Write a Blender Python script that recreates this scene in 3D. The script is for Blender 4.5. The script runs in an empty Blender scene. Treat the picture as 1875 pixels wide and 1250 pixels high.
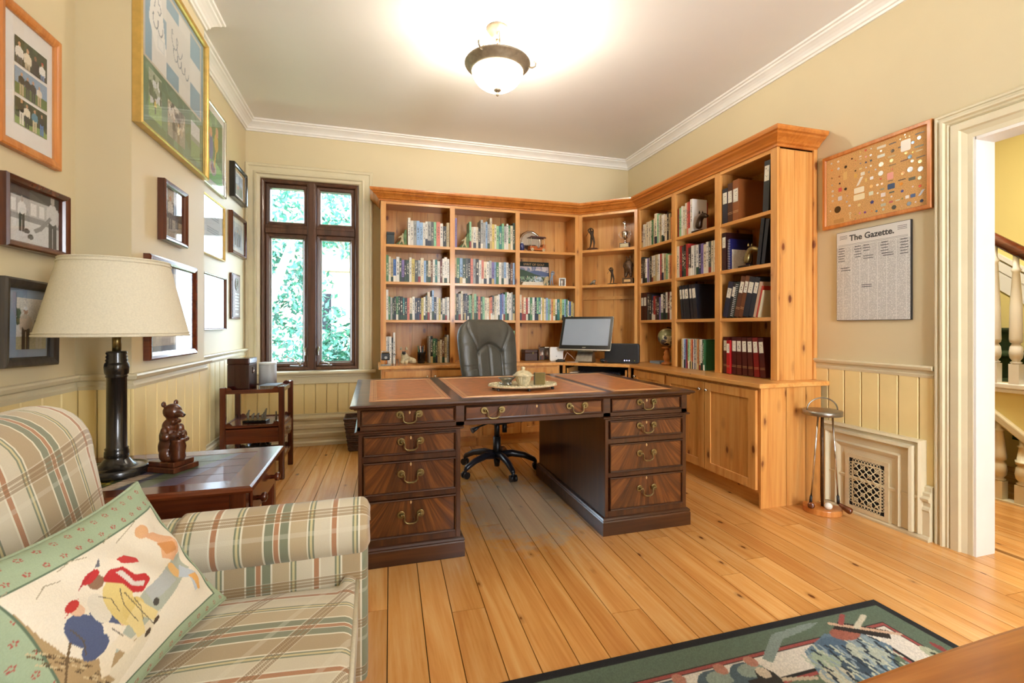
import bpy, math, random
import numpy as np
from mathutils import Vector, Matrix
R = math.radians
PI = math.pi
scene = bpy.context.scene
C = scene.collection

# ------------------------------------------------------------------ camera
cam_d = bpy.data.cameras.new('camera')
cam_d.sensor_width = 36.0
cam_d.lens = 16.44
cam_d.shift_y = -0.01495
cam_d.clip_start = 0.02
cam = bpy.data.objects.new('camera', cam_d)
C.objects.link(cam)
cam.location = (0, 0, 1.15)
cam.rotation_euler = (R(90), 0, -0.2862)
scene.camera = cam

# ------------------------------------------------------------------ world and exposure
world = bpy.data.worlds.new('daylight')
scene.world = world
world.use_nodes = True
bg = world.node_tree.nodes['Background']
bg.inputs['Color'].default_value = (0.70, 0.83, 1.0, 1)
bg.inputs['Strength'].default_value = 13.0
vs = scene.view_settings
vs.view_transform = 'Standard'
vs.look = 'None'
vs.gamma = 1.0
vs.use_curve_mapping = False
vs.exposure = 0.6
scene.cycles.use_denoising = True
scene.cycles.max_bounces = 6
scene.cycles.diffuse_bounces = 3
scene.cycles.glossy_bounces = 3
scene.cycles.transmission_bounces = 4
scene.cycles.use_adaptive_sampling = True
scene.cycles.adaptive_threshold = 0.05
scene.cycles.transparent_max_bounces = 16
scene.cycles.sample_clamp_indirect = 6.0
scene.cycles.caustics_reflective = False
scene.cycles.caustics_refractive = False


def area_light(name, loc, rot, sx, sy, power, col):
    l = bpy.data.lights.new(name, 'AREA')
    l.shape = 'RECTANGLE'
    l.size, l.size_y = sx, sy
    l.energy = power
    l.color = col
    o = bpy.data.objects.new(name, l)
    C.objects.link(o)
    o.location = loc
    o.rotation_euler = rot
    return o


# added frontal fill, set outside an invented window behind the camera
area_light('rear_fill_light', (1.75, -1.72, 1.65), (R(90), 0, 0), 0.95, 1.9, 72, (1.0, 0.96, 0.90))
# daylight portal of the window in view
p_ = area_light('window_portal', (-0.59, 5.02, 1.64), (R(-90), 0, 0), 0.9, 1.85, 1, (1, 1, 1))
p_.data.cycles.is_portal = True


# ------------------------------------------------------------------ helpers
def lin(h):
    h = h.lstrip('#')
    out = []
    for i in (0, 2, 4):
        v = int(h[i:i + 2], 16) / 255
        out.append(v / 12.92 if v <= 0.04045 else ((v + 0.055) / 1.055) ** 2.4)
    return tuple(out)


def rgba(h):
    return lin(h) + (1.0,)


class MB:
    """collects shapes, then links them as ONE mesh object"""

    def __init__(s):
        s.v, s.f, s.m, s.s = [], [], [], []

    def add(s, vs, fs, m=0, sm=False):
        b = len(s.v)
        s.v += [tuple(map(float, p)) for p in vs]
        for f in fs:
            s.f.append(tuple(b + i for i in f))
            s.m.append(m)
            s.s.append(sm)
        return s

    def box(s, x0, x1, y0, y1, z0, z1, m=0):
        vs = [(x, y, z) for x in (x0, x1) for y in (y0, y1) for z in (z0, z1)]
        fs = [(0, 1, 3, 2), (4, 6, 7, 5), (0, 4, 5, 1), (2, 3, 7, 6), (0, 2, 6, 4), (1, 5, 7, 3)]
        return s.add(vs, fs, m)

    def cbox(s, c, d, m=0, rz=0, ry=0, rx=0):
        M = Matrix.Rotation(rz, 3, 'Z') @ Matrix.Rotation(ry, 3, 'Y') @ Matrix.Rotation(rx, 3, 'X')
        vs = [Vector(c) + M @ Vector((x * d[0] / 2, y * d[1] / 2, z * d[2] / 2)) for x in (-1, 1) for y in (-1, 1) for z in (-1, 1)]
        fs = [(0, 1, 3, 2), (4, 6, 7, 5), (0, 4, 5, 1), (2, 3, 7, 6), (0, 2, 6, 4), (1, 5, 7, 3)]
        return s.add(vs, fs, m)

    def tube(s, path, rad, n=10, m=0, closed=False, caps=True, sx=1.0):
        P = [Vector(p) for p in path]
        k = len(P)
        rr = rad if isinstance(rad, (list, tuple)) else [rad] * k
        vs, fs = [], []
        up = None
        for i in range(k):
            if closed:
                t = (P[(i + 1) % k] - P[i - 1])
            else:
                t = P[min(i + 1, k - 1)] - P[max(i - 1, 0)]
            if t.length < 1e-9:
                t = Vector((0, 0, 1))
            t.normalize()
            if up is None:
                up = Vector((0, 0, 1)) if abs(t.z) < 0.9 else Vector((1, 0, 0))
            a = t.cross(up)
            if a.length < 1e-6:
                a = t.cross(Vector((1, 0, 0)))
            a.normalize()
            b = a.cross(t).normalized()
            up = b
            for j in range(n):
                q = 2 * PI * j / n
                vs.append(P[i] + a * (math.cos(q) * rr[i] * sx) + b * (math.sin(q) * rr[i]))
        for i in range(k if closed else k - 1):
            for j in range(n):
                i2 = (i + 1) % k
                fs.append((i * n + j, i * n + (j + 1) % n, i2 * n + (j + 1) % n, i2 * n + j))
        s.add(vs, fs, m, True)
        if caps and not closed:
            s.add(vs[:n], [tuple(range(n - 1, -1, -1))], m)
            s.add(vs[-n:], [tuple(range(n))], m)
        return s

    def cyl(s, p0, p1, r0, r1=None, n=16, m=0):
        return s.tube([p0, p1], [r0, r0 if r1 is None else r1], n, m)

    def lathe(s, prof, n=24, c=(0, 0, 0), m=0, sx=1, sy=1, sm=True, rz=0):
        vs, fs = [], []
        for r, z in prof:
            for j in range(n):
                q = 2 * PI * j / n + rz
                vs.append((c[0] + r * sx * math.cos(q), c[1] + r * sy * math.sin(q), c[2] + z))
        for i in range(len(prof) - 1):
            for j in range(n):
                fs.append((i * n + j, i * n + (j + 1) % n, (i + 1) * n + (j + 1) % n, (i + 1) * n + j))
        s.add(vs, fs, m, sm)
        if prof[0][0] > 1e-5:
            s.add(vs[:n], [tuple(range(n - 1, -1, -1))], m)
        if prof[-1][0] > 1e-5:
            s.add(vs[-n:], [tuple(range(n))], m)
        return s

    def ell(s, c, r, n=14, k=9, m=0, M=None):
        vs, fs = [], []
        for i in range(k + 1):
            t = PI * i / k
            for j in range(n):
                q = 2 * PI * j / n
                p = Vector((r[0] * math.sin(t) * math.cos(q), r[1] * math.sin(t) * math.sin(q), -r[2] * math.cos(t)))
                if M is not None:
                    p = M @ p
                vs.append(Vector(c) + p)
        for i in range(k):
            for j in range(n):
                fs.append((i * n + j, i * n + (j + 1) % n, (i + 1) * n + (j + 1) % n, (i + 1) * n + j))
        return s.add(vs, fs, m, True)

    def prism(s, poly, ax, d0, d1, m=0, sm=False):
        """polygon (2-d) extruded along axis ax"""
        def put(a, b, d):
            return {'z': (a, b, d), 'y': (a, d, b), 'x': (d, a, b)}[ax]
        n = len(poly)
        vs = [put(a, b, d0) for a, b in poly] + [put(a, b, d1) for a, b in poly]
        s.add(vs, [tuple(range(n - 1, -1, -1)), tuple(range(n, 2 * n))], m)
        s.add(vs, [(i, (i + 1) % n, n + (i + 1) % n, n + i) for i in range(n)], m, sm)
        return s

    def sweep(s, prof, path, m=0, closed=False, side=1):
        """profile (out, z) run along a plan path with mitred corners; out is to the right of travel"""
        P = [Vector((p[0], p[1])) for p in path]
        k = len(P)
        z0 = path[0][2] if len(path[0]) > 2 else 0
        vs, fs = [], []
        n = len(prof)
        for i in range(k):
            d0 = (P[i] - P[i - 1]) if (i > 0 or closed) else None
            d1 = (P[(i + 1) % k] - P[i]) if (i < k - 1 or closed) else None
            d0 = d0 or d1
            d1 = d1 or d0
            n0 = Vector((d0.y, -d0.x)).normalized() * side
            n1 = Vector((d1.y, -d1.x)).normalized() * side
            b = (n0 + n1).normalized()
            b = b / max(0.2, b.dot(n0))
            for o, z in prof:
                vs.append((P[i].x + b.x * o, P[i].y + b.y * o, z0 + z))
        for i in range(k if closed else k - 1):
            for j in range(n):
                a = (i + 1) % k
                fs.append((i * n + j, i * n + (j + 1) % n, a * n + (j + 1) % n, a * n + j))
        s.add(vs, fs, m)
        if not closed:
            s.add(vs[:n], [tuple(range(n))], m)
            s.add(vs[-n:], [tuple(range(n - 1, -1, -1))], m)
        return s

    def mesh(s, name, mats):
        me = bpy.data.meshes.new(name)
        me.from_pydata(s.v, [], s.f)
        for t in (mats if isinstance(mats, (list, tuple)) else [mats]):
            me.materials.append(t)
        me.polygons.foreach_set('material_index', s.m)
        me.polygons.foreach_set('use_smooth', s.s)
        me.update()
        return me

    def build(s, name, mats, parent=None, bevel=0, seg=2, world=False, subsurf=0, fix=True):
        if world and parent is not None:
            l = parent.location
            if parent.parent is not None:
                l = l + parent.parent.location
            s.v = [(a - l.x, b - l.y, c - l.z) for a, b, c in s.v]
        me = s.mesh(name, mats)
        if fix:
            import bmesh
            bm = bmesh.new()
            bm.from_mesh(me)
            bmesh.ops.remove_doubles(bm, verts=bm.verts, dist=1e-6)
            bmesh.ops.recalc_face_normals(bm, faces=bm.faces)
            bm.to_mesh(me)
            bm.free()
        o = bpy.data.objects.new(name, me)
        C.objects.link(o)
        if parent is not None:
            o.parent = parent
        if bevel:
            b = o.modifiers.new('bevel', 'BEVEL')
            b.width = bevel
            b.segments = seg
            b.limit_method = 'ANGLE'
            b.angle_limit = R(40)
        if subsurf:
            b = o.modifiers.new('subsurf', 'SUBSURF')
            b.levels = b.render_levels = subsurf
        return o


def tag(o, label=None, cat=None, group=None, kind=None):
    if label:
        o['label'] = label
    if cat:
        o['category'] = cat
    if group:
        o['group'] = group
    if kind:
        o['kind'] = kind
    return o


def thing(name, label, cat, loc=(0, 0, 0), rz=0, group=None):
    o = bpy.data.objects.new(name, None)
    o.empty_display_size = 0.05
    C.objects.link(o)
    o.location = loc
    o.rotation_euler = (0, 0, rz)
    return tag(o, label, cat, group)


def inst(name, me, parent=None, loc=(0, 0, 0), rot=(0, 0, 0), scale=(1, 1, 1), color=None):
    o = bpy.data.objects.new(name, me)
    C.objects.link(o)
    o.parent = parent
    o.location, o.rotation_euler, o.scale = loc, rot, scale
    if color:
        o.color = color
    return o


def arc(cx, cy, r, a0, a1, n, ry=None):
    ry = r if ry is None else ry
    return [(cx + r * math.cos(R(a0 + (a1 - a0) * i / n)), cy + ry * math.sin(R(a0 + (a1 - a0) * i / n))) for i in range(n + 1)]


def rrect(x0, x1, y0, y1, r, n=5):
    return (arc(x1 - r, y1 - r, r, 0, 90, n) + arc(x0 + r, y1 - r, r, 90, 180, n) + arc(x0 + r, y0 + r, r, 180, 270, n) + arc(x1 - r, y0 + r, r, 270, 360, n))


# ------------------------------------------------------------------ materials
def nt_new(name):
    m = bpy.data.materials.new(name)
    m.use_nodes = True
    nt = m.node_tree
    return m, nt, nt.nodes['Principled BSDF']


def nd(nt, typ, ins=None, **kw):
    n = nt.nodes.new('ShaderNode' + typ)
    for k, v in kw.items():
        setattr(n, k, v)
    for k, v in (ins or {}).items():
        if isinstance(v, bpy.types.NodeSocket):
            nt.links.new(v, n.inputs[k])
        else:
            n.inputs[k].default_value = v
    return n


def mth(nt, op, a, b=0.0, c=0.0, clamp=False):
    n = nt.nodes.new('ShaderNodeMath')
    n.operation = op
    n.use_clamp = clamp
    for i, v in enumerate((a, b, c)):
        if isinstance(v, bpy.types.NodeSocket):
            nt.links.new(v, n.inputs[i])
        else:
            n.inputs[i].default_value = v
    return n.outputs[0]


def ramp(nt, fac, stops, interp='LINEAR'):
    n = nt.nodes.new('ShaderNodeValToRGB')
    cr = n.color_ramp
    cr.interpolation = interp
    while len(cr.elements) < len(stops):
        cr.elements.new(0.5)
    for e, (p, c) in zip(cr.elements, stops):
        e.position = p
        e.color = c if len(c) == 4 else tuple(c) + (1,)
    nt.links.new(fac, n.inputs[0])
    return n.outputs[0]


def mixc(nt, fac, a, b, mode='MIX'):
    n = nt.nodes.new('ShaderNodeMix')
    n.data_type = 'RGBA'
    n.blend_type = mode
    for i, v in ((0, fac), (6, a), (7, b)):
        if isinstance(v, bpy.types.NodeSocket):
            nt.links.new(v, n.inputs[i])
        else:
            n.inputs[i].default_value = v
    return n.outputs[2]


def plain(name, col, rough=0.5, metal=0.0, noise=0.05, bump=0.0, scale=30, spec=0.5, coat=0.0):
    m, nt, b = nt_new(name)
    c = rgba(col)
    t = nd(nt, 'TexCoord').outputs['Object']
    nz = nd(nt, 'TexNoise', {'Vector': t, 'Scale': scale, 'Detail': 4}).outputs[0]
    d = tuple(x * (1 - noise * 2.5) for x in c[:3]) + (1,)
    u = tuple(min(1, x * (1 + noise)) for x in c[:3]) + (1,)
    nt.links.new(ramp(nt, nz, [(0.3, d), (0.65, u)]), b.inputs['Base Color'])
    b.inputs['Roughness'].default_value = rough
    b.inputs['Metallic'].default_value = metal
    b.inputs['Specular IOR Level'].default_value = spec
    b.inputs['Coat Weight'].default_value = coat
    if bump:
        bn = nd(nt, 'Bump', {'Height': nz, 'Strength': bump, 'Distance': 0.01})
        nt.links.new(bn.outputs[0], b.inputs['Normal'])
    return m


def wood(name, c0, c1, c2, grain='Z', rough=0.35, knots=0.0, coat=0.2, world=False, stretch=14, knotcol='#5a2408', scale=1.0, per_object=0.0, spec=0.5, worn_glare=None):
    """long grain along one axis, ring figure, optional knots"""
    m, nt, b = nt_new(name)
    if world:
        t = nd(nt, 'NewGeometry').outputs['Position']
    else:
        t = nd(nt, 'TexCoord').outputs['Object']
    oi = nd(nt, 'ObjectInfo').outputs['Random']
    off = mth(nt, 'MULTIPLY', oi, 37.0)
    cv = nd(nt, 'CombineXYZ', {0: off, 1: off, 2: off}).outputs[0]
    t = nd(nt, 'VectorMath', {0: t, 1: cv}, operation='ADD').outputs[0]
    s = [stretch * scale] * 3
    s['XYZ'.index(grain)] = scale * 0.8
    mp = nd(nt, 'Mapping', {'Vector': t, 'Scale': tuple(s)}).outputs[0]
    n1 = nd(nt, 'TexNoise', {'Vector': mp, 'Scale': 1.0, 'Detail': 5, 'Roughness': 0.62, 'Distortion': 0.8}).outputs[0]
    s2 = [90.0 * scale] * 3
    s2['XYZ'.index(grain)] = 3.0 * scale
    mp2 = nd(nt, 'Mapping', {'Vector': t, 'Scale': tuple(s2)}).outputs[0]
    n2 = nd(nt, 'TexNoise', {'Vector': mp2, 'Scale': 1.0, 'Detail': 3}).outputs[0]
    f = mth(nt, 'ADD', mth(nt, 'MULTIPLY', n1, 0.75), mth(nt, 'MULTIPLY', n2, 0.25))
    col = ramp(nt, f, [(0.30, rgba(c0)), (0.5, rgba(c1)), (0.70, rgba(c2))])
    if per_object:
        k = ramp(nt, oi, [(0, (1 - per_object, 1 - per_object * 1.15, 1 - per_object * 1.3, 1)), (1, (1, 1, 1, 1))])
        col = mixc(nt, 1.0, col, k, 'MULTIPLY')
    if knots:
        s3 = [9.0] * 3
        s3['XYZ'.index(grain)] = 4.2
        mp3 = nd(nt, 'Mapping', {'Vector': t, 'Scale': tuple(s3)}).outputs[0]
        wob = nd(nt, 'TexNoise', {'Vector': t, 'Scale': 30.0, 'Detail': 2}).outputs[0]
        vo = nd(nt, 'TexVoronoi', {'Vector': mp3, 'Scale': 1.0, 'Randomness': 1.0})
        d = mth(nt, 'ADD', vo.outputs['Distance'], mth(nt, 'MULTIPLY', mth(nt, 'SUBTRACT', wob, 0.5), 0.07))
        k = ramp(nt, d, [(0.0, (1, 1, 1, 1)), (0.10 * knots, (0.85, 0.85, 0.85, 1)), (0.135 * knots, (0.3, 0.3, 0.3, 1)), (0.28 * knots, (0, 0, 0, 1))])
        col = mixc(nt, k, col, rgba(knotcol))
    if worn_glare:
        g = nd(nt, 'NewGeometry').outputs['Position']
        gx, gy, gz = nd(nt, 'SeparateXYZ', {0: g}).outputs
        wx, wy, wa, wb = worn_glare
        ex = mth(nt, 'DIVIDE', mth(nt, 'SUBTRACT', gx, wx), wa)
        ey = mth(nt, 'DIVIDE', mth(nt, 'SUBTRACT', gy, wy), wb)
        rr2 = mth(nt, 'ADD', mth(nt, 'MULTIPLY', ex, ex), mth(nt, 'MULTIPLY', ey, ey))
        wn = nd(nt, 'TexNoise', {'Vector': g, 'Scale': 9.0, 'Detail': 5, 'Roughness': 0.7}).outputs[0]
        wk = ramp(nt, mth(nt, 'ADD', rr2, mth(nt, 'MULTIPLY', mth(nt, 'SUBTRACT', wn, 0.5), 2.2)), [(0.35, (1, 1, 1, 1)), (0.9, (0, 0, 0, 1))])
        col = mixc(nt, mth(nt, 'MULTIPLY', wk, 0.62), col, rgba('#B5AA95'))  # grey patch: worn finish plus window glare painted into the colour
    nt.links.new(col, b.inputs['Base Color'])
    b.inputs['Roughness'].default_value = rough
    b.inputs['Coat Weight'].default_value = coat
    b.inputs['Coat Roughness'].default_value = 0.12
    b.inputs['Specular IOR Level'].default_value = spec
    return m


M = {}
M['wall'] = plain('wall_paint', '#D9C9A2', 0.55, noise=0.012, scale=2.0)
M['wall_hall'] = plain('hall_wall_paint', '#E6D48C', 0.6, noise=0.012, scale=2.0)
M['trim'] = plain('cream_trim_paint', '#DCD0AE', 0.38, noise=0.02, scale=6)
M['wains'] = plain('yellow_wainscot_paint', '#F1DA9C', 0.42, noise=0.02, scale=5)
M['white'] = plain('white_paint', '#F0EDE6', 0.4, noise=0.015, scale=5)
M['ceil'] = plain('ceiling_paint', '#F3F0EC', 0.5, noise=0.01, scale=1.5)
M['floor'] = wood('pine_floor', '#CC8440', '#E5A65C', '#F2C07E', 'Y', 0.27, knots=0.62, coat=0.25, world=True, stretch=13, per_object=0.22, worn_glare=(0.88, 2.86, 0.42, 0.68))  # kneehole patch mixes chair wear with painted-in window glare
M['gap'] = plain('dark_gap', '#2A1406', 0.9)
M['pine_z'] = wood('knotty_pine_upright', '#C97D38', '#E0A056', '#EDB66E', 'Z', 0.33, knots=0.95, world=True, coat=0.15, per_object=0.12, knotcol='#6A2A0C')
M['pine_x'] = wood('knotty_pine_long_x', '#CF853C', '#E5A65B', '#EFB86F', 'X', 0.3, knots=0.25, world=True, coat=0.2, per_object=0.1)
M['pine_y'] = wood('knotty_pine_long_y', '#CF853C', '#E5A65B', '#EFB86F', 'Y', 0.3, knots=0.25, world=True, coat=0.2, per_object=0.1)
M['pine_crown'] = wood('stained_pine_crown', '#A85A1C', '#C97930', '#D98D42', 'X', 0.3, world=True, coat=0.2)
M['pine_crown_y'] = wood('stained_pine_crown_y', '#A85A1C', '#C97930', '#D98D42', 'Y', 0.3, world=True, coat=0.2)
M['mahog'] = wood('mahogany', '#24120A', '#412210', '#5A3418', 'X', 0.28, coat=0.35)
M['mahog_z'] = wood('mahogany_upright', '#26130A', '#442412', '#5C361A', 'Z', 0.28, coat=0.35)
M['walnut'] = wood('dark_red_wood', '#3A160A', '#5F2812', '#7C3A1B', 'X', 0.22, coat=0.5)
M['walnut_z'] = wood('dark_red_wood_upright', '#32130A', '#55240F', '#6E3317', 'Z', 0.25, coat=0.4)
M['window_wood'] = wood('dark_window_wood', '#38241A', '#573828', '#704A34', 'Z', 0.35, coat=0.2)
M['oak'] = wood('golden_oak', '#A85D22', '#C77A35', '#DB9550', 'Z', 0.35, coat=0.2)
M['oak_x'] = wood('golden_oak_x', '#663208', '#96561C', '#C2823C', 'X', 0.3, coat=0.3)
M['carved'] = wood('carved_dark_wood', '#2A130A', '#4C2512', '#7A4322', 'Z', 0.3, coat=0.3, scale=3)
M['black_wood'] = plain('black_turned_wood', '#1D1916', 0.25, noise=0.05, coat=0.3)
M['black'] = plain('black_plastic', '#161618', 0.35, noise=0.05)
M['black_gloss'] = plain('gloss_black', '#0E0E10', 0.08, noise=0.0)
M['dark_blue_plastic'] = plain('chair_base_plastic', '#1A1A22', 0.3, noise=0.03)
M['leather'] = plain('grey_green_leather', '#4C4B42', 0.38, noise=0.06, bump=0.15, scale=160, spec=0.6)
M['desk_leather'] = plain('tooled_tan_leather', '#C47C48', 0.28, noise=0.1, bump=0.05, scale=25, coat=0.15)
M['gilt'] = plain('gilt_line', '#D9B27A', 0.35, metal=0.3)
M['brass'] = plain('antique_brass', '#8C7A4E', 0.32, metal=0.9, noise=0.12, scale=60)
M['gold'] = plain('gold_frame', '#D2B165', 0.3, metal=0.6, noise=0.05)
M['chrome'] = plain('chrome', '#C9C9C9', 0.12, metal=1.0, noise=0.02)
M['steel'] = plain('brushed_steel', '#9A958B', 0.3, metal=0.9, noise=0.08)
M['silver'] = plain('silver', '#D8D5CC', 0.12, metal=1.0, noise=0.03)
M['bronze'] = plain('dark_bronze', '#3B2A1C', 0.35, metal=0.6, noise=0.15, scale=50)
M['bronze2'] = plain('brown_bronze', '#5B4129', 0.4, metal=0.4, noise=0.2, scale=70)
M['paper'] = plain('page_paper', '#EDE5D2', 0.8, noise=0.05, scale=80)
M['card'] = plain('white_mat_card', '#ECE9E4', 0.7, noise=0.01)
M['bluemat'] = plain('blue_grey_mat', '#93A3B4', 0.7, noise=0.02)
M['shade'] = plain('lampshade_fabric', '#DBD3BA', 0.8, noise=0.03, scale=200)
M['plastic_white'] = plain('white_plastic', '#E8E6DF', 0.4, noise=0.01)
M['grille'] = plain('grey_speaker_cloth', '#B9BAB8', 0.7, noise=0.06, scale=300)
M['stone'] = plain('cast_resin', '#CDBE97', 0.6, noise=0.15, scale=50)
M['stone_dark'] = plain('cast_resin_dark', '#7B6A50', 0.6, noise=0.2, scale=50)
M['pewter'] = plain('pewter', '#8E8C80', 0.35, metal=0.8, noise=0.15, scale=60)
M['pine_dark'] = plain('dark_brown_panel', '#20120A', 0.8)  # even near-black brown for the keyboard cabinet's back panel
M['wicker'] = plain('dark_wicker', '#5A4031', 0.6, noise=0.25, scale=80)
M['green_carpet'] = plain('green_stair_carpet', '#1E3A16', 0.95, noise=0.3, bump=0.4, scale=250)
M['cork'] = plain('cork', '#D6A566', 0.85, noise=0.14, scale=220)
M['iron'] = plain('painted_iron', '#DCCBA4', 0.5, noise=0.03)
M['dark_void'] = plain('duct_dark', '#0C0C14', 0.9)
M['hallrail'] = wood('dark_handrail', '#3A180A', '#5D2A12', '#7A3D1E', 'Y', 0.2, coat=0.5)
M['egg'] = plain('golf_ball_white', '#EEEBE2', 0.35, noise=0.03, bump=0.3, scale=90)
M['screen'] = plain('grey_lit_screen', '#9BA7B5', 0.12, noise=0.02, scale=3)
M['sage'] = plain('sage_cotton', '#A5B394', 0.85, noise=0.05, scale=120)


def attr_mat(name, rough=0.6, coat=0.0, bump=0.0):
    m, nt, b = nt_new(name)
    a = nd(nt, 'VertexColor', layer_name='Col')
    nt.links.new(a.outputs[0], b.inputs['Base Color'])
    b.inputs['Roughness'].default_value = rough
    b.inputs['Coat Weight'].default_value = coat
    if bump:
        t = nd(nt, 'TexCoord').outputs['Object']
        nz = nd(nt, 'TexNoise', {'Vector': t, 'Scale': 350.0, 'Detail': 2}).outputs[0]
        nt.links.new(nd(nt, 'Bump', {'Height': nz, 'Strength': bump, 'Distance': 0.01}).outputs[0], b.inputs['Normal'])
    return m


M['print'] = attr_mat('printed_paper', 0.6)
M['print_cloth'] = attr_mat('printed_cloth', 0.85, bump=0.15)
M['print_rug'] = attr_mat('woven_rug', 0.95, bump=0.5)
M['print_gloss'] = attr_mat('painted_gloss', 0.35, coat=0.15)


def colour_mat(name, rough=0.5, metal=0.0):
    """colour from the object's own colour"""
    m, nt, b = nt_new(name)
    oi = nd(nt, 'ObjectInfo')
    nt.links.new(oi.outputs['Color'], b.inputs['Base Color'])
    b.inputs['Roughness'].default_value = rough
    b.inputs['Metallic'].default_value = metal
    return m


M['objcol'] = colour_mat('enamel', 0.35)
M['objcol_metal'] = colour_mat('enamel_metal', 0.3, 0.6)


def book_mat():
    m, nt, b = nt_new('book_cloth')
    oi = nd(nt, 'ObjectInfo')
    rnd = oi.outputs['Random']
    t = nd(nt, 'TexCoord').outputs['Object']           # unit book: x thickness, y depth, z height
    sp = nd(nt, 'SeparateXYZ', {0: t})
    x, y, z = sp.outputs
    # lettering running up the spine
    a = nd(nt, 'CombineXYZ', {0: mth(nt, 'MULTIPLY', x, 2.6), 1: mth(nt, 'MULTIPLY', rnd, 91.0), 2: mth(nt, 'MULTIPLY', z, 26.0)}).outputs[0]
    nz = nd(nt, 'TexNoise', {'Vector': a, 'Scale': 1.0, 'Detail': 2}).outputs[0]
    ink = mth(nt, 'GREATER_THAN', nz, 0.52)
    inx = mth(nt, 'MULTIPLY', mth(nt, 'GREATER_THAN', x, -0.24), mth(nt, 'LESS_THAN', x, 0.24))
    lo = mth(nt, 'ADD', 0.2, mth(nt, 'MULTIPLY', rnd, 0.2))
    inz = mth(nt, 'MULTIPLY', mth(nt, 'GREATER_THAN', z, lo), mth(nt, 'LESS_THAN', z, mth(nt, 'ADD', lo, 0.52)))
    front = mth(nt, 'LESS_THAN', y, 0.03)
    mask = mth(nt, 'MULTIPLY', mth(nt, 'MULTIPLY', ink, inx), mth(nt, 'MULTIPLY', inz, front))
    # publisher's mark / band at the foot
    r2 = mth(nt, 'FRACT', mth(nt, 'MULTIPLY', rnd, 17.3))
    band = mth(nt, 'MULTIPLY', mth(nt, 'LESS_THAN', z, mth(nt, 'MULTIPLY', r2, 0.3)), mth(nt, 'MULTIPLY', front, mth(nt, 'GREATER_THAN', r2, 0.55)))
    base = oi.outputs['Color']
    hsv = nd(nt, 'SeparateColor', {0: base}, mode='HSV')
    light = mth(nt, 'GREATER_THAN', hsv.outputs[2], 0.32)
    inkc = mixc(nt, light, rgba('#EFE6CC'), rgba('#1E2B3A'))
    r3 = mth(nt, 'FRACT', mth(nt, 'MULTIPLY', rnd, 53.7))
    bandc = ramp(nt, r3, [(0, rgba('#20402C')), (0.25, rgba('#EDE7D6')), (0.5, rgba('#1C2438')), (0.7, rgba('#8E2A22')), (0.85, rgba('#C7B078'))], 'CONSTANT')
    col = mixc(nt, band, base, bandc)
    col = mixc(nt, mth(nt, 'MULTIPLY', mask, 0.85), col, inkc)
    nt.links.new(col, b.inputs['Base Color'])
    b.inputs['Roughness'].default_value = 0.42
    return m


M['book'] = book_mat()


def glass_mat(name, tint=(1, 1, 1), refl=1.0, rough=0.0):
    m = bpy.data.materials.new(name)
    m.use_nodes = True
    nt = m.node_tree
    nt.nodes.clear()
    out = nt.nodes.new('ShaderNodeOutputMaterial')
    tr = nd(nt, 'BsdfTransparent', {'Color': tint + (1,)})
    gl = nd(nt, 'BsdfGlossy', {'Roughness': rough})
    fr = nd(nt, 'Fresnel', {'IOR': 1.5})
    bf = nd(nt, 'NewGeometry').outputs['Backfacing']
    f = mth(nt, 'MULTIPLY', mth(nt, 'MULTIPLY', fr.outputs[0], refl, clamp=True), mth(nt, 'SUBTRACT', 1.0, bf))
    mx = nd(nt, 'MixShader', {0: f, 1: tr.outputs[0], 2: gl.outputs[0]})
    nt.links.new(mx.outputs[0], out.inputs[0])
    return m


M['glass'] = glass_mat('picture_glass', (1, 1, 1), 1.3)
M['window_glass'] = glass_mat('window_glass', (0.96, 0.99, 0.99), 0.8)


def emit_mat(name, col, strength):
    m, nt, b = nt_new(name)
    b.inputs['Base Color'].default_value = rgba(col)
    b.inputs['Emission Color'].default_value = rgba(col)
    b.inputs['Emission Strength'].default_value = strength
    return m


M['bowl_glow'] = emit_mat('lit_frosted_glass', '#FFF3DC', 16.0)
M['led'] = emit_mat('led_dot', '#CFC8FF', 3.0)


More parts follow.
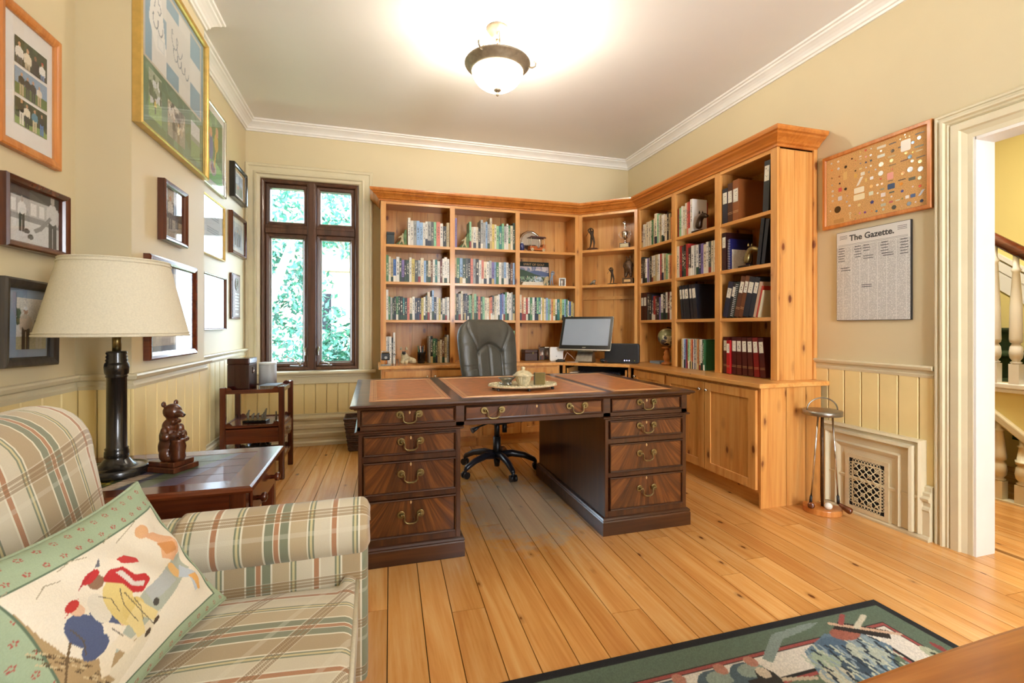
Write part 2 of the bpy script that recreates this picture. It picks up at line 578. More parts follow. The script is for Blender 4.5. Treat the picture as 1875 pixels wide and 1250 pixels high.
def plaid():
    """woven tartan on UV metres"""
    m, nt, b = nt_new('plaid_cotton')
    uv = nd(nt, 'UVMap').outputs[0]
    sp = nd(nt, 'SeparateXYZ', {0: uv})
    u = mth(nt, 'FRACT', mth(nt, 'DIVIDE', sp.outputs[0], 0.30))
    v = mth(nt, 'FRACT', mth(nt, 'DIVIDE', sp.outputs[1], 0.17))
    cr, bg_, tn, sg, ru, wh, ye = [rgba(h) for h in ('#D6CBB0', '#C0AC88', '#B39D79', '#83886E', '#B5825C', '#E6DFC8', '#D2C593')]
    A = ramp(nt, u, [(0, ru), (0.03, wh), (0.045, cr), (0.17, sg), (0.185, ye), (0.205, sg), (0.22, wh), (0.235, tn), (0.40, wh), (0.415, sg), (0.485, wh), (0.495, ru), (0.535, wh), (0.545, sg), (0.615, wh), (0.63, bg_), (0.77, wh), (0.785, sg), (0.80, ye), (0.82, sg), (0.835, cr), (0.97, wh), (0.985, ru)], 'CONSTANT')
    br = rgba('#8A6A42')
    no = (0, 0, 0, 1)
    on = (1, 1, 1, 1)
    B = ramp(nt, v, [(0, no), (0.30, on), (0.345, no), (0.362, on), (0.405, no), (0.422, on), (0.465, no)], 'CONSTANT')
    W = ramp(nt, v, [(0, no), (0.02, (.5, .5, .5, 1)), (0.10, no), (0.28, on), (0.30, no), (0.465, on), (0.48, no)], 'CONSTANT')
    tw = nd(nt, 'TexWave', {'Vector': uv, 'Scale': 140.0, 'Distortion': 0.5}, bands_direction='DIAGONAL').outputs['Fac']
    fb = mth(nt, 'MULTIPLY', B, mth(nt, 'ADD', 0.42, mth(nt, 'MULTIPLY', tw, 0.35)))
    col = mixc(nt, fb, A, br)
    col = mixc(nt, mth(nt, 'MULTIPLY', W, 0.5), col, wh)
    nz = nd(nt, 'TexNoise', {'Vector': uv, 'Scale': 420.0, 'Detail': 2}).outputs[0]
    col = mixc(nt, mth(nt, 'MULTIPLY', nz, 0.16), col, rgba('#6F5B3C'))
    nt.links.new(col, b.inputs['Base Color'])
    b.inputs['Roughness'].default_value = 0.9
    b.inputs['Sheen Weight'].default_value = 0.25
    nt.links.new(nd(nt, 'Bump', {'Height': nz, 'Strength': 0.25, 'Distance': 0.004}).outputs[0], b.inputs['Normal'])
    return m


M['plaid'] = plaid()


def flame():
    """crotch mahogany veneer fanning out of the drawer's foot"""
    m, nt, b = nt_new('flame_mahogany')
    t = nd(nt, 'TexCoord').outputs['Object']
    oi = nd(nt, 'ObjectInfo').outputs['Random']
    x, y, z = nd(nt, 'SeparateXYZ', {0: t}).outputs
    den = mth(nt, 'ADD', mth(nt, 'MULTIPLY', z, -1.0), 0.26)
    q = mth(nt, 'DIVIDE', x, mth(nt, 'ADD', den, mth(nt, 'MULTIPLY', mth(nt, 'MULTIPLY', x, x), 2.0)))
    vec = nd(nt, 'CombineXYZ', {0: mth(nt, 'MULTIPLY', q, 6.0), 1: mth(nt, 'MULTIPLY', oi, 50.0), 2: mth(nt, 'MULTIPLY', z, 1.5)}).outputs[0]
    n1 = nd(nt, 'TexNoise', {'Vector': vec, 'Scale': 1.2, 'Detail': 6, 'Roughness': 0.65, 'Distortion': 0.4}).outputs[0]
    vec2 = nd(nt, 'CombineXYZ', {0: mth(nt, 'MULTIPLY', q, 45.0), 1: mth(nt, 'MULTIPLY', oi, 50.0), 2: mth(nt, 'MULTIPLY', z, 8.0)}).outputs[0]
    n2 = nd(nt, 'TexNoise', {'Vector': vec2, 'Scale': 1.0, 'Detail': 3}).outputs[0]
    f = mth(nt, 'ADD', mth(nt, 'MULTIPLY', n1, 0.7), mth(nt, 'MULTIPLY', n2, 0.3))
    ax = mth(nt, 'ABSOLUTE', x)
    f = mth(nt, 'ADD', f, mth(nt, 'MULTIPLY', mth(nt, 'SUBTRACT', ax, 0.1), 0.35))
    col = ramp(nt, f, [(0.34, rgba('#33190B')), (0.5, rgba('#582F15')), (0.64, rgba('#7E4A21')), (0.78, rgba('#96602C'))])
    nt.links.new(col, b.inputs['Base Color'])
    b.inputs['Roughness'].default_value = 0.25
    b.inputs['Coat Weight'].default_value = 0.4
    b.inputs['Coat Roughness'].default_value = 0.1
    return m


M['flame'] = flame()


# ------------------------------------------------------------------ printed pictures: a small painter whose colours become the surface's own print
class Canvas:
    def __init__(s, w, h, col):
        s.w, s.h = w, h
        s.a = np.zeros((h, w, 3))
        s.a[:] = lin(col)
        yy, xx = np.mgrid[0:h, 0:w]
        s.x = (xx + 0.5) / w
        s.y = 1 - (yy + 0.5) / h
        s.rng = np.random.RandomState(w * 7 + h)

    def put(s, mask, col, al=1.0):
        c = np.array(lin(col))
        s.a[mask] = s.a[mask] * (1 - al) + c * al
        return s

    def rect(s, x0, x1, y0, y1, col, al=1.0):
        return s.put((s.x >= x0) & (s.x <= x1) & (s.y >= y0) & (s.y <= y1), col, al)

    def ell(s, cx, cy, rx, ry, col, al=1.0, rot=0):
        dx, dy = s.x - cx, s.y - cy
        c, n = math.cos(R(rot)), math.sin(R(rot))
        return s.put(((dx * c + dy * n) / rx) ** 2 + ((-dx * n + dy * c) / ry) ** 2 <= 1, col, al)

    def poly(s, pts, col, al=1.0):
        ins = np.zeros(s.x.shape, bool)
        k = len(pts)
        for i in range(k):
            (x0, y0), (x1, y1) = pts[i], pts[(i + 1) % k]
            if y0 == y1:
                continue
            c = ((y0 > s.y) != (y1 > s.y)) & (s.x < (x1 - x0) * (s.y - y0) / (y1 - y0) + x0)
            ins ^= c
        return s.put(ins, col, al)

    def line(s, pts, wd, col, al=1.0):
        for (x0, y0), (x1, y1) in zip(pts[:-1], pts[1:]):
            dx, dy = x1 - x0, y1 - y0
            L = dx * dx + dy * dy + 1e-12
            t = np.clip(((s.x - x0) * dx + (s.y - y0) * dy) / L, 0, 1)
            s.put(((s.x - x0 - t * dx) ** 2 + (s.y - y0 - t * dy) ** 2) <= wd * wd, col, al)
        return s

    def noise(s, amt, cell=1):
        n = s.rng.rand(s.h // cell + 1, s.w // cell + 1)
        n = np.kron(n, np.ones((cell, cell)))[:s.h, :s.w, None]
        s.a = np.clip(s.a * (1 + amt * (n - 0.5) * 2), 0, 1)
        return s

    def blobs(s, cols, n, x0, x1, y0, y1, r):
        for i in range(n):
            q = s.rng.rand(4)
            s.ell(x0 + q[0] * (x1 - x0), y0 + q[1] * (y1 - y0), r * (0.5 + q[2]), r * (0.5 + q[3]) * s.w / s.h, cols[i % len(cols)])
        return s

    def person(s, x, y0, h, top, bottom, skin='#C99A78', hat=None, w=0.24):
        """standing figure, feet at y0, of height h"""
        k = s.h / s.w
        w = h * w * k
        s.rect(x - w * 0.42, x - w * 0.05, y0, y0 + h * 0.5, bottom)
        s.rect(x + w * 0.05, x + w * 0.42, y0, y0 + h * 0.5, bottom)
        s.rect(x - w * 0.42, x + w * 0.42, y0 + h * 0.42, y0 + h * 0.52, bottom)
        s.ell(x, y0 + h * 0.66, w * 0.52, h * 0.19, top)
        s.ell(x - w * 0.5, y0 + h * 0.62, w * 0.16, h * 0.16, top)
        s.ell(x + w * 0.5, y0 + h * 0.62, w * 0.16, h * 0.16, top)
        s.ell(x, y0 + h * 0.91, w * 0.22, h * 0.085, skin)
        if hat:
            s.ell(x, y0 + h * 0.965, w * 0.24, h * 0.045, hat)
        return s


def paint_mesh(name, cv, fn, mat, parent=None, smooth=False, world=False, uvscale=None):
    """grid whose vertices take the canvas colours; fn(u, v) gives the point"""
    w, h = cv.w, cv.h
    vs = [fn((i + 0.0) / (w - 1), (j + 0.0) / (h - 1)) for j in range(h) for i in range(w)]
    if world and parent is not None:
        l = parent.location
        if parent.parent is not None:
            l = l + parent.parent.location
        vs = [(a - l.x, b - l.y, c - l.z) for a, b, c in vs]
    fs = [(j * w + i, j * w + i + 1, (j + 1) * w + i + 1, (j + 1) * w + i) for j in range(h - 1) for i in range(w - 1)]
    me = bpy.data.meshes.new(name)
    me.from_pydata(vs, [], fs)
    ca = me.color_attributes.new('Col', 'FLOAT_COLOR', 'POINT')
    col = np.ones((h, w, 4))
    col[:, :, :3] = cv.a[::-1]
    ca.data.foreach_set('color', col.reshape(-1))
    me.materials.append(mat)
    if smooth:
        me.polygons.foreach_set('use_smooth', [True] * len(fs))
    me.update()
    o = bpy.data.objects.new(name, me)
    C.objects.link(o)
    o.parent = parent
    return o


def text_mesh(name, body, size, mat, parent, loc, rot, depth=0.0004, align='CENTER', shear=0.0, bold=0.0):
    cu = bpy.data.curves.new(name, 'FONT')
    cu.body = body
    cu.size = size
    cu.align_x = align
    cu.align_y = 'CENTER'
    cu.extrude = depth
    cu.shear = shear
    cu.offset = bold
    cu.resolution_u = 3
    tmp = bpy.data.objects.new(name, cu)
    me = bpy.data.meshes.new_from_object(tmp)
    bpy.data.objects.remove(tmp)
    bpy.data.curves.remove(cu)
    me.name = name
    me.materials.clear()
    me.materials.append(mat)
    return inst(name, me, parent, loc, rot)
# ================================================================== THE ROOM
XR, YB, ZC = 2.876, 4.911, 3.08
XN, XB_, XA = -1.21, -1.01, -1.16          # near left wall, chimney breast, alcove
YJ0, YJ1 = 2.41, 3.31                      # chimney breast from / to
YREAR = -1.6
rnd = random.Random(7)


def st(o):
    o['kind'] = 'structure'
    return o


def ring(mb, a0, a1, b0, b1, prof, fn, m=0, open_bottom=False):
    """mitred frame; prof = [(inset, out)...] from the outer back edge to the inner back edge"""
    vs = []
    n = len(prof)
    if open_bottom:
        for i, o in prof:
            vs += [fn(a0 + i, b0, o), fn(a0 + i, b1 - i, o), fn(a1 - i, b1 - i, o), fn(a1 - i, b0, o)]
    else:
        for i, o in prof:
            vs += [fn(a0 + i, b0 + i, o), fn(a0 + i, b1 - i, o), fn(a1 - i, b1 - i, o), fn(a1 - i, b0 + i, o)]
    fs = []
    for k in range(n - 1):
        for j in range(3 if open_bottom else 4):
            fs.append((k * 4 + j, k * 4 + (j + 1) % 4, (k + 1) * 4 + (j + 1) % 4, (k + 1) * 4 + j))
    mb.add(vs, fs, m)
    return mb


fB = lambda y: (lambda a, b, o: (a, y - o, b))       # on a wall facing -Y
fR = lambda x: (lambda a, b, o: (x - o, a, b))       # on a wall facing -X
fL = lambda x: (lambda a, b, o: (x + o, a, b))       # on a wall facing +X

# ---- floor
floor = st(MB().box(-1.5, 5.2, YREAR - 0.1, 6.6, -0.08, -0.016).build('floor', M['gap']))
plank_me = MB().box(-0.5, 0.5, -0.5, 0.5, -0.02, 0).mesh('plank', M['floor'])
TH = R(1.8)


def planks(x0, x1, y0, y1, wlist, th, lmin, lmax):
    x = x0
    while x < x1:
        w = rnd.choice(wlist)
        y = y0 - rnd.random() * lmax
        while y < y1:
            L = rnd.uniform(lmin, lmax)
            ya, yb = max(y, y0), min(y + L, y1)
            if yb - ya > 0.1:
                cy = (ya + yb) / 2
                cx = x + w / 2
                inst('plank', plank_me, floor, (cx * math.cos(th) + cy * math.sin(th), cy * math.cos(th) - cx * math.sin(th), 0),
                     (0, 0, -th), (w - 0.0035, yb - ya - 0.003, 1))
            y += L
        x += w


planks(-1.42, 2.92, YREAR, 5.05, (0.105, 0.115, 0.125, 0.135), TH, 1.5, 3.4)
planks(3.07, 4.95, -0.6, 3.0, (0.068, 0.075), R(0.6), 0.9, 2.2)

# ---- walls
mb = MB()
wx0, wx1, wz0, wz1 = -1.035, -0.150, 0.715, 2.555
mb.box(-1.5, wx0, YB, YB + 0.22, 0, ZC).box(wx1, XR + 0.14, YB, YB + 0.22, 0, ZC)
mb.box(wx0, wx1, YB, YB + 0.22, 0, wz0).box(wx0, wx1, YB, YB + 0.22, wz1, ZC)
wall_back = st(mb.build('wall_back', M['wall'], fix=False))
mb = MB()
dy0, dy1, dz1 = 0.55, 1.585, 2.09
mb.box(XR, XR + 0.135, YREAR, dy0, 0, ZC).box(XR, XR + 0.135, dy1, YB, 0, ZC).box(XR, XR + 0.135, dy0, dy1, dz1, ZC)
wall_right = st(mb.build('wall_right', M['wall'], fix=False))
mb = MB()
mb.box(-1.5, XN, YREAR, YJ0, 0, ZC).box(-1.5, XB_, YJ0, YJ1, 0, ZC).box(-1.5, XA, YJ1, YB, 0, ZC)
wall_left = st(mb.build('wall_left', M['wall'], fix=False))
mb = MB()
mb.box(-1.5, 1.25, YREAR - 0.14, YREAR, 0, ZC).box(2.25, XR + 0.14, YREAR - 0.14, YREAR, 0, ZC)
mb.box(1.25, 2.25, YREAR - 0.14, YREAR, 0, 0.7).box(1.25, 2.25, YREAR - 0.14, YREAR, 2.6, ZC)  # leaves an invented window opening for the added rear fill
wall_rear = st(mb.build('wall_rear', M['wall'], fix=False))
ceiling = st(MB().box(-1.5, 5.2, YREAR - 0.14, 6.6, ZC, ZC + 0.1).build('ceiling', M['ceil']))

# ---- crown moulding
crown = [(0, -0.095), (0.012, -0.095), (0.016, -0.082), (0.026, -0.078), (0.030, -0.062), (0.044, -0.046), (0.062, -0.032), (0.074, -0.026), (0.078, -0.016), (0.092, -0.012), (0.096, 0.0), (0, 0)]
path = [(XN, YREAR, ZC), (XN, YJ0), (XB_, YJ0), (XB_, YJ1), (XA, YJ1), (XA, YB), (XR, YB), (XR, YREAR)]
st(MB().sweep(crown, path).build('trim_1', M['white']))

# ---- chair rails
rail = [(0, -0.065), (0.014, -0.065), (0.018, -0.05), (0.012, -0.044), (0.012, -0.03), (0.03, -0.022), (0.036, -0.008), (0.032, 0.0), (0, 0)]
st(MB().sweep(rail, [(XN, YREAR, 0.945), (XN, YJ0), (XB_, YJ0), (XB_, YJ1), (XA, YJ1), (XA, YB - 0.02)]).build('trim_2', M['trim']))
st(MB().sweep(rail, [(XR, 2.455, 0.935), (XR, 1.757)]).build('trim_3', M['trim']))
st(MB().sweep(rail, [(XR, 0.38, 0.935), (XR, YREAR)]).build('trim_4', M['trim']))

# ---- wainscot boards
board_me = {}


def boards(parent, pts, z0, z1, facing, depth=0.012):
    """pts: edges along the wall; facing: '+x' '-x' '-y'"""
    ax, pos = facing
    for a, b in zip(pts[:-1], pts[1:]):
        w = abs(b - a) - 0.004
        key = (round(w, 3), round(z1 - z0, 3), ax)
        if key not in board_me:
            e = 0.004
            pr = [(-w / 2, 0), (-w / 2, depth - e), (-w / 2 + e, depth), (w / 2 - e, depth), (w / 2, depth - e), (w / 2, 0)]
            board_me[key] = MB().prism(pr, 'z', 0, z1 - z0).mesh('board', M['wains'])
        c = (a + b) / 2
        if ax == '+x':
            inst('board', board_me[key], parent, (pos, c, z0), (0, 0, R(-90)))
        elif ax == '-x':
            inst('board', board_me[key], parent, (pos, c, z0), (0, 0, R(90)))
        else:
            inst('board', board_me[key], parent, (c, pos, z0), (0, 0, R(180)))


def spaced(a, b, w=0.11):
    n = max(1, round(abs(b - a) / w))
    return [a + (b - a) * i / n for i in range(n + 1)]


boards(wall_left, spaced(0.5, YJ0, 0.1105), 0.0, 0.885, ('+x', XN))
boards(wall_left, [XN + 0.012, -1.13, -1.07, XB_], 0.0, 0.885, ('-y', YJ0))
boards(wall_left, spaced(YJ0 - 0.012, YJ1, 0.1125), 0.0, 0.885, ('+x', XB_))
boards(wall_left, spaced(YJ1, YB, 0.1105), 0.27, 0.885, ('+x', XA))
boards(wall_right, [1.757, 1.831, 1.937, 2.042, 2.148, 2.256, 2.365, 2.47], 0.0, 0.875, ('-x', XR))
boards(wall_back, spaced(-1.16, 0.06, 0.1055), 0.27, 0.60, ('-y', YB))

# ---- baseboards
base_b = [(0, 0), (0.055, 0), (0.055, 0.03), (0.045, 0.045), (0.045, 0.07), (0.05, 0.085), (0.05, 0.115), (0.038, 0.125), (0.038, 0.155), (0.044, 0.165), (0.044, 0.195), (0.03, 0.205), (0.03, 0.235), (0.038, 0.245), (0.042, 0.262), (0.034, 0.278), (0.022, 0.285), (0.022, 0.302), (0, 0.305)]
st(MB().sweep(base_b, [(XA, YJ1, 0), (XA, YB), (0.07, YB)]).build('baseboard_back', M['trim']))
base_r = [(0, 0), (0.058, 0), (0.060, 0.012), (0.054, 0.024), (0.046, 0.028), (0.046, 0.155), (0.052, 0.165), (0.046, 0.178), (0.040, 0.185), (0.040, 0.205), (0.056, 0.215), (0.058, 0.228), (0.044, 0.24), (0.044, 0.255), (0.03, 0.262), (0.03, 0.285), (0.016, 0.292), (0, 0.294)]
st(MB().sweep(base_r, [(XR, 2.40, 0), (XR, 1.757)]).build('baseboard_right', M['trim']))
st(MB().sweep(base_r, [(XN, YREAR, 0), (XN, 0.5)]).build('baseboard_left', M['trim']))

# ---- heating vent with its moulded surround, part of the panelling of the right wall
vent = thing('heating_vent', 'cream cast-iron floor vent with pierced lattice grille in moulded surround', 'vent', (XR - 0.012, 2.08, 0))
mb = MB()
prof = [(0, 0), (0, 0.052), (0.012, 0.062), (0.02, 0.05), (0.032, 0.05), (0.036, 0.072), (0.05, 0.076), (0.06, 0.058), (0.068, 0.054), (0.098, 0.054), (0.108, 0.066), (0.122, 0.06), (0.135, 0.052), (0.16, 0.05)]
ring(mb, 1.792, 2.382, 0.03, 0.533, prof, fR(XR), open_bottom=True)
mb.build('surround', M['trim'], vent, world=True)
MB().box(XR - 0.052, XR - 0.012, 1.945, 2.225, 0.02, 0.385).build('backing_panel', M['trim'], vent, world=True)
XV = XR - 0.0525
MB().box(XV - 0.001, XV, 1.978, 2.190, 0.048, 0.342).build('duct_opening', M['dark_void'], vent, world=True)
g = MB()
ring(g, 1.955, 2.213, 0.026, 0.366, [(0, 0), (0, 0.006), (0.024, 0.006), (0.024, 0.0)], fR(XV))
gy0, gy1, gz0, gz1 = 2.002, 2.166, 0.073, 0.318
ring(g, gy0 - 0.004, gy1 + 0.004, gz0 - 0.004, gz1 + 0.004, [(0, 0), (0, 0.006), (0.007, 0.006), (0.007, 0)], fR(XV))
for k in range(7):                       # loops of the border
    for yy in (1.991, 2.177):
        c = gz0 + (gz1 - gz0) * (k * 2 + 0.5) / 13
        for q in (0, 1):
            cc = c + q * (gz1 - gz0) / 13
            if cc > gz1:
                continue
            g.tube([(XV - 0.004, yy + 0.0095 * math.cos(t), cc + 0.0075 * math.sin(t)) for t in np.linspace(0, 2 * PI, 9)[:-1]], 0.0021, 4, closed=True)
for k in range(9):
    for zz in (0.061, 0.330):
        cc = gy0 + (gy1 - gy0) * (k + 0.5) / 9
        g.tube([(XV - 0.004, cc + 0.0075 * math.cos(t), zz + 0.0095 * math.sin(t)) for t in np.linspace(0, 2 * PI, 9)[:-1]], 0.0021, 4, closed=True)
nY, nZ = 4, 6
sy_, sz_ = (gy1 - gy0) / nY, (gz1 - gz0) / nZ
for i in range(nY):
    for j in range(nZ):
        a0, a1, b0, b1 = gy0 + i * sy_, gy0 + (i + 1) * sy_, gz0 + j * sz_, gz0 + (j + 1) * sz_
        g.cyl((XV - 0.004, a0, b0), (XV - 0.004, a1, b1), 0.0027, n=5)
        g.cyl((XV - 0.004, a1, b0), (XV - 0.004, a0, b1), 0.0027, n=5)
        ca, cb = (a0 + a1) / 2, (b0 + b1) / 2
        if (i + j) % 2:
            g.tube([(XV - 0.004, ca + 0.012 * math.cos(t), cb + 0.012 * math.sin(t)) for t in np.linspace(0, 2 * PI, 9)[:-1]], 0.0026, 4, closed=True)
        else:
            g.cyl((XV - 0.0035, ca, cb), (XV - 0.0065, ca, cb), 0.008, n=8)
g.build('grille', M['iron'], vent, world=True)

# ---- doorway casing and jamb
door = thing('door_1', None, None, (XR, dy1, 0))
st(door)
prof = [(0, 0), (0, 0.016), (0.012, 0.03), (0.02, 0.03), (0.024, 0.022), (0.032, 0.022), (0.038, 0.034), (0.048, 0.034), (0.054, 0.022), (0.066, 0.026), (0.072, 0.016), (0.078, 0.024), (0.112, 0.024), (0.118, 0.012), (0.14, 0.004), (0.162, 0.004), (0.165, -0.01)]
mb = MB()
ring(mb, dy0 - 0.17, dy1 + 0.17, 0, 2.258, prof, fR(XR), open_bottom=True)
mb.build('casing', M['trim'], door, world=True)
mb = MB()
mb.box(XR - 0.002, XR + 0.137, dy1 - 0.004, dy1 + 0.02, 0, 2.1).box(XR - 0.002, XR + 0.137, dy0 - 0.02, dy0 + 0.004, 0, 2.1)
mb.box(XR - 0.002, XR + 0.137, dy0, dy1, 2.08, 2.1)
mb.build('jamb', M['white'], door, world=True)

# ---- window in view
win = thing('window_1', None, None, (-0.59, YB, 0))
st(win)
prof = [(0, 0), (0, 0.012), (0.012, 0.03), (0.03, 0.03), (0.036, 0.02), (0.075, 0.018), (0.08, 0.028), (0.098, 0.032), (0.105, 0.018), (0.13, 0.012), (0.136, -0.07)]
mb = MB()
ring(mb, -1.165, -0.014, 0.715, 2.69, prof, fB(YB), open_bottom=True)
mb.build('casing', M['trim'], win, world=True)
mb = MB()
sillp = [(-0.03, 0), (0.062, 0), (0.07, 0.006), (0.074, 0.018), (0.07, 0.03), (0.06, 0.034), (-0.03, 0.034)]
mb.prism([(YB - o, 0.685 + z) for o, z in sillp], 'x', -1.155, 0.012)
mb.build('window_sill', M['trim'], win, world=True)
mb = MB()
mb.box(-1.145, -0.03, YB - 0.03, YB, 0.66, 0.686).box(-1.145, -0.03, YB - 0.022, YB, 0.60, 0.66).box(-1.145, -0.03, YB - 0.028, YB, 0.592, 0.602)
mb.build('apron', M['trim'], win, world=True, bevel=0.004)
fy = YB + 0.03
mb = MB()
ring(mb, -1.032, -0.152, 0.722, 2.552, [(0, -0.06), (0, 0.03), (0.014, 0.036), (0.026, 0.03), (0.034, 0.022), (0.04, -0.06)], fB(fy))
mb.build('frame', M['window_wood'], win, world=True)
mb = MB()
mb.box(-0.625, -0.545, fy - 0.032, fy + 0.06, 0.73, 2.54).box(-0.612, -0.558, fy - 0.04, fy - 0.03, 0.73, 2.54)
mb.build('mullion', M['window_wood'], win, bevel=0.004, world=True)
mb = MB()
for x0, x1 in ((-0.995, -0.625), (-0.545, -0.19)):
    mb.box(x0, x1, fy - 0.024, fy + 0.06, 2.04, 2.118).box(x0, x1, fy - 0.03, fy - 0.02, 2.09, 2.118)
mb.build('transom_bar', M['window_wood'], win, bevel=0.004, world=True)
for x0, x1, z0, z1 in ((-0.995, -0.625, 2.118, 2.515), (-0.545, -0.19, 2.118, 2.515), (-0.995, -0.625, 0.758, 2.04), (-0.545, -0.19, 0.758, 2.04)):
    mb = MB()
    ring(mb, x0, x1, z0, z1, [(0, -0.05), (0, 0.012), (0.008, 0.016), (0.03, 0.012), (0.038, 0.0), (0.044, -0.05)], fB(fy + 0.012))
    s = mb.build('sash', M['window_wood'], win, world=True)
    MB().box(x0 + 0.04, x1 - 0.04, fy + 0.03, fy + 0.033, z0 + 0.04, z1 - 0.04).build('pane', M['window_glass'], s, world=True)
    if z0 < 1:
        mb = MB()
        ring(mb, x0 + 0.04, x1 - 0.04, z0 + 0.04, z1 - 0.04, [(0, 0), (0, 0.008), (0.007, 0.008), (0.007, 0)], fB(fy + 0.028))
        mb.build('spacer', M['steel'], s, world=True)
for sx, xx in ((-1, -0.643), (1, -0.529)):            # casement locks and winders
    mb = MB()
    mb.cbox((xx, fy - 0.012, 0.90), (0.012, 0.012, 0.07)).cbox((xx + 0.006 * sx, fy - 0.03, 0.925), (0.012, 0.02, 0.05), ry=0.25 * sx)
    mb.build('latch', M['chrome'], win, world=True, bevel=0.003)
    mb = MB()
    cx = -0.72 if sx < 0 else -0.46
    mb.cbox((cx, fy - 0.012, 0.765), (0.12, 0.03, 0.016)).cyl((cx + 0.03, fy - 0.02, 0.77), (cx + 0.03, fy - 0.035, 0.785), 0.012)
    if sx < 0:
        mb.tube([(cx + 0.03, fy - 0.035, 0.785), (cx - 0.02, fy - 0.05, 0.83), (cx - 0.075, fy - 0.05, 0.852)], [0.006, 0.006, 0.005], 8)
        mb.ell((cx - 0.08, fy - 0.05, 0.862), (0.008, 0.008, 0.014))
    else:
        mb.tube([(cx + 0.03, fy - 0.035, 0.785), (cx - 0.01, fy - 0.05, 0.80), (cx - 0.04, fy - 0.05, 0.795)], [0.006, 0.006, 0.005], 8)
    mb.build('winder', M['chrome'], win, world=True, bevel=0.002)

# ---- rear window, made up behind the camera for the fill light: frame only
for n, cx in ((2, 1.75),):
    w = st(thing('window_%d' % n, None, None, (cx, YREAR, 0)))
    mb = MB()
    ring(mb, cx - 0.5, cx + 0.5, 0.7, 2.6, [(0, -0.1), (0, 0.02), (0.05, 0.02), (0.05, -0.1)], lambda a, b, o: (a, YREAR + o, b))
    mb.box(cx - 0.03, cx + 0.03, YREAR - 0.08, YREAR - 0.02, 0.7, 2.6)
    mb.build('frame', M['window_wood'], w, world=True)

# ================================================================== THE HALL BEYOND THE DOORWAY
wh = MB()
wh.box(5.0, 5.14, -0.8, 6.6, -0.0, ZC).box(XR + 0.135, 5.0, 6.46, 6.6, 0, ZC).box(XR + 0.135, 5.0, -0.8, -0.66, 0, ZC)
wh.box(XR + 0.135, XR + 0.275, YB, 6.6, 0, ZC)
st(wh.build('wall_hall', M['wall_hall'], fix=False))
area_light('hall_ceiling_light', (3.6, 1.9, 2.95), (0, 0, 0), 0.5, 0.5, 40, (1.0, 0.9, 0.72))
HX = 3.98


def zs(y):
    return 0.43 + 0.82 * (y - 1.95)


stair = thing('staircase', 'green carpeted staircase with white open string seen through the doorway', 'staircase', (HX, 1.9, 0))
for i in range(-5, 9):
    y0, z1 = 2.24 + 0.22 * i, 0.96 + 0.18 * i
    if z1 < 0.1:
        continue
    mb = MB()
    mb.box(4.06, 4.93, y0, y0 + 0.24, z1 - 0.2, z1 - 0.004)
    mb.tube([(4.06, y0 - 0.004, z1 - 0.022), (4.93, y0 - 0.004, z1 - 0.022)], 0.02, 10)
    s = mb.build('step', M['green_carpet'], stair, world=True)
    mb = MB()
    mb.box(4.0, 4.058, y0 - 0.03, y0 + 0.22, z1 - 0.035, z1 - 0.002).cyl((4.0, y0 - 0.03, z1 - 0.018), (4.058, y0 - 0.03, z1 - 0.018), 0.017, n=10)
    mb.build('tread_end', M['trim'], stair, world=True)
mb = MB()
for o0, o1, t in ((0.46, 0.54, 0.02), (0.56, 0.60, 0.03), (0.30, 0.46, 0.012)):
    mb.add([(4.998 - t, 0.9, zs(0.9) + o0 + 0.2), (4.998 - t, 4.0, zs(4.0) + o0 + 0.2), (4.998 - t, 4.0, zs(4.0) + o1 + 0.2), (4.998 - t, 0.9, zs(0.9) + o1 + 0.2),
            (5.0, 0.9, zs(0.9) + o0 + 0.2), (5.0, 4.0, zs(4.0) + o0 + 0.2), (5.0, 4.0, zs(4.0) + o1 + 0.2), (5.0, 0.9, zs(0.9) + o1 + 0.2)],
           [(0, 1, 2, 3), (7, 6, 5, 4), (0, 4, 5, 1), (1, 5, 6, 2), (2, 6, 7, 3), (3, 7, 4, 0)])
mb.build('wall_string', M['white'], stair, world=True)
mb = MB()
mb.box(HX - 0.03, HX + 0.03, 1.3, 2.6, 0.742, 0.775).box(HX - 0.022, HX + 0.022, 1.3, 2.6, 0.715, 0.742)
mb.build('landing_nosing', M['white'], stair, world=True, bevel=0.006)
MB().prism([(1.62, 0.15), (2.27, 0.72), (1.62, 0.72)], 'x', HX, HX + 0.02).build('string_panel', M['wall_hall'], stair, world=True)
MB().add([(HX - 0.035, 1.6, zs(1.6) - 0.01), (HX - 0.035, 2.5, zs(2.5) - 0.01), (HX - 0.035, 2.5, zs(2.5) + 0.055), (HX - 0.035, 1.6, zs(1.6) + 0.055),
          (HX + 0.035, 1.6, zs(1.6) - 0.01), (HX + 0.035, 2.5, zs(2.5) - 0.01), (HX + 0.035, 2.5, zs(2.5) + 0.055), (HX + 0.035, 1.6, zs(1.6) + 0.055)],
         [(0, 1, 2, 3), (7, 6, 5, 4), (0, 4, 5, 1), (1, 5, 6, 2), (2, 6, 7, 3), (3, 7, 4, 0)]).build('string_cap', M['trim'], stair, world=True, bevel=0.01)
zr = lambda y: 1.62 + 0.8 * (y - 1.95)
MB().tube([(HX, 1.3, zr(1.3)), (HX, 3.2, zr(3.2))], 0.036, 14).build('handrail', M['hallrail'], stair, world=True)


